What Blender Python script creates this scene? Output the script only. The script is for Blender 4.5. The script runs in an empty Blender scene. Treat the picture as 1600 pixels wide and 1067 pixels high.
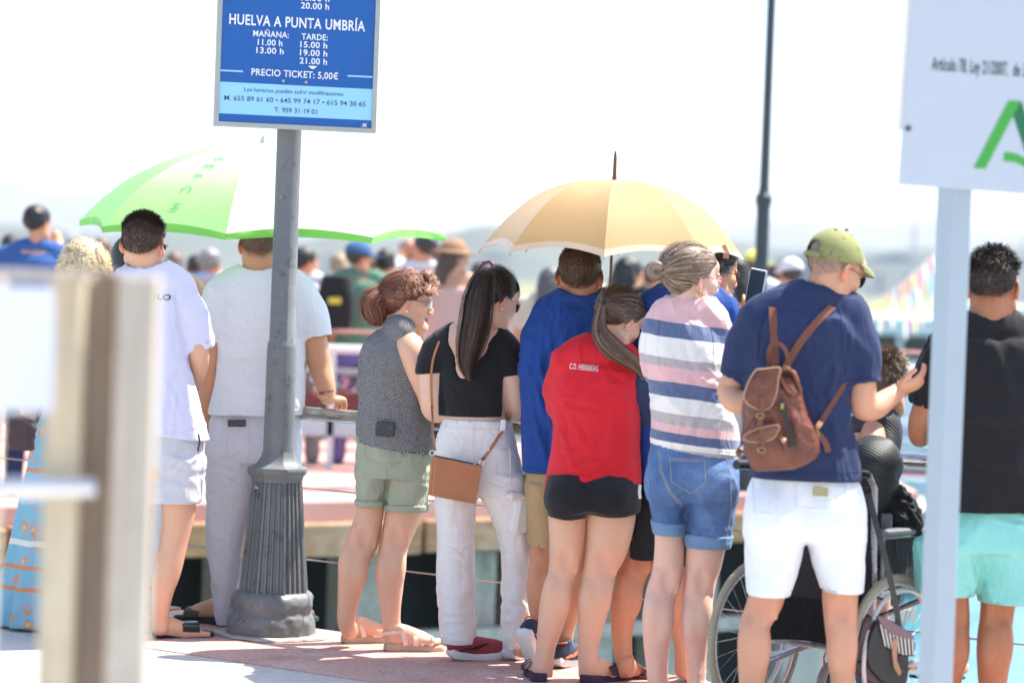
import bpy, math, random
import numpy as np
from mathutils import Vector, Matrix, Euler

random.seed(7)
RNG = np.random.RandomState(7)
SC = bpy.context.scene
COL = SC.collection

# ------------------------------------------------------------------ camera
FPX = 4444.4            # focal length in pixels of the 1600 px wide photograph
CAM_H = 1.55
ROLL = math.radians(2.1)
PITCH = math.radians(-1.334)
cam_data = bpy.data.cameras.new('camera')
cam_data.sensor_width = 36.0
cam_data.lens = 100.0
cam_data.clip_start = 0.1
cam_data.clip_end = 12000.0
cam_data.dof.use_dof = True
cam_data.dof.focus_distance = 11.1
cam_data.dof.aperture_fstop = 1.9
cam = bpy.data.objects.new('camera', cam_data)
COL.objects.link(cam)
CAM_R = (Matrix.Rotation(math.radians(90) + PITCH, 3, 'X') @ Matrix.Rotation(ROLL, 3, 'Z'))
cam.matrix_world = Matrix.Translation((0, 0, CAM_H)) @ CAM_R.to_4x4()
SC.camera = cam

# ------------------------------------------------------------------ light
SUN_ELEV = math.radians(60)
SUN_AZ = math.radians(62)      # clockwise from +Y (view direction) towards +X
world = bpy.data.worlds.new('World')
SC.world = world
world.use_nodes = True
wn = world.node_tree.nodes; wl = world.node_tree.links
wn.clear()
sky = wn.new('ShaderNodeTexSky'); sky.sky_type = 'NISHITA'; sky.sun_disc = False
sky.sun_elevation = SUN_ELEV; sky.sun_rotation = SUN_AZ
sky.air_density = .8; sky.dust_density = 1.5; sky.ozone_density = .5
bg = wn.new('ShaderNodeBackground'); bg.inputs['Strength'].default_value = 0.15
wo = wn.new('ShaderNodeOutputWorld')
wl.new(sky.outputs[0], bg.inputs[0]); wl.new(bg.outputs[0], wo.inputs[0])
sun_data = bpy.data.lights.new('sun', 'SUN'); sun_data.energy = 4.2; sun_data.angle = math.radians(0.6)
sun_data.color = (1.0, 0.95, 0.87)
sun = bpy.data.objects.new('sun', sun_data); COL.objects.link(sun)
sd = Vector((math.sin(SUN_AZ) * math.cos(SUN_ELEV), math.cos(SUN_AZ) * math.cos(SUN_ELEV), math.sin(SUN_ELEV)))
sun.rotation_euler = sd.to_track_quat('Z', 'Y').to_euler()
SC.view_settings.view_transform = 'Standard'
SC.view_settings.look = 'None'
SC.view_settings.gamma = 1.0
SC.view_settings.use_curve_mapping = False
SC.view_settings.exposure = 1.42
SC.render.engine = 'CYCLES'
SC.cycles.max_bounces = 8
SC.cycles.diffuse_bounces = 4
SC.cycles.volume_bounces = 0
SC.cycles.use_denoising = True

# ------------------------------------------------------------------ pixel -> place
def ray(px, py):
    v = Vector(((px - 800) / FPX, (533.5 - py) / FPX, -1.0))
    return CAM_R @ v
def P(px, py, D):
    """point of the place seen at pixel (px,py) of the photograph at forward distance D"""
    r = ray(px, py); t = D / r.y
    return np.array([r.x * t, D, CAM_H + r.z * t])
def G(px, py, z=0.0):
    r = ray(px, py); t = (z - CAM_H) / r.z
    return np.array([r.x * t, r.y * t, z])
def S(w, D):
    return w * D / FPX

# ------------------------------------------------------------------ objects
def link(o, parent=None):
    COL.objects.link(o)
    if parent is not None:
        o.parent = parent
    return o
def tag(o, label=None, cat=None, group=None, kind=None):
    if label: o['label'] = label
    if cat: o['category'] = cat
    if group: o['group'] = group
    if kind: o['kind'] = kind
    return o
def empty(name, loc, label=None, cat=None, group=None, rotz=0.0):
    o = bpy.data.objects.new(name, None); o.empty_display_size = 0.1
    o.location = loc; o.rotation_euler = (0, 0, rotz)
    COL.objects.link(o)
    return tag(o, label, cat, group)

def np_mesh(name, V, F, mat=None, smooth=True, cols=None):
    """V (n,3); F (m,4) or (m,3) int"""
    me = bpy.data.meshes.new(name)
    V = np.asarray(V, dtype=np.float32); F = np.asarray(F, dtype=np.int32)
    k = F.shape[1]
    me.vertices.add(len(V)); me.vertices.foreach_set('co', V.ravel())
    me.loops.add(F.size); me.loops.foreach_set('vertex_index', F.ravel())
    me.polygons.add(len(F))
    me.polygons.foreach_set('loop_start', np.arange(0, F.size, k, dtype=np.int32))
    if smooth: me.polygons.foreach_set('use_smooth', np.ones(len(F), dtype=bool))
    me.update(calc_edges=True)
    if cols is not None:
        a = me.color_attributes.new('Col', 'FLOAT_COLOR', 'POINT')
        c = np.ones((len(V), 4), dtype=np.float32); c[:, :3] = cols
        a.data.foreach_set('color', c.ravel())
    if mat: me.materials.append(mat)
    return me

class MB:
    """collects simple shapes, builds ONE mesh object"""
    def __init__(s): s.v = []; s.f = []
    def add(s, V, F):
        n = len(s.v); s.v += [tuple(map(float, p)) for p in V]
        s.f += [tuple(i + n for i in f) for f in F]
        return s
    def box(s, c, d, M=None, bev=0.0):
        x, y, z = [q / 2 for q in d]
        if bev <= 0:
            V = [(a, b, e) for a in (-x, x) for b in (-y, y) for e in (-z, z)]
            F = [(0, 1, 3, 2), (4, 6, 7, 5), (0, 4, 5, 1), (2, 3, 7, 6), (0, 2, 6, 4), (1, 5, 7, 3)]
        else:
            b = min(bev, x * .9, y * .9, z * .9); V = []; F = []
            # chamfered box through 3 slabs
            idx = {}
            for sx in (-1, 1):
                for sy in (-1, 1):
                    for sz in (-1, 1):
                        idx[(sx, sy, sz)] = len(V)
                        V += [(sx * x, sy * (y - b), sz * (z - b)), (sx * (x - b), sy * y, sz * (z - b)), (sx * (x - b), sy * (y - b), sz * z)]
            I = idx
            for sx in (-1, 1):
                q = [I[(sx, -1, -1)], I[(sx, 1, -1)], I[(sx, 1, 1)], I[(sx, -1, 1)]]; F.append(q if sx > 0 else q[::-1])
                q = [I[(-1, sx, -1)] + 1, I[(1, sx, -1)] + 1, I[(1, sx, 1)] + 1, I[(-1, sx, 1)] + 1]; F.append(q[::-1] if sx > 0 else q)
                q = [I[(-1, -1, sx)] + 2, I[(1, -1, sx)] + 2, I[(1, 1, sx)] + 2, I[(-1, 1, sx)] + 2]; F.append(q if sx > 0 else q[::-1])
            for a in (-1, 1):
                for c_ in (-1, 1):
                    F.append([I[(a, c_, -1)], I[(a, c_, 1)], I[(a, c_, 1)] + 1, I[(a, c_, -1)] + 1][::(-1 if a * c_ > 0 else 1)])
                    F.append([I[(a, -1, c_)], I[(a, 1, c_)], I[(a, 1, c_)] + 2, I[(a, -1, c_)] + 2][::(1 if a * c_ > 0 else -1)])
                    F.append([I[(-1, a, c_)] + 1, I[(1, a, c_)] + 1, I[(1, a, c_)] + 2, I[(-1, a, c_)] + 2][::(-1 if a * c_ > 0 else 1)])
                    for e in (-1, 1):
                        i = I[(a, c_, e)]; F.append([i, i + 1, i + 2][::(1 if a * c_ * e > 0 else -1)])
        out = []
        for p in V:
            p = Vector(p)
            if M is not None: p = M @ p
            out.append((p[0] + c[0], p[1] + c[1], p[2] + c[2]))
        return s.add(out, F)
    def tube(s, pts, r, n=8, cap=True, flat=1.0):
        pts = [Vector(p) for p in pts]; m = len(pts)
        rr = r if hasattr(r, '__len__') else [r] * m
        V = []; F = []; up = None
        for i, p in enumerate(pts):
            t = (pts[min(i + 1, m - 1)] - pts[max(i - 1, 0)]).normalized()
            if up is None:
                up = Vector((0, 0, 1)) if abs(t.z) < .9 else Vector((0, 1, 0))
            a = t.cross(up).normalized(); b = a.cross(t).normalized(); up = b
            for k in range(n):
                w = 2 * math.pi * k / n
                V.append(p + a * math.cos(w) * rr[i] + b * math.sin(w) * rr[i] * flat)
        for i in range(m - 1):
            for k in range(n):
                k2 = (k + 1) % n
                F.append((i * n + k, (i + 1) * n + k, (i + 1) * n + k2, i * n + k2))
        if cap:
            F.append(tuple(range(n))); F.append(tuple((m - 1) * n + k for k in range(n))[::-1])
        return s.add(V, F)
    def lathe(s, prof, c=(0, 0, 0), n=24, rot=0.0, mod=None):
        V = []; F = []
        for (r, z) in prof:
            for k in range(n):
                w = 2 * math.pi * k / n + rot
                q = r * (mod(w, z) if mod else 1.0)
                V.append((c[0] + q * math.cos(w), c[1] + q * math.sin(w), c[2] + z))
        m = len(prof)
        for i in range(m - 1):
            for k in range(n):
                k2 = (k + 1) % n
                F.append((i * n + k, i * n + k2, (i + 1) * n + k2, (i + 1) * n + k))
        F.append(tuple(range(n))[::-1]); F.append(tuple((m - 1) * n + k for k in range(n)))
        return s.add(V, F)
    def band(s, pts, nrm, w, t):
        """flat strap: centre line pts, surface normals nrm, width w, thickness t"""
        pts = [Vector(p) for p in pts]; m = len(pts); V = []; F = []
        for i, p in enumerate(pts):
            tg = (pts[min(i + 1, m - 1)] - pts[max(i - 1, 0)]).normalized()
            nn = Vector(nrm[i] if isinstance(nrm, list) else nrm).normalized()
            a = tg.cross(nn).normalized(); nn = a.cross(tg).normalized()
            ww = w[i] if hasattr(w, '__len__') else w
            V += [p + a * ww / 2 - nn * t / 2, p + a * ww / 2 + nn * t / 2, p - a * ww / 2 + nn * t / 2, p - a * ww / 2 - nn * t / 2]
        for i in range(m - 1):
            for k in range(4):
                k2 = (k + 1) % 4
                F.append((i * 4 + k, (i + 1) * 4 + k, (i + 1) * 4 + k2, i * 4 + k2))
        F.append((0, 1, 2, 3)); F.append(tuple((m - 1) * 4 + k for k in (3, 2, 1, 0)))
        return s.add(V, F)
    def prism(s, poly, a, b):
        """poly list of 2D, extruded; a=(origin,u,v) b = thickness vector"""
        o, u, v = [Vector(q) for q in a]; b = Vector(b); n = len(poly)
        V = [o + u * x + v * y for x, y in poly] + [o + u * x + v * y + b for x, y in poly]
        F = [tuple(range(n)), tuple(range(n, 2 * n))[::-1]] + [(i, i + n, (i + 1) % n + n, (i + 1) % n) for i in range(n)]
        return s.add(V, F)
    def mesh(s, name, mat, smooth=False, org=(0, 0, 0)):
        me = bpy.data.meshes.new(name)
        me.from_pydata([(p[0] - org[0], p[1] - org[1], p[2] - org[2]) for p in s.v], [], s.f)
        if smooth:
            me.polygons.foreach_set('use_smooth', [True] * len(me.polygons))
            try: me.set_sharp_from_angle(angle=math.radians(40))
            except Exception: pass
        me.materials.append(mat); me.update()
        return me
    def build(s, name, mat, parent=None, smooth=False):
        """vertices given in the frame of the world; parent's location is subtracted"""
        org = parent.get('_org', None) if parent is not None else None
        if org is None: org = (0, 0, 0)
        o = bpy.data.objects.new(name, s.mesh(name, mat, smooth, org))
        return link(o, parent)

def root(name, loc, label, cat, group=None):
    o = empty(name, loc, label, cat, group)
    o['_org'] = [float(q) for q in loc]
    return o
def sub(o, parent):
    """make o able to carry sub-parts drawn in world coordinates"""
    o['_org'] = list(parent['_org']) if '_org' in parent else [0, 0, 0]
    return o
def solo(name, mb, mat, label, cat, group=None, smooth=False, kind=None):
    """thing of a single mesh, its origin at its base"""
    v = np.array(mb.v); c = ((v[:, 0].min() + v[:, 0].max()) / 2, (v[:, 1].min() + v[:, 1].max()) / 2, v[:, 2].min())
    o = bpy.data.objects.new(name, mb.mesh(name, mat, smooth, c)); o.location = c
    link(o); return tag(o, label, cat, group, kind)

# ------------------------------------------------------------------ numpy noise
def _hash(i, j, k, s):
    n = (i * 374761393 + j * 668265263 + k * 1274126177 + s * 974634777) & 0xffffffff
    n = ((n ^ (n >> 13)) * 1274126177) & 0xffffffff
    return ((n ^ (n >> 16)) & 0xffffff) / float(0xffffff)
def noise(p, seed=0):
    """value noise -1..1, p (n,3)"""
    q = np.floor(p).astype(np.int64); f = p - q; f = f * f * f * (f * (f * 6 - 15) + 10)
    i, j, k = q[:, 0], q[:, 1], q[:, 2]; r = 0
    for a in (0, 1):
        wa = f[:, 0] if a else 1 - f[:, 0]
        for b in (0, 1):
            wb = f[:, 1] if b else 1 - f[:, 1]
            for c in (0, 1):
                wc = f[:, 2] if c else 1 - f[:, 2]
                r = r + wa * wb * wc * _hash(i + a, j + b, k + c, seed)
    return r * 2 - 1

# ------------------------------------------------------------------ SDF modelling
def spl(nodes, sub=4):
    """catmull-rom through rows of numbers"""
    A = np.asarray(nodes, float)
    if len(A) < 3 or sub <= 1:
        return A
    B = np.vstack([2 * A[0] - A[1], A, 2 * A[-1] - A[-2]]); out = []
    for i in range(1, len(B) - 2):
        p0, p1, p2, p3 = B[i - 1], B[i], B[i + 1], B[i + 2]
        for s_ in range(sub):
            t = s_ / sub
            out.append(0.5 * ((2 * p1) + (p2 - p0) * t + (2 * p0 - 5 * p1 + 4 * p2 - p3) * t * t + (3 * p1 - p0 - 3 * p2 + p3) * t ** 3))
    out.append(A[-1]); return np.array(out)

class F3:
    """signed distance field built of blended shapes; meshed with surface nets"""
    def __init__(s): s.pr = []
    def _a(s, fn, lo, hi, k, op): s.pr.append((fn, np.array(lo, float), np.array(hi, float), k, op)); return s
    def ell(s, c, r, k=.01, op='u', M=None):
        c = np.array(c, float); r = np.array(r, float); R = np.array(M if M is not None else np.eye(3), float); m = r.max()
        def fn(X, Y, Z):
            x, y, z = X - c[0], Y - c[1], Z - c[2]
            if M is not None:
                x, y, z = (R[0, 0] * x + R[1, 0] * y + R[2, 0] * z), (R[0, 1] * x + R[1, 1] * y + R[2, 1] * z), (R[0, 2] * x + R[1, 2] * y + R[2, 2] * z)
            k0 = np.sqrt((x / r[0]) ** 2 + (y / r[1]) ** 2 + (z / r[2]) ** 2)
            k1 = np.sqrt((x / r[0] ** 2) ** 2 + (y / r[1] ** 2) ** 2 + (z / r[2] ** 2) ** 2)
            return k0 * (k0 - 1) / np.maximum(k1, 1e-6)
        return s._a(fn, c - m, c + m, k, op)
    def chain(s, nodes, k=.01, op='u', sub=4, flat=None, k0=None):
        """nodes rows x,y,z,r ; flat=(axis3, factor) squeezes cross-section along axis"""
        N = spl(nodes, sub)
        for i in range(len(N) - 1):
            a, b = N[i, :3], N[i + 1, :3]; ra, rb = max(N[i, 3], 1e-4), max(N[i + 1, 3], 1e-4)
            ba = b - a; L = max((ba ** 2).sum(), 1e-9)
            def fn(X, Y, Z, a=a, ba=ba, ra=ra, rb=rb, L=L):
                x, y, z = X - a[0], Y - a[1], Z - a[2]
                t = np.clip((x * ba[0] + y * ba[1] + z * ba[2]) / L, 0, 1)
                x = x - t * ba[0]; y = y - t * ba[1]; z = z - t * ba[2]
                if flat is not None:
                    ax, fc = flat; d = x * ax[0] + y * ax[1] + z * ax[2]; q = (1 / fc - 1)
                    x = x + ax[0] * d * q; y = y + ax[1] * d * q; z = z + ax[2] * d * q
                return np.sqrt(x * x + y * y + z * z) - (ra + t * (rb - ra))
            m = max(ra, rb)
            s._a(fn, np.minimum(a, b) - m, np.maximum(a, b) + m, (k if (i == 0 or k0 is None) else k0), op)
        return s
    def sleeve(s, nodes, k=.028, sub=5, hollow=.010, depth=.035, flare=0):
        """tapered tube whose far end is cut square and hollowed"""
        N = spl(nodes, sub); a, b = N[-2, :3], N[-1, :3]; dr = (b - a) / np.linalg.norm(b - a)
        def fn(X, Y, Z):
            d = None
            for i in range(len(N) - 1):
                p, q = N[i, :3], N[i + 1, :3]; ba = q - p; L = max((ba ** 2).sum(), 1e-9)
                x, y, z = X - p[0], Y - p[1], Z - p[2]
                t = np.clip((x * ba[0] + y * ba[1] + z * ba[2]) / L, 0, 1)
                dd = np.sqrt((x - t * ba[0]) ** 2 + (y - t * ba[1]) ** 2 + (z - t * ba[2]) ** 2) - (N[i, 3] + t * (N[i + 1, 3] - N[i, 3]))
                d = dd if d is None else np.minimum(d, dd)
            e = (X - b[0]) * dr[0] + (Y - b[1]) * dr[1] + (Z - b[2]) * dr[2]
            o = np.maximum(d, e)
            if hollow: o = np.maximum(o, -np.maximum(d + hollow, -(e + depth)))
            return o
        m = N[:, 3].max()
        return s._a(fn, N[:, :3].min(0) - m, N[:, :3].max(0) + m, k, 'u')
    def loft(s, rows, k=.01, op='u', n=2.3, sub=5, round_=.004, slope=(0, 0), ripple=None, yaw=0.0, ends=True):
        """rows: z, cx, cy, rx, ry (any order of z)"""
        R = np.array(sorted(rows, key=lambda q: q[0]), float)
        T = spl(R, sub); z0, z1 = R[0, 0], R[-1, 0]
        T[:, 0] = np.maximum.accumulate(T[:, 0] + np.arange(len(T)) * 1e-7)
        T[:, 3:] = np.maximum(T[:, 3:], 1e-3)
        cxm, cym = R[:, 1].mean(), R[:, 2].mean(); cs, sn = math.cos(yaw), math.sin(yaw)
        def fn(X, Y, Z):
            sh = np.broadcast_shapes(X.shape, Y.shape, Z.shape)
            zt = Z - slope[0] * (X - cxm) - slope[1] * (Y - cym)
            zz = np.clip(zt, z0, z1)
            cx = np.interp(zz, T[:, 0], T[:, 1]); cy = np.interp(zz, T[:, 0], T[:, 2])
            rx = np.interp(zz, T[:, 0], T[:, 3]); ry = np.interp(zz, T[:, 0], T[:, 4])
            dx = X - cx; dy = Y - cy
            if yaw: dx, dy = dx * cs + dy * sn, -dx * sn + dy * cs
            q = (np.abs(dx / rx) ** n + np.abs(dy / ry) ** n) ** (1.0 / n)
            if ripple:
                th = np.arctan2(dy, dx); rp = ripple(th, zt); q = q / (1 + rp)
            d = (q - 1) * np.minimum(rx, ry)
            if ends:
                e = np.maximum(z0 - zt, zt - z1)
                d = np.maximum(d, e)
            return np.broadcast_to(d, sh)
        ex = max(T[:, 3].max(), 0); ey = T[:, 4].max(); m = max(ex, ey)
        sl = abs(slope[0]) * ex + abs(slope[1]) * ey
        lo = [(T[:, 1]).min() - (m if yaw else ex) * 1.05, T[:, 2].min() - (m if yaw else ey) * 1.05, z0 - sl]
        hi = [(T[:, 1]).max() + (m if yaw else ex) * 1.05, T[:, 2].max() + (m if yaw else ey) * 1.05, z1 + sl]
        return s._a(fn, lo, hi, k, op)
    def half(s, p, nrm, lo, hi, k=.002):
        """cut away everything on the side the normal points to"""
        p = np.array(p, float); nrm = np.array(nrm, float); nrm /= np.linalg.norm(nrm)
        fn = lambda X, Y, Z: -((X - p[0]) * nrm[0] + (Y - p[1]) * nrm[1] + (Z - p[2]) * nrm[2])
        return s._a(fn, lo, hi, k, 's')
    def offset(s, d):
        return s._a(d, (0, 0, 0), (0, 0, 0), 0, 'o')
    def merge(s, o): s.pr += o.pr; return s
    def mesh(s, h, pad=None):
        us = [p for p in s.pr if p[4] == 'u']
        lo = np.min([p[1] for p in us], 0) - .02; hi = np.max([p[2] for p in us], 0) + .02
        nn = np.ceil((hi - lo) / h).astype(int) + 1
        ax = [lo[i] + h * np.arange(nn[i]) for i in range(3)]
        Fd = np.full(nn, 1.0, dtype=np.float32)
        for fn, a, b, k, op in s.pr:
            if op == 'o':
                Fd -= fn; continue
            mg = k + 3 * h + .02
            i0 = np.clip(np.floor((a - mg - lo) / h).astype(int), 0, nn); i1 = np.clip(np.ceil((b + mg - lo) / h).astype(int) + 1, 0, nn)
            if (i1 <= i0).any(): continue
            sl = tuple(slice(i0[q], i1[q]) for q in range(3))
            X = ax[0][sl[0]][:, None, None]; Y = ax[1][sl[1]][None, :, None]; Z = ax[2][sl[2]][None, None, :]
            d = fn(X, Y, Z).astype(np.float32); cur = Fd[sl]
            if op == 'u':
                m = np.minimum(cur, d)
                if k > 0: m = m - np.maximum(k - np.abs(cur - d), 0) ** 2 / (4 * k)
            elif op == 's':
                m = np.maximum(cur, -d)
                if k > 0: m = m + np.maximum(k - np.abs(cur + d), 0) ** 2 / (4 * k)
            elif op == 'i':
                m = np.maximum(cur, d)
            Fd[sl] = m
        return nets(Fd, lo, h)

def nets(Fd, lo, h):
    ins = Fd < 0
    c = ins[:-1, :-1, :-1].astype(np.int8)
    for a, b, e in ((1, 0, 0), (0, 1, 0), (0, 0, 1), (1, 1, 0), (1, 0, 1), (0, 1, 1), (1, 1, 1)):
        c = c + ins[a:ins.shape[0] - 1 + a, b:ins.shape[1] - 1 + b, e:ins.shape[2] - 1 + e]
    act = (c > 0) & (c < 8)
    I, J, K = np.nonzero(act)
    idx = np.full(act.shape, -1, dtype=np.int32); idx[I, J, K] = np.arange(len(I))
    acc = np.zeros((len(I), 3)); cnt = np.zeros(len(I))
    cor = [(a, b, e) for a in (0, 1) for b in (0, 1) for e in (0, 1)]
    val = {q: Fd[I + q[0], J + q[1], K + q[2]].astype(float) for q in cor}
    for q in cor:
        for d in range(3):
            if q[d] == 0:
                r = list(q); r[d] = 1; r = tuple(r)
                va, vb = val[q], val[r]; cr = (va < 0) != (vb < 0)
                t = np.where(cr, va / np.where(cr, va - vb, 1), 0)
                for x in range(3):
                    acc[:, x] += np.where(cr, q[x] + (t if x == d else 0), 0)
                cnt += cr
    V = (acc / np.maximum(cnt, 1)[:, None] + np.stack([I, J, K], 1)) * h + lo
    FF = []
    nx, ny, nz = ins.shape
    # x edges
    def quads(d):
        s1 = [slice(None)] * 3; s2 = [slice(None)] * 3
        s1[d] = slice(0, -1); s2[d] = slice(1, None)
        A = ins[tuple(s1)]; B = ins[tuple(s2)]
        ch = A != B
        i, j, k = np.nonzero(ch); sg = A[i, j, k]
        o = [(1, 2), (2, 0), (0, 1)][d]
        p = np.stack([i, j, k], 1)
        ok = (p[:, o[0]] > 0) & (p[:, o[1]] > 0)
        for w in o: ok &= p[:, w] < act.shape[w]
        p = p[ok]; sg = sg[ok]
        def at(da, db):
            q = p.copy(); q[:, o[0]] -= da; q[:, o[1]] -= db
            return idx[q[:, 0], q[:, 1], q[:, 2]]
        Q = np.stack([at(1, 1), at(0, 1), at(0, 0), at(1, 0)], 1)
        Q[~sg] = Q[~sg][:, ::-1]
        return Q[(Q >= 0).all(1)]
    return V, np.vstack([quads(0), quads(1), quads(2)])

def vnormals(V, F):
    n = np.cross(V[F[:, 2]] - V[F[:, 0]], V[F[:, 3]] - V[F[:, 1]])
    N = np.zeros_like(V)
    for c in range(4):
        for x in range(3):
            N[:, x] += np.bincount(F[:, c], weights=n[:, x], minlength=len(V))
    return N / np.maximum(np.linalg.norm(N, axis=1), 1e-9)[:, None]

def relax(V, F, it=1):
    for _ in range(it):
        A = np.zeros_like(V); C = np.zeros(len(V))
        for a, b in ((0, 1), (1, 2), (2, 3), (3, 0)):
            for x in range(3):
                A[:, x] += np.bincount(F[:, a], weights=V[F[:, b], x], minlength=len(V)) + np.bincount(F[:, b], weights=V[F[:, a], x], minlength=len(V))
            C += np.bincount(F[:, a], minlength=len(V)) + np.bincount(F[:, b], minlength=len(V))
        V = V * .5 + .5 * A / np.maximum(C, 1)[:, None]
    return V

AMP = 1.75
def wrinkle(V, F, amp=.004, sc=(10, 10, 3), seed=0, creases=(), ramp=None, fine=.35):
    """cloth relief: stretched ridged noise + chosen creases (a, b, amp, width)"""
    N = vnormals(V, F); s = np.array(sc, float)
    w = np.stack([noise(V * 4 + 7, seed + 11), noise(V * 4 + 19, seed + 12), noise(V * 4 + 31, seed + 13)], 1)
    q = V * s + w * .9
    n1 = noise(q, seed); r = (1 - np.abs(n1)) ** 2.2 * 1.9 - .9
    th = .6 + .5 * noise(V * 3 + 50, seed + 20)      # second fold family runs aslant
    q2 = np.stack([q[:, 0] * np.cos(th) + q[:, 2] * np.sin(th) * 1.6, q[:, 1], q[:, 2] * np.cos(th) * 1.3 - q[:, 0] * np.sin(th) * .45], 1)
    n2 = (1 - np.abs(noise(q2 * 2.1 + 5, seed + 3))) ** 2.5 * 1.7 - .7
    m = np.clip(.5 + .75 * noise(V * 5 + 3, seed + 9), 0, 1)
    d = AMP * amp * (r * .8 * (m + .25) + n2 * fine * 1.6 * (1.25 - m))
    if ramp is not None: d = d * ramp(V)
    for (a, b, am, wd) in creases:
        a = np.array(a); b = np.array(b); ba = b - a; L = (ba ** 2).sum()
        t = np.clip(((V - a) @ ba) / L, 0, 1)
        e = V - a - t[:, None] * ba + w * wd * .35; e[:, 1] *= .22; dd = (e ** 2).sum(1)
        fall = np.minimum(1, 4 * t * (1 - t) + .25)
        d = d + am * fall * (np.exp(-dd / wd ** 2) - .6 * np.exp(-dd / (2.2 * wd) ** 2))
    d = d * (1 - sstep_(.25, .75, -N[:, 2]))
    return relax(V + N * d[:, None], F, 1)

def sstep_(a, b, x):
    t = np.clip((x - a) / (b - a), 0, 1); return t * t * (3 - 2 * t)
def meshobj(name, V, F, mat, parent=None, cols=None, smooth=True):
    org = np.array(parent['_org']) if parent is not None and '_org' in parent else np.zeros(3)
    o = bpy.data.objects.new(name, np_mesh(name, V - org, F, mat, smooth, cols))
    KEEP[o.name] = (V, F)
    return link(o, parent)
KEEP = {}

def joinVF(parts):
    """[(V,F,cols or None)] -> one"""
    Vs, Fs, Cs, n = [], [], [], 0
    for V, F_, C in parts:
        Vs.append(V); Fs.append(F_ + n); n += len(V); Cs.append(C)
    return np.vstack(Vs), np.vstack(Fs), (np.vstack(Cs) if Cs[0] is not None else None)

# ------------------------------------------------------------------ materials
def rgb(*h):
    """sRGB 0-255 -> linear"""
    return tuple(((c / 255) / 12.92 if c <= 10 else ((c / 255 + .055) / 1.055) ** 2.4) for c in h)
class NT:
    def __init__(s, name):
        s.m = bpy.data.materials.new(name); s.m.use_nodes = True
        s.n = s.m.node_tree.nodes; s.l = s.m.node_tree.links
        s.b = s.n['Principled BSDF']; s.out = s.n['Material Output']
    def new(s, t, **kw):
        n = s.n.new(t)
        for k, v in kw.items(): setattr(n, k, v)
        return n
    def lk(s, a, b): s.l.new(a, b)
    def coord(s, kind='Object', scale=(1, 1, 1), rot=(0, 0, 0)):
        tc = s.new('ShaderNodeTexCoord'); mp = s.new('ShaderNodeMapping')
        mp.inputs['Scale'].default_value = scale; mp.inputs['Rotation'].default_value = rot
        s.lk(tc.outputs[kind], mp.inputs[0]); return mp.outputs[0]
    def noise(s, vec, scale, detail=4, rough=.6, dist=0):
        n = s.new('ShaderNodeTexNoise'); n.inputs['Scale'].default_value = scale
        n.inputs['Detail'].default_value = detail; n.inputs['Roughness'].default_value = rough
        n.inputs['Distortion'].default_value = dist
        if vec is not None: s.lk(vec, n.inputs['Vector'])
        return n.outputs['Fac']
    def ramp(s, fac, stops, interp='LINEAR'):
        r = s.new('ShaderNodeValToRGB'); r.color_ramp.interpolation = interp
        e = r.color_ramp.elements
        while len(e) < len(stops): e.new(.5)
        for q, (p, c) in zip(e, stops):
            q.position = p; q.color = (c[0], c[1], c[2], 1) if hasattr(c, '__len__') else (c, c, c, 1)
        s.lk(fac, r.inputs[0]); return r.outputs[0]
    def mix(s, fac, a, b, typ='MIX'):
        n = s.new('ShaderNodeMix', data_type='RGBA', blend_type=typ)
        for i, v in ((0, fac), (6, a), (7, b)):
            if hasattr(v, 'links') or hasattr(v, 'is_linked'): s.lk(v, n.inputs[i])
            elif hasattr(v, '__len__'): n.inputs[i].default_value = (v[0], v[1], v[2], 1)
            else: n.inputs[i].default_value = v
        return n.outputs[2]
    def math(s, op, a, b=None):
        n = s.new('ShaderNodeMath', operation=op)
        for i, v in enumerate((a, b)):
            if v is None: continue
            if hasattr(v, 'is_linked'): s.lk(v, n.inputs[i])
            else: n.inputs[i].default_value = v
        return n.outputs[0]
    def bump(s, h, strength=.3, dist=.01, prev=None):
        b = s.new('ShaderNodeBump'); b.inputs['Strength'].default_value = strength; b.inputs['Distance'].default_value = dist
        s.lk(h, b.inputs['Height'])
        if prev is not None: s.lk(prev, b.inputs['Normal'])
        s.lk(b.outputs[0], s.b.inputs['Normal']); return b.outputs[0]
    def base(s, v):
        if hasattr(v, 'is_linked'): s.lk(v, s.b.inputs['Base Color'])
        else: s.b.inputs['Base Color'].default_value = (v[0], v[1], v[2], 1)
    def rough(s, v):
        if hasattr(v, 'is_linked'): s.lk(v, s.b.inputs['Roughness'])
        else: s.b.inputs['Roughness'].default_value = v

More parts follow.
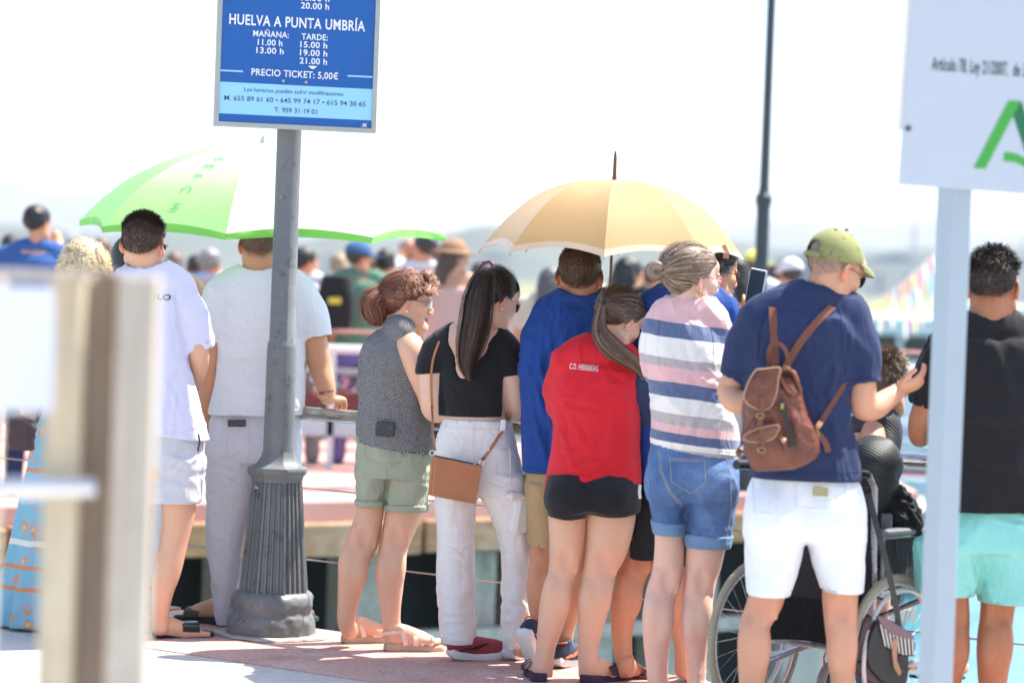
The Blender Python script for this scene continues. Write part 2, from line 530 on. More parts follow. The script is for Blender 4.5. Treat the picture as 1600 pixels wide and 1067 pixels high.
_mc = {}
def fabric(name, c, c2=None, weave=900, fine=.25, wr=.35, rough=.92, sheen=.05, slub=False, hue=.06):
    if name in _mc: return _mc[name]
    t = NT(name); o = t.coord()
    c2 = c2 or tuple(q * .86 for q in c)
    n = t.noise(o, 6, 5, .65)
    col = t.mix(t.ramp(n, [(.35, 0), (.65, 1)]), c, c2)
    if slub:
        sl = t.noise(t.coord(scale=(30, 30, 260), rot=(0.1, .06, 0)), 1.6, 3, .6)
        col = t.mix(t.ramp(sl, [(.42, 0), (.72, .5)]), col, tuple(q * .72 for q in c))
    th = t.noise(o, 420, 2, .7)
    col = t.mix(t.math('MULTIPLY', t.ramp(th, [(.4, 0), (.7, 1)]), hue * 4), col, tuple(q * .8 for q in c))
    t.base(col); t.rough(rough)
    t.b.inputs['Sheen Weight'].default_value = sheen; t.b.inputs['Sheen Roughness'].default_value = .5
    t.b.inputs['Specular IOR Level'].default_value = .25
    wv = t.noise(o, weave, 2, .6)
    b1 = t.bump(wv, fine, .0012)
    w2 = t.noise(t.coord(scale=(1, 1, .38)), 15, 4, .58, .9)
    t.bump(w2, min(wr * 1.1, 1), .020, b1)
    _mc[name] = t.m; return t.m

def autocr(pr, box, n, ang, sd, ln, amp, wd, seed):
    r = np.random.RandomState(seed); out = []
    for i in range(n):
        x = box[0] + (box[2] - box[0]) * r.rand(); y = box[1] + (box[3] - box[1]) * r.rand()
        a = math.radians(ang + sd * r.randn()); l = ln * (.5 + r.rand()) / 2
        out.append((pr.p(x - l * math.cos(a), y - l * math.sin(a), -.12), pr.p(x + l * math.cos(a), y + l * math.sin(a), -.12), 1.7 * amp * (.5 + .8 * r.rand()) * (1 if r.rand() < .7 else -1), wd * (.55 + .7 * r.rand())))
    return out
def plain(name, c, rough=.5, metal=0.0, spec=.5, var=.12, bump=0.0, bs=60, coat=0.0, alpha=1.0):
    if name in _mc: return _mc[name]
    t = NT(name); o = t.coord()
    n = t.noise(o, 9, 6, .7)
    col = t.mix(t.ramp(n, [(.3, 0), (.7, 1)]), c, tuple(q * (1 - var) for q in c))
    t.base(col)
    rn = t.noise(o, 30, 4, .6)
    t.rough(t.ramp(rn, [(.3, max(rough - .07, .02)), (.7, min(rough + .08, 1))]))
    t.b.inputs['Metallic'].default_value = metal; t.b.inputs['Specular IOR Level'].default_value = spec
    t.b.inputs['Coat Weight'].default_value = coat
    if bump: t.bump(t.noise(o, bs, 5, .65), bump, .004)
    _mc[name] = t.m; return t.m

def skin_mat():
    if 'skin' in _mc: return _mc['skin']
    t = NT('skin'); o = t.coord()
    a = t.new('ShaderNodeAttribute', attribute_name='Col')
    n1 = t.noise(o, 14, 5, .65); n2 = t.noise(o, 160, 3, .6)
    c = t.mix(t.ramp(n1, [(.35, 0), (.7, .35)]), a.outputs['Color'], (.62, .20, .13), 'MIX')
    c = t.mix(.22, a.outputs['Color'], c)
    c = t.mix(t.math('MULTIPLY', t.ramp(n2, [(.35, 1), (.62, 0)]), .10), c, (.34, .14, .08))
    n3 = t.noise(t.coord(scale=(1, 1, .35)), 60, 4, .7)
    c = t.mix(t.math('MULTIPLY', t.ramp(n3, [(.52, 0), (.70, 1)]), .12), c, (.80, .54, .40))
    t.base(c); t.rough(.5)
    t.b.inputs['Subsurface Weight'].default_value = .18
    t.b.inputs['Subsurface Radius'].default_value = (.9, .35, .2); t.b.inputs['Subsurface Scale'].default_value = .012
    t.b.inputs['Specular IOR Level'].default_value = .35
    b = t.bump(t.noise(o, 520, 3, .7), .18, .0008)
    t.bump(t.noise(o, 34, 4, .6), .16, .006, b)
    _mc['skin'] = t.m; return t.m
def hair_mat():
    if 'hair' in _mc: return _mc['hair']
    t = NT('hair')
    a = t.new('ShaderNodeAttribute', attribute_name='Col')
    t.base(a.outputs['Color']); t.rough(.5); t.b.inputs['Specular IOR Level'].default_value = .45
    _mc['hair'] = t.m; return t.m
# ------------------------------------------------------------------ people: parts
SK_TAN = (.63, .305, .170); SK_LIGHT = (.72, .405, .260); SK_DEEP = (.42, .175, .085); SK_RED = (.62, .29, .19)
def sstep(a, b, x):
    t = np.clip((x - a) / (b - a), 0, 1); return t * t * (3 - 2 * t)
HLY = [-.12, -.06, -.03, -.012, 0, .03, .045, .065, .085, .11]
HLZ = [-.070, -.062, -.035, .004, .014, .012, .040, .058, .070, .078]
def above_hairline(L):
    return L[:, 2] - np.interp(L[:, 1], HLY, HLZ)

class Head:
    """head in its own frame: X right, Y face, Z up, origin between the ears"""
    def __init__(s, c, yaw=0, pitch=0, roll=0, size=1.0, skin=SK_TAN, neck=None, female=False, haircol=None, fade=.05,
                 hairmode='full', brow=(.03, .02, .015), wide=1.0, stubble=0, h=.0034, detail=True):
        s.c = np.array(c, float); s.size = size; s.skin = skin
        y, p, r = math.radians(yaw), math.radians(pitch), math.radians(roll)
        s.R = np.array(Matrix.Rotation(-y, 3, 'Z') @ Matrix.Rotation(-p, 3, 'X') @ Matrix.Rotation(r, 3, 'Y'))
        f = F3(); w = wide
        f.ell((0, -.014, .032), (.0745 * w, .0955, .086), .0)
        f.ell((0, .028, -.020), (.0635 * w, .060, .080), .03)
        jw = .044 if female else .048
        for q in (-1, 1):
            f.chain([(q * jw * w, .004, -.052, .022), (q * .030, .050, -.088, .018), (0, .070, -.096, .019)], .03, sub=3)
        if detail:
            f.ell((0, .083, -.094), (.017, .014, .013), .015)
            f.ell((0, .074, .050), (.046, .020, .030), .03)
            for q in (-1, 1):
                f.ell((q * .026, .086, .022), (.022, .010, .008), .012)
                f.ell((q * .040, .066, -.018), (.024, .020, .022), .02)
                f.ell((q * .031, .100, .003), (.017, .016, .013), .014, 's')
                f.ell((q * .031, .078, .004), (.0145, .0125, .0105), .004)
            nt_ = .1065 if female else .110
            f.chain([(0, .084, .018, .007), (0, .096, -.012, .0078), (0, nt_, -.027, .0088)], .012, sub=3)
            for q in (-1, 1): f.ell((q * .012, .099, -.032), (.0085, .011, .008), .006)
            f.ell((0, .092, -.057), (.024, .011, .0055), .006)
            f.ell((0, .090, -.068), (.020, .011, .0065), .005)
            f.ell((0, .105, -.0622), (.026, .010, .0016), .003, 's')
        else:
            f.chain([(0, .084, .018, .008), (0, .106, -.026, .011)], .012, sub=1)
        for q in (-1, 1):
            Me = np.array(Matrix.Rotation(q * math.radians(24), 3, 'Z') @ Matrix.Rotation(math.radians(-10), 3, 'X'))
            f.ell((q * .0775 * w, -.008, -.004), (.0075, .0195, .0325), .007, M=Me)
            if detail:
                f.ell((q * .0865 * w, -.003, .003), (.006, .0105, .019), .004, 's', M=Me)
                f.ell((q * .0785 * w, -.004, -.030), (.006, .009, .010), .006)
        if neck is not None:
            nodes = []
            for (pt, rr) in neck:
                l = s.inv(np.array(pt)[None])[0]; nodes.append((l[0], l[1], l[2], rr / size))
            f.chain(nodes, .02, sub=3)
        V, Fq = f.mesh(h)
        V = V + vnormals(V, Fq) * (noise(V * 38, 3) * .0006)[:, None]
        s.VL, s.F = V, Fq; s.NL = vnormals(V, Fq)
        C = np.tile(np.array(skin), (len(V), 1))
        def tint(m, col, a=1.0):
            nonlocal C
            m = np.clip(m * a, 0, 1)[:, None]; C = C * (1 - m) + np.array(col) * m
        red = np.array(skin) * (1.12, .72, .66)
        ear = sstep(.069 * w, .078 * w, np.abs(V[:, 0])) * (np.abs(V[:, 2]) < .045) * (np.abs(V[:, 1] + .005) < .035)
        tint(ear, red, .75)
        tint(sstep(.092, .108, V[:, 1]) * (V[:, 2] > -.045), red, .4)
        lip = (1 - sstep(.6, 1.15, np.sqrt((V[:, 0] / .025) ** 2 + ((V[:, 2] + .0625) / .0115) ** 2))) * (V[:, 1] > .08)
        tint(lip, (.42, .11, .09) if female else (.42, .17, .13), .85)
        for q in (-1, 1):
            b = (1 - sstep(.6, 1.2, np.sqrt(((V[:, 0] - q * .030) / .021) ** 2 + ((V[:, 2] - .0235) / .0048) ** 2))) * (V[:, 1] > .06)
            tint(b, brow, .8)
            e = (1 - sstep(.7, 1.15, np.sqrt(((V[:, 0] - q * .031) / .013) ** 2 + ((V[:, 2] - .004) / .0055) ** 2))) * (V[:, 1] > .082)
            tint(e, (.06, .035, .025), .85)
        if stubble:
            sb = sstep(-.03, -.055, V[:, 2]) * sstep(.0, .03, V[:, 1]) * (V[:, 2] > -.125)
            tint(sb, np.array(skin) * .55, stubble)
        if haircol is not None:
            ah = above_hairline(V)
            if hairmode == 'full':
                tint(sstep(-.004, .010, ah), np.array(haircol) * .8, 1)
            else:   # clipped: skin shows through at the nape and sides
                tint(sstep(-.004, fade, ah + .006 * noise(V * 60, 5)), haircol, .97)
                tint(sstep(-.012, .02, ah), np.array(haircol) * 1.6 + np.array(skin) * .25, .22)
        s.C = C
    def inv(s, Wp): return ((np.atleast_2d(Wp) - s.c) @ s.R) / s.size
    def W(s, L): return s.c + (np.atleast_2d(L) * s.size) @ s.R.T
    def world(s): return s.W(s.VL), s.F, s.C

def ribbons(name, Pth, width, outw, cols, parent, taper=True, mat=None):
    """Pth (N,S,3) strand paths, outw (N,S,3) outward, cols (N,3) -> one mesh of thin strips"""
    N, Sg, _ = Pth.shape
    T = np.gradient(Pth, axis=1); T /= np.maximum(np.linalg.norm(T, axis=2, keepdims=True), 1e-9)
    sd_ = np.cross(T, outw); sd_ /= np.maximum(np.linalg.norm(sd_, axis=2, keepdims=True), 1e-9)
    w = np.full(Sg, width) * (np.linspace(1, .35, Sg) ** .6 if taper else 1)
    A = Pth + sd_ * w[None, :, None] / 2; B = Pth - sd_ * w[None, :, None] / 2
    V = np.stack([A, B], 2).reshape(-1, 3)
    b = (np.arange(N) * Sg * 2)[:, None] + (np.arange(Sg - 1) * 2)[None, :]
    Fq = np.stack([b, b + 1, b + 3, b + 2], 2).reshape(-1, 4)
    C = np.repeat(cols, Sg * 2, axis=0)
    return meshobj(name, V, Fq, mat or hair_mat(), parent, C)

def scol(N, base, var=.25, hi=None, hf=.1, seed=0):
    r = np.random.RandomState(seed + 5)
    C = np.array(base)[None] * (1 + (r.rand(N, 1) * 2 - 1) * var)
    if hi is not None:
        m = (r.rand(N) < hf)[:, None]; C = np.where(m, np.array(hi)[None] * (1 + (r.rand(N, 1) - .5) * .3), C)
    return np.clip(C, 0, 1)

def hair_short(H, parent, col, N=4200, ltop=.022, lside=.008, hi=None, seed=1, messy=.3, width=.0019, lo=.012, curl=0.0):
    r = np.random.RandomState(seed)
    ok = np.nonzero((above_hairline(H.VL) > lo))[0]
    i = r.choice(ok, N); p = H.VL[i] + r.randn(N, 3) * .0012; n = H.NL[i]
    z = p[:, 2]; tp = sstep(.035, .085, z)[:, None]
    back = sstep(.0, -.06, p[:, 1])[:, None]
    fr_ = tp * sstep(-.02, .05, p[:, 1])[:, None]
    flow = fr_ * np.array([0, .9, .15]) + (1 - fr_) * np.array([0, -.55, -1.0])
    flow = flow - n * (flow * n).sum(1, keepdims=True)
    flow = flow + messy * np.stack([noise(p * 45, seed), noise(p * 45 + 9, seed + 1), noise(p * 45 + 5, seed + 2)], 1)
    d = n * (.55 + .45 * tp) + flow * .55; d /= np.linalg.norm(d, axis=1, keepdims=True)
    L = (lside + (ltop - lside) * tp) * (.6 + .8 * r.rand(N, 1)) * sstep(0, .03, above_hairline(p))[:, None].clip(.25, 1)
    Sg = 4; t = np.linspace(0, 1, Sg)[None, :, None]
    path = p[:, None] + d[:, None] * L[:, None] * t - n[:, None] * (L[:, None] * t * t * .25)
    if curl:
        ph = r.rand(N, 1, 1) * 6.28
        path = path + curl * t * np.concatenate([np.sin(t * 9 + ph), np.cos(t * 9 + ph), np.sin(t * 7 + ph * 2)], 2)
    out = np.repeat(n[:, None], Sg, 1)
    o = ribbons('hair', H.W(path.reshape(-1, 3)).reshape(N, Sg, 3), width * H.size, (out.reshape(-1, 3) @ H.R.T).reshape(N, Sg, 3), scol(N, col, .3, hi, .15, seed), parent)
    return o

CR = np.array([0, -.014, .032]); ER = np.array([.080, .101, .092])
def hair_tied(H, parent, tie, col, N=3600, hi=None, hf=.12, lift=.006, seed=2, wav=.0015, width=.0017, face=0.0, extra=None):
    r = np.random.RandomState(seed); N = int(N * 1.35)
    ok = np.nonzero(above_hairline(H.VL) > .001 - face)[0]
    i = r.choice(ok, N); p = H.VL[i]; T = np.array(tie)
    d0 = (p - CR); r0 = np.linalg.norm(d0, axis=1, keepdims=True); d0 /= r0
    dT = T - CR; rT = np.linalg.norm(dT); dT /= rT
    Sg = 9; t = np.linspace(0, 1, Sg)[None, :, None]
    om = np.arccos(np.clip(d0 @ dT, -.999, .999))[:, None, None]
    d = (np.sin((1 - t) * om) * d0[:, None] + np.sin(t * om) * dT[None, None]) / np.sin(om)
    surf = 1 / np.sqrt(((d / ER) ** 2).sum(2, keepdims=True))
    fly = (r.rand(N, 1, 1) < .09) * r.rand(N, 1, 1)
    lf = (lift + .014 * fly) * (.5 + .8 * r.rand(N, 1, 1)) + .0016 * noise(np.repeat(p * 30, 1, 0), seed)[:, None, None]
    end = np.maximum(rT - .000, 0)
    ra = (1 - sstep(0, .25, t)) * r0[:, None] + sstep(0, .25, t) * np.maximum(surf, 0) + lf * np.sin(np.pi * np.clip(t, 0, 1)) ** .6
    ra = ra * (1 - sstep(.8, 1, t)) + (end + .004) * sstep(.8, 1, t)
    path = CR + d * ra
    ph = r.rand(N, 1, 1) * 6.28
    path = path + wav * np.sin(np.pi * t) * np.concatenate([np.sin(t * 14 + ph), np.cos(t * 11 + ph), np.sin(t * 12 + 2 * ph)], 2)
    Pw = H.W(path.reshape(-1, 3)).reshape(N, Sg, 3); Ow = ((d * np.ones_like(path)).reshape(-1, 3) @ H.R.T).reshape(N, Sg, 3)
    C = scol(N, col, .28, hi, hf, seed)
    return ribbons('hair', Pw, width * H.size, Ow, C, parent, taper=False)

def strands_along(name, nodes, N, col, parent, hi=None, hf=.12, seed=3, wav=.002, freq=6, width=.0018, flat=.8, spread_end=1.0, S_=14):
    """hanging lock: nodes (x,y,z,r) world"""
    r = np.random.RandomState(seed); N = int(N * 1.3)
    A = spl(nodes, 6); tt = np.linspace(0, 1, len(A)); ts = np.linspace(0, 1, S_)
    B = np.stack([np.interp(ts, tt, A[:, q]) for q in range(4)], 1)
    C3 = B[:, :3]; T = np.gradient(C3, axis=0); T /= np.linalg.norm(T, axis=1, keepdims=True)
    U = np.cross(T, np.array([0, 1, 0.01])); U /= np.linalg.norm(U, axis=1, keepdims=True); W_ = np.cross(U, T)
    th = r.rand(N) * 6.283; q = np.sqrt(r.rand(N)) ** .6
    q = np.where(r.rand(N) < .55, .9 + .15 * r.rand(N), q)
    q = q * np.where(r.rand(N) < .07, 1.35, 1.0)
    a = (q * np.cos(th))[:, None] * B[None, :, 3]; b = (q * np.sin(th))[:, None] * B[None, :, 3] * flat
    ph = r.rand(N, 1) * 6.28; tsr = ts[None]
    a = a + wav * np.sin(tsr * freq * 6.28 + ph) * (.3 + tsr); b = b + wav * np.cos(tsr * freq * 5.1 + ph) * (.3 + tsr)
    L = (.82 + .18 * r.rand(N, 1) ** .5) if spread_end else np.ones((N, 1))
    path = C3[None] + a[..., None] * U[None] + b[..., None] * W_[None]
    # shorten: remap along t
    out = np.empty_like(path)
    for x in range(3):
        f = (ts[None] * L) * (S_ - 1); i0 = np.clip(f.astype(int), 0, S_ - 2); fr = f - i0
        out[..., x] = np.take_along_axis(path[..., x], i0, 1) * (1 - fr) + np.take_along_axis(path[..., x], i0 + 1, 1) * fr
    ow = np.cos(th)[:, None, None] * U[None] + np.sin(th)[:, None, None] * W_[None] + 0 * out
    return ribbons(name, out, width, ow, scol(N, col, .3, hi, hf, seed), parent)

def hair_curly(H, parent, col, N=2600, L=.05, rad=.012, hi=None, seed=4, cond=None, lo=0.0, width=.0024, grav=.3, name='hair', turns=2.0, hf=.2):
    r = np.random.RandomState(seed)
    ok = np.nonzero((above_hairline(H.VL) > lo) & (cond(H.VL) if cond else True))[0]
    i = r.choice(ok, N); p = H.VL[i]; n = H.NL[i]
    Sg = 10; t = np.linspace(0, 1, Sg)[None, :, None]
    d = n + np.stack([noise(p * 30, seed), noise(p * 30 + 4, seed + 1), noise(p * 30 + 8, seed + 2)], 1) * .8
    d /= np.linalg.norm(d, axis=1, keepdims=True)
    up = np.cross(d, [0, .3, 1.0]); up /= np.linalg.norm(up, axis=1, keepdims=True); v2 = np.cross(d, up)
    ph = (noise(p * 60, seed + 5) * 6)[:, None, None] + r.rand(N, 1, 1) * 1.0
    LL = L * (.6 + .6 * r.rand(N, 1, 1)); rr = rad * (.6 + .6 * r.rand(N, 1, 1))
    an = ph + t * 6.28 * turns
    path = p[:, None] + d[:, None] * LL * t + up[:, None] * rr * (np.cos(an) - np.cos(ph)) + v2[:, None] * rr * (np.sin(an) - np.sin(ph))
    path[..., 2] -= grav * (LL * t * t)[..., 0]
    out = np.repeat(n[:, None], Sg, 1)
    return ribbons(name, H.W(path.reshape(-1, 3)).reshape(N, Sg, 3), width * H.size, (out.reshape(-1, 3) @ H.R.T).reshape(N, Sg, 3), scol(N, col, .3, hi, hf, seed), parent)

def hand_mesh(wrist, fwd, thumb, skin, curl=(.25, .35, .3), spread=.12, size=1.0, curls=None, thumb_in=0.0, h=.0032, wr=.026, right=True):
    """fwd: towards the fingers; thumb: side the thumb is on; palm faces fwd x thumb"""
    f = F3(); X = np.array(fwd, float); X /= np.linalg.norm(X); Y = np.array(thumb, float); Y -= X * (X @ Y); Y /= np.linalg.norm(Y)
    Z = np.cross(Y, X) if right else np.cross(X, Y)          # palm faces +Z
    f.chain([(-.035, 0, 0, wr), (0, 0, 0, wr), (.035, .004, 0, .034), (.078, 0, 0, .039)], .0, sub=3, flat=(np.array([0, 0, 1.]), .46))
    f.ell((.030, .026, .008), (.028, .015, .013), .012); f.ell((.035, -.024, .006), (.034, .013, .012), .012)
    for j, (y0, L, r0) in enumerate(((.030, .074, .0088), (.0105, .082, .009), (-.0095, .076, .0086), (-.0285, .060, .0078))):
        a = (1.5 - j) * spread; th = 0; c = curls[j] if curls else 1.0
        p = np.array([.082 - .004 * abs(j - 1.2), y0, 0.0]); nodes = [(p[0] - .02, p[1], p[2], r0 * 1.05), (p[0], p[1], p[2], r0 * 1.08)]
        for q, fr in enumerate((.44, .31, .25)):
            th += curl[q] * c
            d = np.array([math.cos(th) * math.cos(a), math.cos(th) * math.sin(a), math.sin(th)])
            p = p + d * L * fr; nodes.append((p[0], p[1], p[2], r0 * (1 - .09 * (q + 1))))
        f.chain(nodes, .006, sub=2, k0=.001)
    ti = thumb_in
    f.chain([(.014, .022, .002, .0125), (.040, .046 - ti * .01, .010 + ti * .012, .0112), (.062, .062 - ti * .025, .014 + ti * .022, .0100), (.086, .070 - ti * .04, .016 + ti * .03, .0085)], .010, sub=3, k0=.001)
    V, Fq = f.mesh(h)
    C = np.tile(np.array(skin), (len(V), 1)); red = np.array(skin) * (1.08, .78, .72)
    m = sstep(.08, .15, V[:, 0])[:, None] * .5; C = C * (1 - m) + red * m
    Vw = np.array(wrist) + (V * size) @ np.stack([X, Y, Z])
    if right: Fq = Fq[:, ::-1]
    return Vw, Fq, C

def foot_chain(f, heel, yaw, L=.245, side=1, toes=True, lift=0.0):
    """heel: (x,y) of heel back on the ground z=lift ; side=+1 right foot"""
    y = math.radians(yaw); u = np.array([math.sin(y), math.cos(y), 0]); v = np.array([math.cos(y), -math.sin(y), 0]) * side
    b = np.array([heel[0], heel[1], lift]); k = L / .245
    def q(a, c, z, r): p = b + u * a * k + v * c * k + np.array([0, 0, z * k]); return (p[0], p[1], p[2], r * k)
    f.chain([q(.030, 0, .029, .028), q(.075, .0, .026, .027), (q(.13, .004, .020, .031))], .012, sub=3)
    f.chain([q(.036, 0, .05, .027), q(.066, -.002, .050, .027), q(.12, -.006, .029, .028), q(.17, -.004, .016, .022)], .014, sub=3)
    for sg_, zz_ in ((-1, .078), (1, .070)): p__ = q(.042, sg_ * .026, zz_, .012); f.ell(p__[:3], (.011 * k, .011 * k, .012 * k), .012)
    f.chain([q(.12, .02, .018, .020), q(.175, .024, .015, .017)], .012, sub=1); f.chain([q(.12, -.02, .018, .022), q(.18, -.024, .017, .019)], .012, sub=1)
    if toes:
        for c, a1, r in ((-.030, .232, .0125), (-.010, .228, .0085), (.006, .220, .008), (.020, .210, .0078), (.032, .197, .0075)):
            f.chain([q(.17, c * .9, .014, r), q(a1 - .012 * 0 - r, c, .011, r)], .005, sub=1)
    f.half((0, 0, lift + .0015), (0, 0, -1), b - .3 * k, b + np.array([.3, .3, .05]), .002)
    return b, u, v

def footprint(L=.26, W=.094, side=1, n=20):
    pts = []
    prof = [(0, .0), (.02, .30), (.08, .36), (.2, .36), (.35, .33), (.5, .38), (.65, .47), (.78, .50), (.9, .42), (.97, .24), (1, .0)]
    xs = [a for a, _ in prof]; ws = [b for _, b in prof]
    t = (1 - np.cos(np.linspace(0, math.pi, n // 2 + 1))) / 2
    for q in t: pts.append((q * L, np.interp(q, xs, ws) * W + .10 * W * q * 0))
    for q in t[::-1][1:-1]: pts.append((q * L, -np.interp(q, xs, ws) * W * (.9 if .3 < q < .6 else 1)))
    return [(a, b * side + (-.06 * W * side * (a / L))) for a, b in pts]

class Fr:
    """frame of a shoe: heel back on the ground, yaw, pitch (heel lift, about the toe)"""
    def __init__(s, heel, yaw, side=1, pitch=0.0, L=.28, z=0.0, roll=0.0):
        y = math.radians(yaw); p = math.radians(pitch)
        R = Matrix.Rotation(-y, 3, 'Z') @ Matrix.Rotation(-p, 3, 'X') @ Matrix.Rotation(math.radians(roll), 3, 'Y')
        s.R = R; s.o = Vector((heel[0], heel[1], z)); s.side = side
    def pt(s, a, c, z): return s.o + s.R @ Vector((c * s.side, a, z))
    def d(s, a, c, z): return s.R @ Vector((c * s.side, a, z))

def sneaker(pr, heel, yaw, side, upper, sole, L=.285, pitch=0, accent=None, lace=True, z=0.0, roll=0.0, name_text=None):
    fr = Fr(heel, yaw, side, pitch, L, z, roll)
    f = F3(); w = .5 * .094 * L / .27
    f.chain([(0, .035, .055, .036), (0, .075, .060, .038), (0, .13, .050, .040), (0, .19, .040, .040), (0, L - .045, .035, .034)], .012, sub=3)
    f.chain([(0, .040, .075, .036), (0, .060, .10, .037), (0, .062, .125, .038)], .02, sub=2)
    f.half((0, 0, .026), (0, 0, -1), (-.1, -.1, -.1), (.1, L + .1, .06), .003)
    f.half((0, .05, .112), (0, -.25, 1), (-.1, -.1, .09), (.1, .16, .2), .003)
    f.chain([(0, .058, .09, .028), (0, .062, .15, .030)], .004, 's', sub=1)
    V, Fq = f.mesh(.0052)
    V = wrinkle(V, Fq, .0012, (14, 30, 10), 5)
    M3 = np.array(fr.R); V[:, 0] *= 1
    Vw = np.array(fr.o) + V @ M3.T
    s_ = MB(); fp = footprint(L, .098, side)
    for (e, z0, z1) in ((.0, .004, .030),):
        o = fr.o; n = len(fp)
        lay = [(.90, 0.0, .0), (1.0, .008, 0), (1.02, .022, .004), (.97, .034, .006)]
        V2 = []; F2 = []
        for sc_, zz, back in lay:
            for (a, b) in fp:
                aa = (a - L / 2) * sc_ + L / 2
                rise = .016 * max(0, (aa / L - .72) / .28) ** 2 + .008 * max(0, (.15 - aa / L) / .15)
                V2.append(fr.pt(aa, b * sc_ * side, zz + rise + (.008 * max(0, 1 - aa / L * 2.2))))
        for l in range(len(lay) - 1):
            for q in range(n):
                q2 = (q + 1) % n; F2.append((l * n + q, l * n + q2, (l + 1) * n + q2, (l + 1) * n + q))
        F2.append(tuple(range(n))[::-1]); F2.append(tuple((len(lay) - 1) * n + q for q in range(n)))
        s_.add(V2, F2)
    so = s_.build('shoe', sole, pr.root, True); so.name = 'shoe'
    sub(so, pr.root)
    meshobj('shoe_upper', Vw, Fq, upper, so)
    if accent:
        a = MB()
        for q in (-1, 1):
            a.band([fr.pt(.03, q * .040, .045), fr.pt(.10, q * .043, .052), fr.pt(.16, q * .043, .070)], list([fr.d(0, q, .1)] * 3), [.006, .016, .004], .003)
        a.build('shoe_stripe', accent, so)
        b = MB(); b.tube([fr.pt(.006 + .03 * math.sin(t_) * 0 + .032 - .036 * math.cos(t_ * 1), .037 * math.sin(t_), .105 + .0) for t_ in np.linspace(-2.2, 2.2, 13)], .0035, 6)
        b.build('shoe_collar', accent, so)
    if lace:
        b = MB()
        for j in range(5):
            a_ = .115 + j * .018; zz = .094 - j * .0062
            b.tube([fr.pt(a_, -.022, zz - .008), fr.pt(a_ + .004, 0, zz), fr.pt(a_ + .010, .022, zz - .008)], .0026, 5)
        b.build('shoe_lace', sole, so)
    return so, fr

def sandal(pr, heel, yaw, side, strapm, solem, L=.25, kind='cross', z=0.0):
    fr = Fr(heel, yaw, side, 0, L, z); fp = footprint(L, .092, side); n = len(fp)
    m = MB(); V2 = []; F2 = []
    lay = [(.95, 0.0), (1.0, .006), (.985, .026), (.93, .030)]
    for sc_, zz in lay:
        for (a, b) in fp:
            aa = (a - L / 2) * sc_ + L / 2
            V2.append(fr.pt(aa, b * sc_ * side, zz * (1.15 - .45 * aa / L)))
    for l in range(3):
        for q in range(n):
            q2 = (q + 1) % n; F2.append((l * n + q, l * n + q2, (l + 1) * n + q2, (l + 1) * n + q))
    F2.append(tuple(range(n))[::-1]); F2.append(tuple(3 * n + q for q in range(n))); m.add(V2, F2)
    so = m.build('sandal', solem, pr.root, True); sub(so, pr.root)
    def arch(a0, a1, w, hgt, lo=.026, wd=.046, nm='strap', mat=strapm):
        b = MB(); pts = []; nr = []
        for t_ in np.linspace(0, math.pi, 13):
            c = math.cos(t_); s2 = math.sin(t_)
            pts.append(fr.pt(a0 + (a1 - a0) * (t_ / math.pi), wd * c, lo + (hgt - lo) * s2 ** .7)); nr.append(fr.d(0, c * .9, max(s2, .15)))
        b.band(pts, nr, w, .003); return b.build(nm, mat, so, True)
    if kind == 'cross':
        arch(.185, .215, .020, .048); arch(.15, .195, .016, .060); arch(.195, .15, .016, .061); arch(.125, .135, .022, .082)
        b = MB(); pts = []; nr = []
        for t_ in np.linspace(-1.9, 1.9, 13):
            pts.append(fr.pt(.046 - .052 * math.cos(t_), .040 * math.sin(t_), .070 + .012 * abs(t_) / 1.9)); nr.append(fr.d(-math.cos(t_), math.sin(t_), 0))
        b.band(pts, nr, .014, .003); b.build('strap', strapm, so, True)
        for q in (-1, 1):
            b = MB(); b.band([fr.pt(.085, q * .043, .028), fr.pt(.070, q * .041, .080)], fr.d(0, q, 0), .020, .003); b.build('strap', strapm, so)
    else:
        arch(.15, .16, .075, .064, wd=.050)
    return so, fr

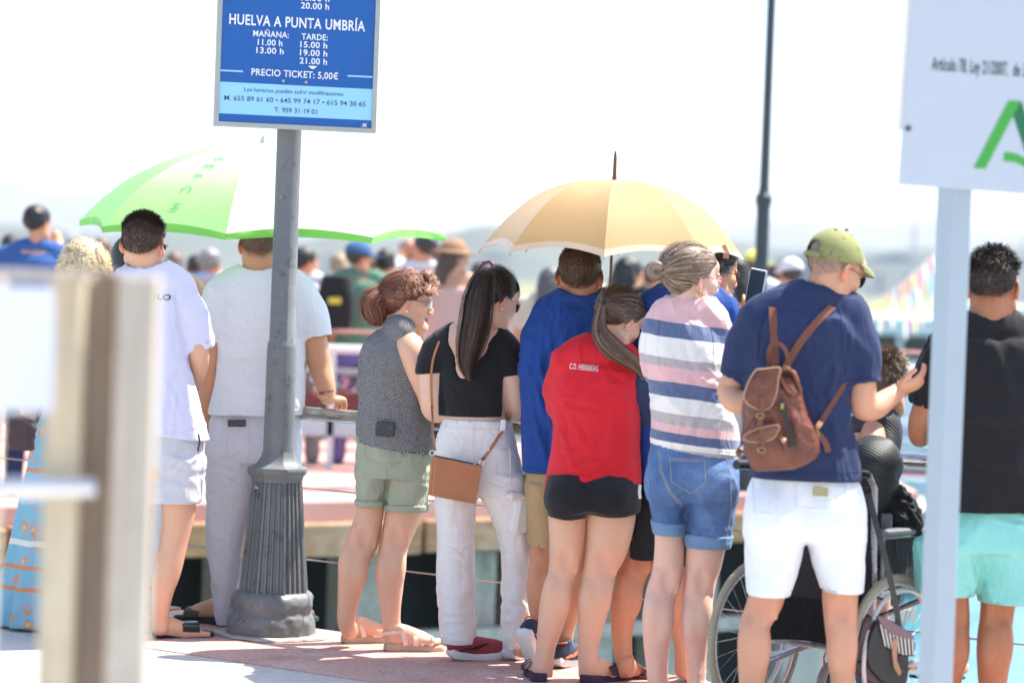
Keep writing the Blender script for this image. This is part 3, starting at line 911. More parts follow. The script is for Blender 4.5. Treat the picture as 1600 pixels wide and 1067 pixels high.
class Person:
    def __init__(s, D, foot, label, skin=SK_TAN, group=None, z=0.0):
        s.D = D; s.skin = skin; g = P(foot, 533, D)
        s.root = root('person', (float(g[0]), float(D), z), label, 'person', group)
        s.parts = []; s.H = None
    def p(s, px, py, dd=0.0): return P(px, py, s.D + dd)
    def rows(s, L):
        out = []
        for r in L:
            y, xl, xr, dep = r[:4]; dd = r[4] if len(r) > 4 else 0
            c = s.p((xl + xr) / 2, y, dd); out.append((c[2], c[0], c[1], S(xr - xl, s.D + dd) / 2, dep / 2))
        return out
    def nodes(s, L):
        out = []
        for r in L:
            px, py, w = r[:3]; dd = r[3] if len(r) > 3 else 0
            c = s.p(px, py, dd); out.append((c[0], c[1], c[2], S(w, s.D + dd) / 2))
        return out
    def head(s, px, py, dd=0, neck=(), **kw):
        nk = [(s.p(a, b, c), S(w, s.D) / 2) for (a, b, w, c) in neck]
        kw.setdefault('skin', s.skin)
        s.H = Head(s.p(px, py, dd), neck=nk or None, **kw)
        s.parts.append(s.H.world()); return s.H
    def add(s, f, h=.005, tintf=None, relax_=0):
        V, Fq = f.mesh(h)
        C = np.tile(np.array(s.skin), (len(V), 1))
        if tintf: C = tintf(V, C)
        s.parts.append((V, Fq, C))
    def limb(s, L, h=.005, k=.008, extra=None, tintf=None):
        f = F3(); f.chain(s.nodes(L), 0.0, sub=5)
        if extra: extra(f)
        s.add(f, h, tintf)
    def core(s, rows):
        f = F3(); f.loft(s.rows(rows), .0, n=2.2, sub=3); V, Fq = f.mesh(.018)
        s.parts.append((V, Fq, np.tile(np.array(s.skin), (len(V), 1))))
    def hand(s, *a, **kw):
        kw.setdefault('skin', s.skin); s.parts.append(hand_mesh(*a, **kw))
    def cloth(s, name, f, mat, h=.0072, cut=None, cols=None, **kw):
        V, Fq = f.mesh(h)
        if kw: V = wrinkle(V, Fq, **kw)
        C = cols(V) if cols else None
        o = meshobj(name, V, Fq, mat, s.root, C); sub(o, s.root); return o
    def finish(s):
        V, Fq, C = joinVF(s.parts)
        s.body = meshobj('body', V, Fq, skin_mat(), s.root, C); return s.body
    def tee(s, rows, shL, neck, shR, slL=None, slR=None, hole=None, shw=70, nw=60, slope=(0, 0), n=2.5, hollow=True, k=.035, hemh=.03, sleeve_hollow=True, dep_n=0, ripple=None):
        """rows top..hem; shL/neck/shR (px,py,dd) ridge of the shoulders; sleeves lists of (px,py,w,dd); hole=(px,py,w,dd, tilt_dd)"""
        f = F3(); R = s.rows(rows); tp_ = max(R)
        f.loft(R + [(tp_[0] + .034, tp_[1], tp_[2], tp_[3] * .80, tp_[4] * .55)], 0, n=n, slope=slope, ripple=ripple)
        mid = lambda a, b, t: tuple(a[i] + (b[i] - a[i]) * t for i in range(3))
        f.chain(s.nodes([(shL[0], shL[1], shw * .78, shL[2]), (*mid(shL, neck, .55)[:2], shw, mid(shL, neck, .5)[2]), (neck[0], neck[1], nw, neck[2]),
                         (*mid(shR, neck, .55)[:2], shw, mid(shR, neck, .5)[2]), (shR[0], shR[1], shw * .78, shR[2])]), k, sub=4)
        for sl in (slL, slR):
            if sl is None: continue
            f.sleeve(s.nodes(sl), .030)
        if hole:
            c = s.p(hole[0], hole[1], hole[3]); t = hole[4] if len(hole) > 4 else .0
            rr = S(hole[2], s.D) / 2
            f.loft([(c[2] + .004, c[0], c[1] + .004, rr * .90, rr * .90), (c[2] + .05, c[0], c[1] + t, rr * 1.02, rr * 1.02), (c[2] + .16, c[0], c[1] + t, rr * 1.3, rr * 1.3)], .008, 's', n=2, sub=1)
        if hollow:
            lowr = min(R, key=lambda q: q[0]); z0 = lowr[0]
            zs = sorted(R, key=lambda q: q[0])
            nxt = zs[1]
            t = min(1, .05 / max(nxt[0] - z0, 1e-3))
            up = tuple(lowr[i] + (nxt[i] - lowr[i]) * t for i in range(5))
            sub_ = lambda q, z, g: (z, q[1], q[2], max(q[3] - g, .02), max(q[4] - g, .02))
            f.loft([sub_(lowr, z0 - .06, .012), sub_(up, z0 + .035, .014)], .003, 's', n=n, sub=1, slope=slope)
        return f
# ------------------------------------------------------------------ setting
def E_(t): return np.array([-1.43 + 2.07 * t, 12.7 - 1.57 * t])
EDIR = np.array([2.07, -1.57]) / math.hypot(2.07, 1.57); ENRM = np.array([-EDIR[1] * -1 * -1, 0]); ENRM = np.array([-.604, -.797])

def grid_sheet(name, poly, z, mat, kind='structure'):
    me = bpy.data.meshes.new(name)
    me.from_pydata([(x, y, z) for x, y in poly], [], [tuple(range(len(poly)))]); me.materials.append(mat)
    o = bpy.data.objects.new(name, me); link(o); return tag(o, kind=kind)

# terracotta paving strip and pale concrete apron
t = NT('terracotta_paving'); o_ = t.coord()
c = t.mix(t.ramp(t.noise(o_, 1.7, 6, .65), [(.3, 0), (.7, 1)]), (.54, .29, .24), (.62, .42, .36))
c = t.mix(t.ramp(t.noise(o_, 55, 5, .7), [(.38, .55), (.6, 0)]), c, (.26, .12, .095))
c = t.mix(t.ramp(t.noise(o_, 4.5, 7, .75), [(.5, 0), (.75, .6)]), c, (.62, .54, .50))
c = t.mix(t.ramp(t.noise(o_, 2.6, 8, .8, 1.2), [(.54, 0), (.64, .55)]), c, (.22, .13, .11)); c = t.mix(t.ramp(t.noise(o_, 9, 8, .85, .5), [(.60, 0), (.63, .8)]), c, (.16, .11, .10))
t.base(c); t.rough(.85); t.bump(t.noise(o_, 160, 5, .7), .5, .004); PAV = t.m
t = NT('pale_concrete'); o_ = t.coord()
c = t.mix(t.ramp(t.noise(o_, 1.2, 6, .65), [(.3, 0), (.7, 1)]), (.56, .54, .51), (.47, .45, .43))
c = t.mix(t.ramp(t.noise(o_, 70, 5, .7), [(.36, .5), (.55, 0)]), c, (.30, .28, .27)); c = t.mix(t.ramp(t.noise(o_, 8, 8, .85, .5), [(.60, 0), (.63, .7)]), c, (.2, .19, .18))
t.base(c); t.rough(.88); t.bump(t.noise(o_, 140, 5, .7), .5, .004); CON = t.m
t = NT('quay_concrete'); o_ = t.coord()
c = t.mix(t.ramp(t.noise(t.coord(scale=(3, 3, .5)), 2.2, 7, .7), [(.3, 0), (.72, 1)]), (.54, .46, .38), (.28, .235, .19))
c = t.mix(t.ramp(t.noise(o_, 22, 6, .75), [(.45, 0), (.62, .6)]), c, (.55, .54, .50))
t.base(c); t.rough(.9); t.bump(t.noise(o_, 18, 7, .7), .8, .02); QUAY = t.m

m = MB()
a, b = E_(-4), E_(7)
m.prism([(0, 0), (1, 0), (1, 1), (0, 1)], ((0, 0, 0), (0, 0, 0), (0, 0, 0)), (0, 0, 0)); m.v = []; m.f = []
e0, e1 = E_(-4), E_(7); w = 1.02
q0, q1 = e0 + ENRM * w, e1 + ENRM * w
o = None
def slab(name, poly, z0, z1, mat, kind='structure'):
    mb = MB(); n = len(poly)
    mb.add([(x, y, z0) for x, y in poly] + [(x, y, z1) for x, y in poly],
           [tuple(range(n))[::-1], tuple(range(n, 2 * n))] + [(i, (i + 1) % n, (i + 1) % n + n, i + n) for i in range(n)])
    ob = bpy.data.objects.new(name, mb.mesh(name, mat)); link(ob); return tag(ob, kind=kind)
slab('terracotta_pavement', [tuple(e0), tuple(q0), tuple(q1), tuple(e1)], -.28, 0, PAV)
slab('quay_wall', [tuple(e0 + ENRM * .12), tuple(q0), tuple(q1), tuple(e1 + ENRM * .12)], -3.2, -.284, QUAY)
slab('concrete_pavement', [tuple(q0 - EDIR * 0), (-14, -6), (16, -6), tuple(q1)], -.30, -.004, CON)

# water
t = NT('water'); o_ = t.coord()
t.base((.09, .25, .30)); t.rough(.16); t.b.inputs['Specular IOR Level'].default_value = .6
b1 = t.bump(t.noise(t.coord(scale=(1, .45, 1)), 1.1, 5, .6), .55, .25)
t.bump(t.noise(t.coord(scale=(1, .5, 1)), 6, 4, .6), .5, .05, b1)
grid_sheet('water', [(-2500, 2), (2500, 2), (2500, 900), (-2500, 900)], -2.5, t.m)
# marsh and ground to the horizon
t = NT('marsh_ground'); o_ = t.coord()
c = t.mix(t.ramp(t.noise(t.coord(scale=(.4, 1, 1)), .012, 6, .6), [(.35, 0), (.65, 1)]), (.20, .19, .075), (.13, .155, .06))
c = t.mix(t.ramp(t.noise(o_, .2, 5, .7), [(.4, .4), (.6, 0)]), c, (.26, .235, .12))
t.base(c); t.rough(.95); MARSH = t.m
grid_sheet('marsh', [(-1200, 345), (-120, 352), (60, 347), (260, 356), (1200, 350), (1500, 1300), (-1500, 1300)], -2.2, MARSH)
grid_sheet('ground', [(-6000, -900), (6000, -900), (6000, 7000), (-6000, 7000)], -3.1, MARSH)

def ridge(name, D, pts, depth, mat, seed=0, amp=1.0):
    """hill chain with real depth; pts (px,py) crest line"""
    xs = [p[0] for p in pts]; ys = [p[1] for p in pts]; n = 110; V = []; F = []
    pr = [(-.5, 0), (-.25, .5), (-.1, .85), (0, 1), (.15, .8), (.35, .4), (.5, 0)]
    for i in range(n):
        px = xs[0] + (xs[-1] - xs[0]) * i / (n - 1); c = P(px, np.interp(px, xs, ys), D)
        hgt = c[2] + 3 + amp * noise(np.array([[i * .35, seed, 0]]), seed)[0] * 4
        for dy, k in pr:
            V.append((c[0], D + dy * depth + 20 * math.sin(i * .7 + dy * 5), -3 + hgt * k + (0 if k == 0 else noise(np.array([[i * .5, dy * 4, 3]]), seed)[0] * 3)))
    m_ = len(pr)
    for i in range(n - 1):
        for j in range(m_ - 1):
            F.append((i * m_ + j, (i + 1) * m_ + j, (i + 1) * m_ + j + 1, i * m_ + j + 1))
    mb = MB(); mb.add(V, F); ob = bpy.data.objects.new(name, mb.mesh(name, mat, True)); link(ob); return tag(ob, kind='structure')
def earth(name, a, b, sc):
    t = NT(name); t.base(t.mix(t.ramp(t.noise(t.coord(), sc, 6, .65), [(.38, 0), (.62, 1)]), a, b)); t.rough(.95); return t.m
ridge('hills', 5200, [(-600, 268), (-200, 272), (0, 288), (160, 296), (330, 318), (520, 345), (680, 350), (760, 349), (900, 350), (1100, 352), (1300, 345), (1500, 352), (1700, 352), (2300, 345)], 900, earth('far_hill', (.10, .10, .09), (.15, .135, .105), .004), 2, 3)
ridge('hills', 2100, [(-600, 350), (0, 358), (250, 365), (500, 372), (700, 362), (765, 356), (830, 364), (950, 372), (1200, 385), (1450, 392), (1700, 398), (2300, 395)], 400, earth('near_hill', (.05, .07, .05), (.08, .09, .06), .01), 5, 1)

# far shore sheds and factory stack
WHT = plain('far_white_wall', (.55, .55, .54), .8); BLU = plain('far_blue_roof', (.12, .18, .26), .7); TER = plain('far_terracotta_roof', (.42, .17, .10), .8)
def shed(px0, px1, py_top, D, mat, roof, label):
    a = P(px0, py_top, D); b = P(px1, py_top, D); z1 = (a[2] + b[2]) / 2; w_ = abs(b[0] - a[0]); cx = (a[0] + b[0]) / 2
    r = root('warehouse', (cx, D, -2.2), label, 'building', 'sheds on the far shore')
    h_ = max(z1 + 2.2, 3); dp = max(w_ * .4, 12)
    MB().box((cx, D, -2.2 + h_ * .4), (w_, dp, h_ * .8)).build('wall', mat, r)
    MB().prism([(-w_ * .51, 0), (w_ * .51, 0), (w_ * .51, h_ * .05), (0, h_ * .2), (-w_ * .51, h_ * .05)], ((cx, D - dp * .52, -2.2 + h_ * .8 + .02), (1, 0, 0), (0, 0, 1)), (0, dp * 1.04, 0)).build('roof', roof, r)
    n_ = max(2, int(w_ / 14))
    for i in range(min(n_, 6)):
        MB().box((cx - w_ / 2 + w_ * (i + .5) / min(n_, 6), D - dp / 2 - .1, -2.2 + h_ * .35), (w_ * .05 + 1, .3, h_ * .35)).build('door', BLU, r)
shed(30, 118, 352, 1200, WHT, WHT, 'long pale shed on the far shore left of the green beach umbrella')
shed(500, 560, 398, 900, WHT, TER, 'small terracotta roofed shed on the far shore between lamp post and blue cap')
shed(640, 720, 402, 1100, WHT, TER, 'wide terracotta roofed shed on the far shore behind the man with raised arms')
shed(745, 800, 396, 1250, WHT, BLU, 'blue roofed shed on the far shore under the left rim of the gold umbrella')
shed(1215, 1290, 398, 1000, BLU, BLU, 'dark blue shed on the far shore behind the green cap')
shed(1352, 1440, 396, 1250, WHT, BLU, 'tall pale warehouse on the far shore between the green cap and the white sign post')
shed(1545, 1640, 404, 1150, WHT, BLU, 'pale warehouse on the far shore beyond the black shirt at the right edge')
c0 = P(828, 205, 3600)
mb = MB(); mb.lathe([(4.2, -3), (3.2, c0[2] * .5), (2.4, c0[2])], (c0[0], 3600, 0), 12)
solo('chimney', mb, WHT, 'thin pale factory stack rising from the far shore left of the gold umbrella', 'chimney')

# ------------------------------------------------------------------ second pier
TIMB = None
t = NT('weathered_timber'); o_ = t.coord(scale=(1, 1, 8))
c = t.mix(t.ramp(t.noise(o_, 3, 6, .7), [(.3, 0), (.7, 1)]), (.42, .235, .105), (.20, .105, .05))
c = t.mix(t.ramp(t.noise(t.coord(), 1.5, 5, .7), [(.5, 0), (.7, .6)]), c, (.52, .42, .30))
t.base(c); t.rough(.85); t.bump(t.noise(o_, 10, 5, .7), .6, .01); TIMB = t.m
pier_mat = None
t = NT('pier_deck'); o_ = t.coord()
c = t.mix(t.ramp(t.noise(o_, .8, 6, .6), [(.35, 0), (.65, 1)]), (.50, .24, .20), (.58, .36, .31))
t.base(c); t.rough(.85); t.bump(t.noise(o_, 30, 5, .7), .4, .01); pier_mat = t.m
def PE(px): return 18.9 + (px - 540) * .0032         # near edge distance of the pier along the picture
pl = [G(px, 100, 0) for px in ()]
xl, xr = P(-700, 500, 16.5)[0], P(1452, 500, 21.6)[0]
slab('pier_deck', [(xl, 15.9), (xr, 21.8), (xr, 29.5), (xl, 29.5)], -.16, 0, pier_mat)
r = root('timber_pier', (0, 19, -2.6), 'old timber and concrete pier beyond the railing carrying the distant crowd', 'pier')
pe = lambda x: 15.9 + (x - xl) / (xr - xl) * 5.9
dirp = Vector((xr - xl, 5.9, 0)).normalized(); ang = math.atan2(5.9, xr - xl)
Mp = Matrix.Rotation(ang, 3, 'Z')
nb = 7; L_ = (xr - xl) / nb
for i in range(nb):      # timber fascia in lengths
    x = xl + L_ * (i + .5); mb = MB().box((x, pe(x) - .09, -.24 + .01 * (i % 3)), (L_ / math.cos(ang) - .03, .14, .22), Mp, .012)
    mb.build('beam', TIMB, r)
rp = random.Random(3)
x = xl + .3; i = 0
DARK = plain('painted_pier_shade', (.035, .036, .036), .95)  # near-black colour paints in the shade under the deck
while x < xr:            # concrete piles
    w_ = rp.choice([.26, .34, .42, .55]); mb = MB().box((x, pe(x) + .25 + rp.random() * .25, -1.52), (w_, .3, 2.3), Mp, .02); mb.build('pile', QUAY, r)
    x += w_ + rp.choice([.10, .16, .3, .42]); i += 1
mb = MB().box(((xl + xr) / 2, pe((xl + xr) / 2) + 1.1, -1.5), ((xr - xl) / math.cos(ang), .2, 2.3), Mp); mb.build('shade_backing', DARK, r)  # backing sheet, shows as painted shade in the gaps between piles
MB().box(((xl + xr) / 2, pe((xl + xr) / 2) + .14, -.95), ((xr - xl) / math.cos(ang), .12, .10), Mp).build('tie_beam', QUAY, r)

# barrier on the second pier with planters
STEELW = plain('white_painted_steel', (.75, .76, .76), .4); STEELG = plain('grey_painted_steel', (.38, .40, .42), .4)
DB = 22.0
r = root('railing', (P(600, 700, DB)[0], DB, 0), 'white tubular railing on the far pier in front of the distant crowd', 'railing')
xa, xb = P(-500, 550, DB)[0], P(1448, 550, DB)[0]
MB().tube([(xa, DB, .93), (xb, DB, .93)], .034, 8).build('top_rail', STEELW, r, True)
MB().tube([(xa, DB, .76), (xb, DB, .76)], .020, 8).build('middle_rail', STEELG, r, True)
MB().tube([(xa, DB + .25, 1.06), (xb, DB + .25, 1.06)], .016, 8).build('back_rail', plain('rusty_pink_rail', (.55, .28, .22), .6), r, True)
MB().box(((xa + xb) / 2, DB, .32), (xb - xa, .05, .13)).build('kick_board', plain('pale_blue_board', (.50, .60, .64), .6), r)
k = 0; x = xa + .4
while x < xb:
    MB().box((x, DB, .465), (.05, .05, .93)).build('post', STEELW, r); x += 1.55
PLT = plain('maroon_planter', (.16, .035, .035), .7)
rr = random.Random(11); x = xa + .5; j = 0
LEAF = plain('grey_green_leaf', (.10, .13, .07), .6); FLW = plain('pale_flower', (.62, .62, .66), .6); FLP = plain('pink_flower', (.50, .16, .17), .6)
where = ['behind the left fence', 'behind the boy', 'left of the lamp post', 'right of the lamp post', 'behind the woman in the dotted top', 'behind the ponytail', 'behind the blue shirt', 'behind the red shirt', 'behind the striped top', 'behind the backpack', 'near the wheelchair', 'at the far end']
while x < xb - .6:
    p_ = root('planter', (x, DB + .14, .40), 'maroon planter', 'planter', 'planters hung along the far pier railing')
    p_['label'] = 'maroon planter of pale flowers on the far railing ' + where[min(j, 11)]
    MB().box((x, DB + .14, .50), (.92, .18, .20), None, .02).build('trough', PLT, p_)
    lv = MB(); f1 = MB(); f2 = MB()
    for q in range(260):
        c = Vector((x + rr.uniform(-.46, .46), DB + .14 + rr.uniform(-.12, .12), .60 + rr.uniform(-.04, .16))); s_ = rr.uniform(.012, .03)
        d = Vector((rr.gauss(0, 1), rr.gauss(0, 1), rr.gauss(0, 1))).normalized(); e = d.orthogonal().normalized() * s_; g = d.cross(e)
        (lv if q % 4 < 2 else f1 if q % 4 == 2 else f2).add([c + e, c + g, c - e, c - g], [(0, 1, 2, 3)])
    lv.build('leaves', LEAF, p_)['kind'] = 'stuff'; f1.build('white_flowers', FLW, p_)['kind'] = 'stuff'; f2.build('pink_flowers', FLP, p_)['kind'] = 'stuff'
    x += 1.0; j += 1

# ------------------------------------------------------------------ near railing
t = NT('polished_rail'); o_ = t.coord()
t.base(t.mix(t.ramp(t.noise(t.coord(scale=(1, 1, 1)), 14, 4, .6), [(.4, 0), (.7, 1)]), (.55, .50, .47), (.40, .32, .27))); t.rough(.16); t.b.inputs['Metallic'].default_value = .95
t.bump(t.noise(o_, 40, 3, .5), .08, .003); RAIL = t.m
t = NT('rusty_plate'); o_ = t.coord()
c = t.mix(t.ramp(t.noise(t.coord(scale=(6, 6, 1)), 5, 6, .7), [(.3, 0), (.7, 1)]), (.36, .22, .155), (.24, .13, .09))
c = t.mix(t.ramp(t.noise(o_, 60, 5, .7), [(.5, 0), (.7, .5)]), c, (.50, .38, .30)); t.base(c); t.rough(.7); t.bump(t.noise(o_, 90, 5, .7), .5, .004); RUST = t.m
WIRE = plain('rail_cable', (.42, .36, .32), .35, .8)
rz = math.atan2(EDIR[1], EDIR[0]); Mr = Matrix.Rotation(rz, 3, 'Z')
e = E_(.5); r = root('railing', (e[0], e[1], 0), 'polished tube railing on flat rust brown posts along the promenade edge', 'railing')
inset = ENRM * .06
A0, A1 = E_(-3.2) + inset, E_(4.2) + inset
MB().tube([(A0[0], A0[1], .925), (A1[0], A1[1], .925)], .029, 14).build('top_rail', RAIL, r, True)
for z_ in (.30, .605):
    MB().tube([(A0[0], A0[1], z_), (A1[0], A1[1], z_)], .0035, 6).build('cable', WIRE, r, True)
for tt in (-2.57, -2.06, -1.55, -1.04, -.53, -.03, .492, 1.0, 1.49, 2.0, 2.51, 3.02):
    c = E_(tt) + inset
    ps = sub(MB().box((c[0], c[1], .45), (.026, .088, .886), Mr @ Matrix.Rotation(math.radians(52), 3, 'Z'), .003).build('post', RUST, r), r)
    MB().box((c[0], c[1], .0065), (.13, .13, .009), Mr, .002).build('base_plate', RUST, ps)
    for q in (-1, 1):
        MB().lathe([(.009, 0), (.009, .012), (.005, .018)], (c[0] + ENRM[0] * .05 * q, c[1] + ENRM[1] * .05 * q, .0115), 6).build('bolt', WIRE, ps)
# ------------------------------------------------------------------ lettering
def text_mesh(s, bold=0.0, ext=.0):
    cu = bpy.data.curves.new('t', 'FONT'); cu.body = s; cu.size = 1; cu.offset = bold; cu.resolution_u = 4; cu.space_character = 1.0 + 4.5 * bold
    ob = bpy.data.objects.new('t', cu); COL.objects.link(ob)
    dg = bpy.context.evaluated_depsgraph_get(); me = bpy.data.meshes.new_from_object(ob.evaluated_get(dg))
    v = np.empty(len(me.vertices) * 3); me.vertices.foreach_get('co', v)
    COL.objects.unlink(ob); bpy.data.objects.remove(ob); bpy.data.curves.remove(cu)
    return me, v.reshape(-1, 3)
CAPH = None
def put_text(s, L, R, n, cap, mat, parent, bold=0.0, name='lettering', lift=.0015, up=None, caps=True):
    """baseline from point L to point R, cap height in metres, n = normal to the viewer"""
    global CAPH
    if CAPH is None:
        _, vv = text_mesh('H'); CAPH = vv[:, 1].max()
    me, v = text_mesh(s, bold)
    L = Vector(L); R = Vector(R); n = Vector(n).normalized(); e1 = (R - L); W_ = e1.length; e1.normalize(); e2 = n.cross(e1).normalized()
    sx = W_ / (v[:, 0].max() - v[:, 0].min()); sy = cap / CAPH
    X = (v[:, 0:1] - v[:, 0].min()) * sx; Y = v[:, 1:2] * sy
    w = np.array(L)[None] + X * np.array(e1) + Y * np.array(e2) + np.array(n) * lift - np.array(parent['_org'])
    me.vertices.foreach_set('co', w.astype(np.float32).ravel()); me.materials.clear(); me.materials.append(mat); me.update()
    me.name = name
    o = bpy.data.objects.new(name, me); return link(o, parent)

# ------------------------------------------------------------------ lamp post with timetable
t = NT('painted_cast_iron'); o_ = t.coord()
c = t.mix(t.ramp(t.noise(o_, 5, 6, .7), [(.3, 0), (.7, 1)]), (.170, .176, .172), (.120, .125, .124))
c = t.mix(t.ramp(t.noise(o_, 16, 6, .75), [(.56, 0), (.62, .6)]), c, (.06, .062, .065)); c = t.mix(t.ramp(t.noise(o_, 34, 7, .8), [(.63, 0), (.66, .8)]), c, (.42, .42, .40)); c = t.mix(t.ramp(t.noise(o_, 3, 7, .7), [(.52, 0), (.7, .4)]), c, (.20, .16, .13))
c = t.mix(t.ramp(t.noise(t.coord(scale=(1, 1, .2)), 24, 4, .7), [(.62, 0), (.72, .4)]), c, (.30, .31, .31))
t.base(c); t.rough(t.ramp(t.noise(o_, 12, 5, .6), [(.3, .38), (.7, .6)])); t.bump(t.noise(o_, 45, 6, .7), .3, .005); IRON = t.m
LD = 11.94; lp = P(425, 985, LD); lx = lp[0]
zz = lambda y: 1.55 - (y - 417.5) * LD / FPX
r = root('lamp_post', (lx, LD, 0), 'grey cast iron lamp post with fluted base and blue timetable sign', 'lamp post')
lc = (lx, LD, 0)
MB().lathe([(.064, zz(712)), (.063, zz(640)), (.062, zz(546)), (.0605, zz(543)), (.0605, zz(538)), (.0535, zz(534)), (.0520, zz(205)), (.050, 3.4)], lc, 40).build('pole', IRON, r, True)
def oct_(w, z): return 1.0 / max(math.cos(((w + math.pi / 8) % (math.pi / 4)) - math.pi / 8), .01) * .965
mb = MB(); mb.lathe([(.066, zz(706)), (.070, zz(712)), (.078, zz(718)), (.088, zz(724)), (.104, zz(728)), (.124, zz(731)), (.127, zz(734)), (.127, zz(738)), (.118, zz(743)), (.110, zz(746)), (.108, zz(753))][::-1], lc, 64, mod=oct_)
mb.build('collar', IRON, r, True)
def flute(w, z):
    k = 1.0 / max(math.cos(((w + math.pi / 8) % (math.pi / 4)) - math.pi / 8), .01) * .965
    u = (w / (math.pi / 4) * 4) % 1.0
    return k * (1 - (.080 if .30 < u < .70 else .040 if .2 < u < .8 else 0))
mb = MB(); mb.lathe([(.106 + (.147 - .106) * s_ , zz(752) + (zz(930) - zz(752)) * s_) for s_ in np.linspace(1, 0, 10)], lc, 320, mod=flute); mb.build('fluted_base', IRON, r, True)
def lump(w, z):
    p_ = np.array([[math.cos(w) * 2.2, math.sin(w) * 2.2, z * 14]])
    return 1 + .050 * noise(p_, 4)[0] + .028 * noise(p_ * 3, 8)[0] - .03 * max(0, noise(p_ * 1.7, 15)[0])
pf = [(.150, zz(924)), (.163, zz(928)), (.170, zz(933)), (.172, zz(944)), (.168, zz(952)), (.171, zz(957)), (.182, zz(963)), (.187, zz(972)), (.188, zz(984)), (.192, zz(995)), (.196, .004)]
z_ = np.linspace(0, 1, 34); pz = np.interp(z_, np.linspace(0, 1, len(pf)), [q[1] for q in pf]); pr_ = np.interp(z_, np.linspace(0, 1, len(pf)), [q[0] for q in pf])
mb = MB(); mb.lathe(list(zip(pr_, pz))[::-1], lc, 110, mod=lump); mb.build('plinth', IRON, r, True)
mb = MB(); mb.lathe([(.235, .003), (.232, .010), (.19, .014)], lc, 60, mod=lambda w, z: 1 + .10 * noise(np.array([[math.cos(w) * 2, math.sin(w) * 2, 0]]), 9)[0]); mb.build('mortar_skirt', QUAY, r, True)
MB().lathe([(.010, 0), (.010, .006), (.006, .009)], (lx - .075, LD - .108, zz(762)), 8).build('screw', WIRE, r)
# lantern high above the picture
mb = MB(); mb.lathe([(.06, 3.4), (.10, 3.44), (.16, 3.5), (.22, 3.9), (.24, 3.92), (.10, 4.1), (.02, 4.2)], lc, 8); mb.build('lantern', IRON, r)

SY = math.radians(12); su = Vector((math.cos(SY), math.sin(SY), 0)); sn = Vector((math.sin(SY), -math.cos(SY), 0)); so_ = Vector(P(460, 203, LD - .085))
def onp(px, py, off=0.0, o=None, n=None):
    o = Vector(o if o is not None else so_); n = Vector(n if n is not None else sn); o = o + n * off
    d = ray(px, py); c = Vector((0, 0, CAM_H)); return c + d * ((o - c).dot(n) / d.dot(n))
UP = Vector((0, 0, 1))
b0, b1 = onp(333.5, 197.2), onp(587, 208); W_ = (b1 - b0).length; zb = b0.z
BL = plain('sign_blue', rgb(20, 90, 165), .35, spec=.4, var=.05); LB = plain('sign_pale_blue', rgb(150, 208, 240), .35, var=.04); WH = plain('sign_white', (.82, .84, .86), .4, var=.02)
DBL = plain('sign_dark_blue', rgb(22, 60, 110), .4); ALU = plain('aluminium_frame', (.42, .42, .40), .35, .8, bump=.2)
sg = sub(MB().box((0, 0, 0), (.001, .001, .001)).build('sign_board', ALU, r), r)
bpy.data.objects.remove(sg)
HS = 1.02
def sbox(u0, u1, v0, v1, d0, d1):
    """box in the plane of the sign"""
    return MB().prism([(u0, v0), (u1, v0), (u1, v1), (u0, v1)], (Vector((b0.x, b0.y, zb)) + sn * d0, su, UP), sn * (d1 - d0))
sg = sub(sbox(.006, W_ - .006, .006, HS - .006, -.02, 0).build('sign_board', BL, r), r)
fw = .020
for bx in (sbox(0, fw, fw, HS - fw, -.028, .007), sbox(W_ - fw, W_, fw, HS - fw, -.028, .007), sbox(0, W_, 0, fw, -.028, .0065), sbox(0, W_, HS - fw, HS, -.028, .0065)):
    bx.build('frame', ALU, sg)
def vv(px, py): q = onp(px, py); return (q - b0).dot(su), q.z - zb
v1_, v2_ = (vv(341, 128)[1] + vv(582, 139.8)[1]) / 2, (vv(340, 177)[1] + vv(580, 188.7)[1]) / 2
sbox(fw, W_ - fw, v2_, v1_, .0, .0012).build('pale_panel', LB, sg)
for (xa_, ya_, xb_, yb_) in ((341.7, 110.2, 379.4, 112.0), (543, 119.0, 582, 120.8)):
    u0, v0 = vv(xa_, ya_); u1, v1 = vv(xb_, yb_); v0 = (v0 + v1) / 2
    sbox(max(u0, fw), min(u1, W_ - fw), v0 - .0035, v0 + .0035, 0, .0015).build('rule', LB, sg)
px1 = LD / FPX
TX = [('HUELVA A PUNTA UMBRÍA', 358, 37.7, 570, 49.5, 15.3, WH, .018), ('MAÑANA:', 395.3, 57, 451, 60, 9.0, WH, .014), ('TARDE:', 471, 62, 511.8, 64, 9.0, WH, .014),
      ('11.00 h', 402.5, 70.6, 441, 72.6, 9, WH, .014), ('13.00 h', 400.4, 83.2, 443, 85.4, 9, WH, .014), ('15.00 h', 469, 74.2, 511, 76.4, 9, WH, .014),
      ('19.00 h', 468.5, 86.8, 511, 89, 9, WH, .014), ('21.00 h', 468, 99.6, 510.7, 101.8, 9, WH, .014), ('20.00 h', 470, 13.7, 514, 16.0, 9.3, WH, .014), ('18.30 h', 470.4, 1.2, 514.4, 3.5, 9.3, WH, .014),
      ('PRECIO TICKET: 5,00€', 392.6, 117.6, 528, 124.8, 10, WH, .014), ('Los horarios pueden sufrir modificaciones.', 381.4, 143.1, 537.5, 150.6, 6.2, DBL, .0),
      ('M. 655 89 61 60 • 645 99 74 17 • 615 94 30 65', 350.3, 156.6, 571, 167.2, 7.4, DBL, .003), ('T. 959 31 19 01', 428.3, 175.4, 494.9, 178.9, 7.2, DBL, .003)]
for s_, xa_, ya_, xb_, yb_, cp, mt, bd in TX:
    put_text(s_, onp(xa_, ya_), onp(xb_, yb_), sn, cp * px1, mt, sg, bd, lift=.0026)
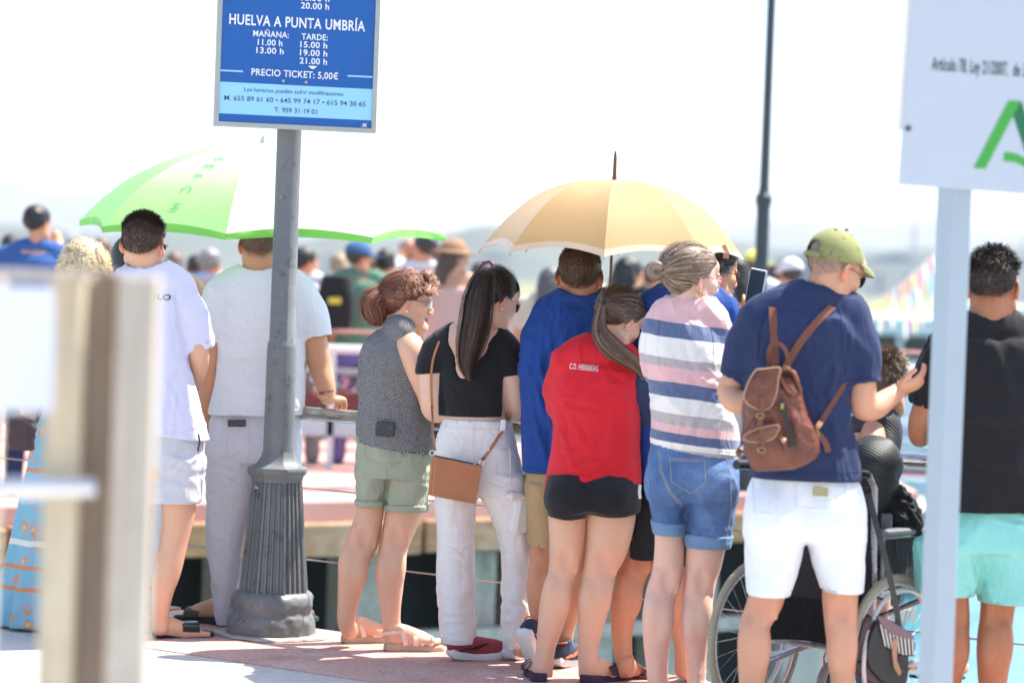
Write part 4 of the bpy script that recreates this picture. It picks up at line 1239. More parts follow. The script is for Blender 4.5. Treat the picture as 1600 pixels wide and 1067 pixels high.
MB().prism([(-.017, .005), (.017, .005), (.017, .002), (0, -.009), (-.017, .002)], (onp(488.5, 105.5, .0005), su, UP), sn * .002).build('arrow_mark', WH, sg)
for (a_, b_) in ((442.7, 126.8), (478.4, 129)):
    MB().tube([onp(a_, b_, -.002), onp(a_, b_, .005)], [.0075, .006], 12).build('bolt', ALU, sg)
lg = MB(); lg.prism([(-.008, 0), (-.002, .010), (.004, .004), (.010, .012), (.008, -.001)], (onp(569, 196.5, .0005), su, UP), sn * .001); lg.prism([(-.013, -.004), (.013, -.004), (.013, -.006), (-.013, -.006)], (onp(569, 196.5, .0005), su, UP), sn * .001); lg.build('small_emblem', WH, sg)
MB().tube([so_ + Vector((0, 0, .1)) - sn * .022 + su * 0 - Vector((.01, 0, 0)), Vector((lx, LD, so_.z + .1))], .015, 8).build('bracket', ALU, r)

# ------------------------------------------------------------------ second lamp post, further off
D2 = 21.3; c2 = P(1190, 400, D2)
r = root('lamp_post', (c2[0], D2, 0), 'thin dark lamp post rising behind the gold umbrella against the sky', 'lamp post')
BK = plain('dark_lamp_paint', (.045, .055, .062), .45, bump=.15)
z2 = lambda y: P(1190, y, D2)[2]
MB().lathe([(.050, 0), (.050, z2(330)), (.053, z2(322)), (.062, z2(318)), (.062, z2(306)), (.044, z2(302)), (.037, z2(292)), (.034, z2(150)), (.033, 4.6)], (c2[0], D2, 0), 24).build('pole', BK, r, True)
MB().lathe([(.14, 0), (.12, .12), (.10, .2), (.08, .75), (.10, .78), (.055, .86)], (c2[0], D2, 0), 16).build('base', BK, r, True)
MB().lathe([(.04, 4.6), (.18, 4.7), (.24, 5.1), (.05, 5.3)], (c2[0], D2, 0), 8).build('lantern', BK, r)

# ------------------------------------------------------------------ right sign
DS = 8.2
PW = plain('painted_white_post', (.36, .43, .48), .45, var=.06, bump=.1)
cp_ = P(1461, 1067, DS); pxx = cp_[0]
r = root('notice_board', (pxx, DS, 0), 'white notice board with a green emblem on a square pale post', 'sign')
s_ = .0735; Mz = Matrix.Rotation(math.radians(27), 3, 'Z')
MB().box((pxx, DS, 1.0), (s_, s_, 2.0), Mz, .004).build('post', PW, r)
SYR = math.radians(6); rn = Vector((math.sin(SYR), -math.cos(SYR), 0)).normalized()
so2 = Vector(P(1495, 290, DS - .06))
c_ll = onp(1403.5, 288.5, 0, so2, rn); c_lr = onp(1600, 303.4, 0, so2, rn); u2 = (c_lr - c_ll).normalized(); v2 = rn.cross(u2).normalized()
PNL = plain('notice_panel', (.47, .52, .58), .38, var=.03)
pb = sub(MB().prism([(0, 0), (.72, 0), (.72, .80), (0, .80)], (c_ll - rn * .004, u2, v2), rn * .004).build('panel', PNL, r), r)
MB().prism([(-.009, .155), (.70, .155), (.70, .82), (-.009, .82)], (c_ll - rn * .034, u2, v2), rn * .028).build('backing', plain('notice_back', (.80, .78, .74), .5), r)
pxs = DS / FPX
INK = plain('notice_ink', (.03, .03, .035), .5)
q1_ = onp(1455.5, 109.6, 0, so2, rn); q2_ = onp(1574, 118.4, 0, so2, rn)
put_text('Artículo 78. Ley 21/2007,', q1_, q2_, rn, 20 * pxs, INK, pb, .014)
q3 = q1_ + (q2_ - q1_).normalized() * ((1584 - 1455.5) * pxs * 1.003); put_text('de 3 de', q3, q3 + (q2_ - q1_).normalized() * .068, rn, 20 * pxs, INK, pb, .014)
def ppoly(pts, mat, nm, off=.0015):
    pp = [onp(a_, b_, off, so2, rn) for a_, b_ in pts]; mb = MB(); n = len(pp)
    mb.add(pp + [p_ - rn * .001 for p_ in pp], [tuple(range(n))[::-1], tuple(range(n, 2 * n))] + [(i, (i + 1) % n, (i + 1) % n + n, i + n) for i in range(n)]); return mb.build(nm, mat, pb)
GR = plain('emblem_green', rgb(62, 160, 62), .45, var=.03); GD = plain('emblem_dark_green', rgb(24, 105, 66), .45, var=.03)
ppoly([(1520.9, 262.9), (1539.8, 263.8), (1595.3, 158), (1575.8, 157.4)], GR, 'emblem')
ppoly([(1595.6, 158), (1583, 181.6), (1612, 267), (1633, 268)], GD, 'emblem')
arc = [(1569, 238), (1580, 238.5), (1592, 242), (1602, 248), (1609, 256)]; arc2 = [(1606, 267), (1598, 259.5), (1588, 254.5), (1578, 252.6), (1568, 252.6)]
ppoly(arc + arc2, GR, 'emblem')
MB().tube([onp(1419, 201, -.002, so2, rn), onp(1419, 201, .006, so2, rn)], [.0095, .007], 10).build('screw', plain('screw_dark', (.10, .10, .10), .4, .8), pb)

# ------------------------------------------------------------------ foreground fence
def wood(name, a, b, sc=1.0):
    t = NT(name); g = t.coord(scale=(26, 26, 1.4))
    c = t.mix(t.ramp(t.noise(g, 2.2 * sc, 5, .65), [(.3, 0), (.7, 1)]), a, b)
    c = t.mix(t.ramp(t.noise(t.coord(scale=(60, 60, 2)), 3, 4, .7), [(.55, 0), (.68, .6)]), c, tuple(q * .45 for q in b))
    c = t.mix(t.ramp(t.noise(t.coord(), 5, 5, .7), [(.5, 0), (.7, .35)]), c, tuple(min(q * 1.4, .8) for q in a))
    t.base(c); t.rough(.88); t.bump(t.noise(g, 3, 5, .7), .6, .006); return t.m
W1 = wood('pale_pine', (.63, .54, .38), (.50, .41, .28)); W2 = wood('brown_board', (.33, .255, .19), (.23, .17, .125)); W3 = wood('silvered_board', (.56, .50, .41), (.42, .36, .29))
DF = 4.9
r = root('wooden_fence', (P(150, 900, DF)[0], DF, 0), 'weathered wooden gate post of joined boards, very close at the left', 'fence')
def board(x0, x1, ytop, D, th, mat, nm, lean=0):
    a_ = P(x0, 750, D); b_ = P(x1, 750, D); zt = P((x0 + x1) / 2, ytop, D)[2]
    MB().box(((a_[0] + b_[0]) / 2, D, zt / 2), (b_[0] - a_[0], th, zt), None, .004).build(nm, mat, r)
board(70, 124, 432, DF, .05, W1, 'board'); board(126, 176, 424, DF + .045, .045, W2, 'board'); board(178, 239, 430, DF, .055, W3, 'board')
board(-14, -2, 436, DF + .03, .05, W3, 'board')
a_ = P(-160, 425, DF); b_ = P(150, 430, DF)
MB().box(((a_[0] + b_[0]) / 2, DF - .045, b_[2] - .004), (b_[0] - a_[0], .04, .016), None, .003).build('top_rail', W3, r)
a_ = P(-160, 762, DF - .06); b_ = P(150, 762, DF - .06)
MB().tube([a_, (a_ * .4 + b_ * .6), b_], .0175, 12).build('steel_bar', plain('bright_steel', (.75, .75, .75), .18, .7), r, True)
PAPER = plain('white_paper', (.74, .75, .80), .7, var=.03)
mb = MB(); V = []; F = []
cc = [P(-120, 0, DF - .04)[0], P(90, 0, DF - .04)[0]]; zt, zl = P(40, 446, DF)[2], P(40, 645, DF)[2]
n = 14
x0w, x1w = P(-120, 545, DF - .09)[0], P(88, 545, DF - .09)[0]
for i in range(n):
    for j in range(n):
        u = i / (n - 1); v = j / (n - 1); V.append((x0w + (x1w - x0w) * u - .006 * (1 - v) ** 2 * u, DF - .10 - .012 * math.sin(u * 5 + v * 2) * v, zt + (zl - zt) * v + .008 * u * v))
for i in range(n - 1):
    for j in range(n - 1): F.append((i * n + j, i * n + j + 1, (i + 1) * n + j + 1, (i + 1) * n + j))
V += [(x, y + .0012, z) for x, y, z in V]; F += [tuple(q + n * n for q in f[::-1]) for f in F]
mb.add(V, F); solo('paper_notice', mb, PAPER, 'blank white paper sheet pinned to the fence at the left edge', 'notice', smooth=True)

# ------------------------------------------------------------------ boats and bunting
def boat(px, D, beam, L, hullc, cabc, label, cab=True, stripe=None, roof_y=None):
    x = P(px, 600, D)[0]; r = root('boat', (x, D, -2.5), label, 'boat')
    HL = plain('hull_' + str(hullc), hullc, .35, var=.08); CB = plain('cabin_' + str(cabc), cabc, .4, var=.05); GL = plain('boat_glass', (.02, .03, .04), .1)
    V = []; F = []; n = 9; secs = [(-.5, .86), (-.3, .97), (0, 1), (.25, .85), (.42, .5), (.5, .08)]
    for k, (t_, w_) in enumerate(secs):
        for j in range(n):
            a_ = math.pi * j / (n - 1); sx = math.cos(a_); V.append((x + sx * abs(sx) ** -.35 * w_ * beam / 2 if abs(sx) > 1e-6 else x, D + t_ * L, -2.5 + 1.15 + .5 * max(t_, 0) - (1.25 + .3 * max(t_, 0)) * math.sin(a_) ** .6))
    for k in range(len(secs) - 1):
        for j in range(n - 1): F.append((k * n + j, k * n + j + 1, (k + 1) * n + j + 1, (k + 1) * n + j))
    F.append(tuple(range(n))[::-1]); F.append(tuple((len(secs) - 1) * n + j for j in range(n)))
    mb = MB(); mb.add(V, F); mb.build('hull', HL, r, True)
    mb = MB(); mb.prism([(math.copysign(w_ * beam / 2 * .97, s_), t_ * L) for s_ in (1,) for t_, w_ in secs] + [(-w_ * beam / 2 * .97, t_ * L) for t_, w_ in secs[::-1]], ((x, D, -2.5 + 1.12), (1, 0, 0), (0, 1, 0)), (0, 0, -.05)); mb.build('deck', CB, r)
    if stripe: MB().box((x, D - L / 2 - .03, -1.9), (beam * .8, .06, .16)).build('stripe', plain('boat_red', (.45, .05, .05), .5), r)
    if cab:
        zr = P(px, roof_y, D)[2] if roof_y else .3
        cb = sub(MB().box((x, D + .1 * L, (zr - 1.38) / 2), (beam * .72, L * .4, zr + 1.38), None, .06).build('cabin', CB, r), r)
        for q in (-1, 0, 1):
            MB().box((x + q * beam * .23, D + .1 * L - L * .2 - .012, zr - .55), (beam * .19, .03, .5)).build('window', GL, cb)
        MB().box((x, D + .06 * L, zr + .05), (beam * .9, L * .62, .08), None, .02).build('roof', WH, cb)
        for q in (-1, 1): MB().tube([(x + q * beam * .42, D - .22 * L, -1.4), (x + q * beam * .42, D - .22 * L, zr)], .03, 6).build('roof_post', WH, r)
        MB().tube([(x, D, zr), (x, D, zr + 1.9)], .03, 6).build('mast', STEELG, r)
    MB().tube([(x - beam * .42, D - L * .45, -.95), (x + beam * .42, D - L * .45, -.95)], .025, 6).build('guard_rail', WH, r)
    return r
boat(1420, 58, 2.9, 9, (.62, .66, .66), (.60, .66, .68), 'white ferry boat with roofed cabin moored beyond the wheelchair', True, True, 500)
boat(1372, 40, 1.5, 5, (.10, .30, .30), (.7, .72, .72), 'small turquoise dinghy on the water right of the green cap', False)
boat(1590, 70, 3.2, 10, (.5, .12, .1), (.62, .62, .6), 'red hulled boat on the water beyond the black shirt', True, False, 485)
boat(835, 120, 3.4, 12, (.60, .62, .62), (.55, .6, .6), 'white launch far out on the water left of the gold umbrella handle', True, True, 478)
boat(700, 95, 3, 9, (.2, .3, .4), (.6, .6, .6), 'blue hulled boat on the water behind the woman in the dotted top', True, False, 486)
boat(350, 110, 3.2, 10, (.55, .58, .6), (.65, .66, .66), 'pale boat on the water behind the beach umbrella pole', True, False, 462)
boat(505, 84, 3, 9, (.58, .60, .6), (.62, .66, .66), 'pale boat on the water between lamp post and green shirt', True, False, 478)
FC = [plain('flag_%d' % i, c, .7, var=.03) for i, c in enumerate([(.75, .20, .34), (.80, .68, .18), (.22, .55, .70), (.78, .76, .74), (.28, .62, .34), (.55, .32, .66), (.80, .36, .20)])]
DM = 30.0
mastx = P(1482, 400, DM); r = root('bunting', tuple(float(q) for q in (P(1400, 480, DM)[0], DM, -2.5)), 'strings of pastel bunting flags sloping from a mast to the right of the green cap', 'bunting')
MB().tube([(mastx[0], DM, -2.5), (mastx[0], DM, P(1482, 370, DM)[2])], .05, 8).build('mast', STEELG, r)
rf = random.Random(5)
for (a_, b_) in (((1482, 378), (1335, 492)), ((1482, 402), (1372, 492)), ((1482, 432), (1410, 500))):
    A = P(*a_, DM); B = P(*b_, DM - 4); MB().tube([A, (A + B) / 2 - np.array([0, 0, .06]), B], .008, 5).build('string', WIRE, r)
    n = 16
    for i in range(n):
        t_ = (i + .5) / n; c = A * (1 - t_) + B * t_ - np.array([0, 0, .06 * 4 * t_ * (1 - t_)]); w_ = .11
        d = (B - A) / np.linalg.norm(B - A) * w_; dn = np.array([rf.uniform(-.03, .03), rf.uniform(-.08, .02), -.18]); e = np.array([0, .004, 0])
        mb = MB(); mb.add([c - d / 2 * 1, c + d / 2, c + dn + d * .4, c + dn - d * .4] + [q + e for q in (c - d / 2, c + d / 2, c + dn + d * .4, c + dn - d * .4)], [(0, 1, 2, 3), (7, 6, 5, 4), (0, 4, 5, 1), (1, 5, 6, 2), (2, 6, 7, 3), (3, 7, 4, 0)])
        mb.build('flag', FC[rf.randrange(7)], r)
# ------------------------------------------------------------------ the people in front
BLACKP = plain('black_plastic', (.012, .012, .013), .25)
GOLD = plain('gold_metal', (.75, .52, .20), .25, .9); SILV = plain('silver_metal', (.7, .7, .7), .25, .9)
LENS = plain('dark_lens', (.008, .008, .010), .08, spec=.7)
PEARL = plain('pearl', (.78, .76, .74), .2)
def glasses(pr, fr_mat, lens_mat, z=.004, lw=.024, lh=.017, thick=.0016, y=.103):
    H = pr.H; fr = MB()
    W = lambda a, b, c: H.W(np.array([[a, b, c]]))[0]
    for q in (-1, 1):
        ring = [W(q * .033 + lw * math.cos(w), y - .010 * abs(math.cos(w) * q + 1 - 1) * (1 if math.cos(w) * q > 0 else 0), z + lh * math.sin(w)) for w in np.linspace(0, 2 * math.pi, 17)]
        fr.tube(ring, thick, 6)
        fr.tube([W(q * (.033 + lw), y - .010, z + .006), W(q * .074, .070, z + .008), W(q * .079, .010, z + .008), W(q * .079, -.012, z - .002)], thick, 6)
    fr.tube([W(-.010, y, z + .005), W(0, y + .004, z + .007), W(.010, y, z + .005)], thick, 6)
    g = fr.build('glasses', fr_mat, pr.root, True); sub(g, pr.root)
    for q in (-1, 1):
        mb = MB(); n = 14
        pts = [W(q * .033 + lw * .97 * math.cos(w), y - .009 * max(0, math.cos(w) * q), z + lh * .97 * math.sin(w)) for w in np.linspace(0, 2 * math.pi, n, endpoint=False)]
        bk = [np.array(p_) - (H.R @ np.array([0, .0015, 0])) for p_ in pts]
        mb.add(pts + bk, [tuple(range(n)), tuple(range(n, 2 * n))[::-1]] + [(i, (i + 1) % n, (i + 1) % n + n, i + n) for i in range(n)]); mb.build('lens', lens_mat, g)
    return g
CLR = NT('clear_lens'); CLR.base((.8, .85, .9)); CLR.rough(.05); CLR.b.inputs['Transmission Weight'].default_value = .85; CLR.b.inputs['IOR'].default_value = 1.2; CLR = CLR.m
def hoop(pr, q, rad=.010, th=.0014, mat=None, z=-.036, name='earring', dy=0):
    H = pr.H; pts = [H.W(np.array([[q * .083, -.006 + dy + rad * math.cos(w), z - rad + rad * math.sin(w)]]))[0] for w in np.linspace(0, 6.283, 17)]
    MB().tube(pts, th, 6).build(name, mat or GOLD, pr.root, True)
def stud(pr, q):
    c = pr.H.W(np.array([[q * .084, -.004, -.036]]))[0]
    MB().lathe([(.001, -.0055), (.004, -.004), (.0055, 0), (.004, .004), (.001, .0055)], c, 10).build('earring', PEARL, pr.root, True)
from mathutils.bvhtree import BVHTree
_bvh = {}
def hem(o, pts, m, r_=.0013): seam(None, o, pts, m, r_, 'hem_stitch')
def bvh_of(o):
    if o.name not in _bvh:
        V, Fq = KEEP[o.name]; _bvh[o.name] = BVHTree.FromPolygons([tuple(v) for v in V], [tuple(int(i) for i in f) for f in Fq])
    return _bvh[o.name]
def hit(o, px, py):
    c = Vector((0, 0, CAM_H)); d = ray(px, py).normalized(); h = bvh_of(o).ray_cast(c, d)
    return (h[0], h[1]) if h[0] is not None else (None, None)
def on_cloth(o, txt, out=.0025):
    """lay flat lettering on the cloth it is printed on"""
    me = txt.data; org = Vector(txt.parent['_org']); b = bvh_of(o)
    for v in me.vertices:
        w = v.co + org; h = b.ray_cast(Vector((w.x, w.y - .6, w.z)), Vector((0, 1, 0)))
        if h[0] is not None: v.co = h[0] + Vector((0, -out, 0)) - org
def seam(pr, parent, pts, mat, r_=.0016, name='seam', off=0):
    if parent.name in KEEP and len(pts) > 1:
        A = np.array([(q[0], q[1]) for q in pts], float); out = []
        for i in range(len(A) - 1):
            n = max(2, int(np.hypot(*(A[i + 1] - A[i])) / 4))
            for k in range(n + (i == len(A) - 2)):
                q = A[i] + (A[i + 1] - A[i]) * k / n; h, nn_ = hit(parent, *q)
                if h is not None: out.append(h - ray(*q).normalized() * .0008)
        if len(out) > 2:
            MB().tube(out, r_, 5).build(name, mat, parent, True); return
    _seam(pr, parent, pts, mat, r_, name)
def _seam(pr, parent, pts, mat, r_=.0016, name='seam', off=0):
    """raised stitched line through pixel points (px,py,dd)"""
    MB().tube([pr.p(*q) for q in pts], r_, 5).build(name, mat, parent, True)

DENIM = None
# cloth colours
C_LAV = fabric('lavender_cotton', (.66, .65, .78), (.63, .62, .75), wr=.35)
C_WHT = fabric('white_slub_jersey', (.80, .79, .79), (.76, .75, .755), slub=True)
C_LGREY = fabric('light_grey_marl', (.60, .60, .63), (.55, .55, .58), slub=True)
C_LINEN = fabric('pale_lilac_linen', (.71, .66, .69), (.67, .62, .65), slub=True, wr=.55)
C_SAGE = fabric('sage_twill', (.36, .375, .275), (.32, .335, .24), wr=.6)
C_BLACK = fabric('black_jersey', (.012, .012, .014), (.016, .016, .018), wr=.3, sheen=.12)
C_CREAM = fabric('cream_denim', (.80, .755, .72), (.76, .71, .68), wr=.45)
C_BLUE = fabric('royal_blue_jersey', (.013, .060, .28), (.010, .050, .235), wr=.4, rough=.75)
C_BLUE2 = fabric('deep_blue_jersey', (.012, .030, .20), (.010, .026, .17), wr=.4, rough=.75)
C_KHAKI = fabric('khaki_twill', (.50, .34, .17), (.44, .29, .14), wr=.5)
C_RED = fabric('red_sport_polyester', (.68, .010, .022), (.60, .008, .018), wr=.35, rough=.6, sheen=.1)
C_NAVY = fabric('navy_jersey', (.022, .034, .095), (.018, .028, .080), wr=.45, rough=.8)
C_NAVYS = fabric('navy_sport_sleeve', (.025, .045, .11), (.02, .035, .09), wr=.35, rough=.6)
C_WSHORT = fabric('white_denim', (.80, .82, .84), (.76, .79, .82), wr=.5, hue=.02)
C_AQUA = fabric('aqua_swim_fabric', (.27, .67, .60), (.24, .62, .55), wr=.6, rough=.7)
C_CAP = fabric('olive_cap_twill', (.26, .27, .115), (.23, .24, .10), wr=.2)

def strap_over(pr, pts, w, mat, th=.004, name='strap', nrm=(0, -1, 0), parent=None):
    P3 = spl([list(pr.p(*q)) for q in pts], 4)
    MB().band(list(P3), nrm, w, th).build(name, mat, parent, True)

# ---- A boy in a lavender tee
A = Person(11.7, 262, 'young man with faded haircut, lavender white tee and grey shorts beside the wooden fence', SK_LIGHT)
A.head(224, 383, 0, neck=[(224, 392, 38, -.0), (226, 420, 41, -.003), (232, 445, 54, .0)], yaw=14, pitch=6, roll=3, haircol=(.045, .032, .024), fade=.060, hairmode='fade', wide=1.02, size=1.07)
hair_short(A.H, A.root, (.050, .034, .024), N=6500, ltop=.024, lside=.009, hi=(.12, .08, .05), seed=1, messy=.2, lo=.026)
glasses(A, BLACKP, LENS)
f = A.tee([(452, 188, 272, .20), (475, 172, 288, .235), (520, 180, 292, .25), (580, 182, 303, .25), (640, 182, 318, .26), (678, 182, 328, .265)],
          (186, 458, 0), (232, 434, 0), (283, 450, 0), slL=[(180, 462, 46, 0), (165, 500, 52, .0), (158, 540, 56, .01)], slR=[(284, 462, 44, 0), (300, 490, 50, 0), (309, 545, 54, .02)],
          hole=(229, 445, 56, .005, .0), slope=(-.10, 0), shw=56, nw=52)
V, Fq = f.mesh(.0072)
cr = lambda pr, *q: [(pr.p(a, b, -.13), pr.p(c, d, -.13), am, wd) for a, b, c, d, am, wd in q]
V = wrinkle(V, Fq, .0035, (9, 9, 3), 21, creases=cr(A, (290, 520, 262, 600, .007, .012), (292, 500, 250, 520, .006, .012), (300, 620, 270, 660, .005, .014), (270, 470, 284, 540, .006, .010)) + autocr(A, (235, 480, 315, 670), 12, 78, 20, 90, .0045, .010, 1))
sh = meshobj('tshirt', V, Fq, C_LAV, A.root); sub(sh, A.root)
on_cloth(sh, put_text('POLO', A.p(222, 467, -.132), A.p(265, 469, -.118), (0.1, -1, 0), .022, plain('print_black', (.02, .02, .03), .6), sh, .02, lift=.004))
A.core([(440, 205, 260, .10), (470, 196, 272, .15), (560, 200, 280, .17), (700, 200, 290, .19), (760, 215, 280, .15)])
A.limb([(284, 465, 30, 0), (303, 520, 33, 0), (311, 556, 32, .0), (306, 590, 28, .12), (296, 600, 22, .25)])
A.limb([(180, 465, 30, 0), (160, 540, 33, 0), (160, 600, 30, .05), (170, 650, 24, .18)])
f = F3(); f.loft(A.rows([(655, 196, 316, .23), (700, 190, 318, .245), (730, 190, 319, .25)]), 0, n=2.4)
f.loft(A.rows([(715, 243, 319, .235), (750, 240, 318, .235), (785, 237, 314, .23)]), .02, n=2.3, slope=(.02, 0)); f.loft(A.rows([(715, 186, 246, .235), (785, 180, 240, .23)]), .02, n=2.3)
f.loft(A.rows([(775, 248, 306, .19), (810, 248, 304, .19)]), .003, 's', sub=1)
V, Fq = f.mesh(.0072); V = wrinkle(V, Fq, .004, (11, 11, 4), 5, creases=cr(A, (250, 700, 310, 740, .006, .015), (300, 700, 262, 760, .005, .014)))
hem(sh, [(245, 678), (285, 674), (325, 664)], C_LAV); hem(sh, [(286, 537), (308, 538), (330, 532)], C_LAV); hem(sh, [(272, 452), (276, 490), (284, 530)], C_LAV, .0017)
st = meshobj('shorts', V, Fq, C_LGREY, A.root); sub(st, A.root)
seam(A, st, [(315, 668, -.02), (318, 720, -.03), (314, 782, -.03)], C_LGREY, .002)
def legA(f): foot_chain(f, (P(243, 990, 11.75)[0], 11.72), 62, .25, -1)
A.limb([(276, 760, 60, 0), (279, 800, 52, .0), (272, 845, 44, -.01), (262, 890, 43, -.02), (254, 925, 34, -.02), (250, 960, 27, -.0), (250, 980, 26, .0)], extra=legA, h=.0055)
A.limb([(212, 760, 60, .05), (210, 830, 48, .05), (205, 890, 43, .02), (200, 960, 28, .05), (200, 985, 28, .05)], extra=lambda f: foot_chain(f, (P(200, 990, 11.8)[0], 11.8), 40, .25, -1), h=.008)
sandal(A, (P(238, 990, 11.7)[0], 11.72), 62, 1, BLACKP, BLACKP, .275, 'slide')
sandal(A, (P(196, 990, 11.8)[0], 11.8), 40, 1, BLACKP, BLACKP, .275, 'slide')
MB().tube([A.p(310, 678, -.12), A.p(312, 690, -.13), A.p(309, 705, -.13)], .004, 6).build('drawstring', BLACKP, A.root, True)
A.finish()

# ---- B man in white under the beach umbrella
B = Person(12.22, 405, 'man in white tee and lilac trousers behind the lamp post under the beach umbrella', SK_TAN)
B.head(406, 384, 0, neck=[(406, 400, 46, 0), (406, 425, 50, 0), (407, 450, 66, 0)], yaw=4, pitch=4, haircol=(.06, .045, .035), fade=.045, hairmode='fade', wide=1.04)
hair_short(B.H, B.root, (.06, .045, .03), N=3600, ltop=.012, lside=.005, seed=3, lo=.014)
f = B.tee([(455, 348, 470, .21), (480, 334, 482, .25), (530, 340, 480, .26), (590, 338, 478, .255), (630, 329, 476, .285), (648, 326, 475, .295)],
          (345, 462, 0), (407, 440, 0), (470, 460, 0), slL=[(344, 468, 52, 0), (334, 500, 58, 0), (331, 532, 58, 0)], slR=[(470, 466, 52, 0), (485, 490, 56, 0), (491, 527, 56, 0)],
          hole=(406, 452, 58, .0, .0), slope=(.03, 0), shw=62, nw=64)
V, Fq = f.mesh(.0075)
V = wrinkle(V, Fq, .0042, (7, 7, 4), 33, creases=cr(B, (345, 600, 420, 625, .008, .014), (340, 618, 400, 636, .007, .012), (345, 520, 372, 560, .006, .012), (470, 520, 450, 580, .006, .012), (350, 560, 400, 590, .005, .014)) + autocr(B, (345, 520, 470, 640), 16, 10, 22, 80, .0040, .009, 2) + autocr(B, (350, 470, 460, 600), 8, 75, 20, 90, .003, .012, 3))
ob_ = sub(meshobj('tshirt', V, Fq, C_WHT, B.root), B.root)
hem(ob_, [(330, 640), (400, 644), (474, 640)], C_WHT); hem(ob_, [(308, 521), (330, 526), (354, 525)], C_WHT); hem(ob_, [(468, 521), (490, 520), (514, 514)], C_WHT)
hem(ob_, [(352, 462), (350, 500), (356, 535)], C_WHT, .0017); hem(ob_, [(462, 462), (466, 500), (468, 530)], C_WHT, .0017)
B.core([(450, 375, 440, .10), (480, 355, 465, .16), (600, 350, 460, .19), (700, 345, 455, .19)])
B.limb([(340, 480, 36, 0), (330, 530, 38, 0), (325, 575, 36, 0), (326, 610, 32, .03), (326, 650, 26, .1), (330, 670, 20, .14)])
B.limb([(478, 480, 38, 0), (492, 530, 38, 0), (500, 570, 37, .02), (508, 600, 31, .0), (512, 621, 25, .0)])
B.hand(B.p(512, 621, .0), (.55, .78, -.12), (-.78, .55, .0), curl=(.55, .8, .7), spread=.05, size=.95)
strapm = BLACKP
MB().tube([Vector(B.p(510, 612, -.01)) + Vector((.034 * math.cos(w), .034 * math.sin(w), .006 * math.cos(w))) for w in np.linspace(0, 6.283, 20)], .0022, 6).build('bracelet', BLACKP, B.root, True)
f = F3(); f.loft(B.rows([(638, 334, 468, .23), (665, 327, 471, .26), (700, 324, 470, .27), (722, 322, 466, .25)]), 0, n=2.4)
f.loft(B.rows([(690, 323, 408, .25), (750, 322, 404, .235), (800, 322, 392, .215), (850, 323, 380, .20), (900, 328, 374, .18), (940, 334, 370, .165), (975, 338, 362, .15)]), .02, n=2.2)
f.loft(B.rows([(690, 398, 468, .25), (750, 400, 470, .235), (850, 408, 465, .20), (940, 415, 458, .165), (975, 420, 452, .15)]), .02, n=2.2)
f.loft(B.rows([(965, 343, 358, .12), (990, 343, 358, .12)]), .003, 's', sub=1)
V, Fq = f.mesh(.0075)
V = wrinkle(V, Fq, .0030, (6, 6, 8), 41, creases=cr(B, (330, 720, 400, 690, .008, .016), (325, 780, 390, 760, .006, .013), (330, 860, 372, 880, .007, .010), (332, 905, 368, 893, .006, .010), (340, 945, 366, 950, .006, .009), (396, 700, 360, 745, .007, .013)) + autocr(B, (325, 700, 385, 960), 16, 18, 25, 45, .0040, .007, 4))
tr = meshobj('trousers', V, Fq, C_LINEN, B.root); sub(tr, B.root)
seam(B, tr, [(352, 668, -.145), (356, 715, -.145), (380, 722, -.150), (392, 712, -.150), (390, 666, -.15)], C_LINEN, .0022, 'pocket_edge')
for fx, dd, sd in ((352, -.0, -1), (438, .06, 1)):
    sandal(B, (P(fx, 985, B.D + dd)[0], B.D + dd), -60 if sd < 0 else 30, sd, plain('brown_leather', (.08, .045, .03), .5), plain('dark_sole', (.03, .025, .02), .8), .275, 'slide')
    f = F3(); f.chain(B.nodes([(fx * .6 + 160, 690, 40, dd), (fx - 2, 800, 30, dd), (fx - 2, 940, 27, dd), (fx - 1, 968, 25, dd), (fx - 1, 978, 26, dd)]), 0); foot_chain(f, (P(fx, 985, B.D + dd)[0] + .0, B.D + dd), -60 if sd < 0 else 30, .25, sd, lift=.026); B.add(f, .006)
B.finish()
ph = MB(); c = B.p(370, 661, -.152); ph.box(c, (.078, .009, .030), Matrix.Rotation(math.radians(-3), 3, 'Y'), .004)
solo('phone', ph, plain('phone_black', (.015, .015, .018), .2), 'black phone tucked in the back pocket of the lilac trousers', 'phone')

# ---- C woman in dotted sleeveless top
Cc = Person(11.6, 615, 'woman with curly auburn hair, glasses and dotted black sleeveless top seen in profile', (.70, .41, .27))
Cc.head(636, 473, 0, neck=[(628, 490, 44, 0), (622, 512, 46, .0), (616, 535, 60, .0)], yaw=82, pitch=6, roll=0, female=True, haircol=(.10, .035, .022), size=.98)
hair_tied(Cc.H, Cc.root, (0, -.125, .03), (.16, .050, .030), N=3200, hi=(.42, .17, .09), hf=.18, wav=.004, lift=.008)
AUB = dict(col=(.19, .060, .033), hi=(.55, .27, .14))
hair_curly(Cc.H, Cc.root, N=1700, L=.030, rad=.010, cond=lambda L: (L[:, 2] > .035) & (L[:, 1] > -.04), seed=8, grav=.1, hf=.3, turns=1.6, **AUB)
hair_curly(Cc.H, Cc.root, N=900, L=.050, rad=.012, cond=lambda L: (L[:, 2] > .06) & (L[:, 1] > .045), seed=9, grav=.1, hf=.4, turns=1.5, **AUB)
tn = [Cc.p(604, 452, 0), Cc.p(590, 465, -.01), Cc.p(583, 478, -.02), Cc.p(590, 492, -.02), Cc.p(596, 502, 0)]
nd = [(*q, r_) for q, r_ in zip(tn, (.022, .045, .052, .042, .016))]
f = F3(); f.chain([(a_, b_, c_, r_ * .75) for a_, b_, c_, r_ in nd], 0); V, Fq = f.mesh(.007); V = wrinkle(V, Fq, .006, (40, 40, 40), 3)
meshobj('hair_bun', V, Fq, hair_mat(), Cc.root, np.tile(np.array((.07, .022, .014)), (len(V), 1)))
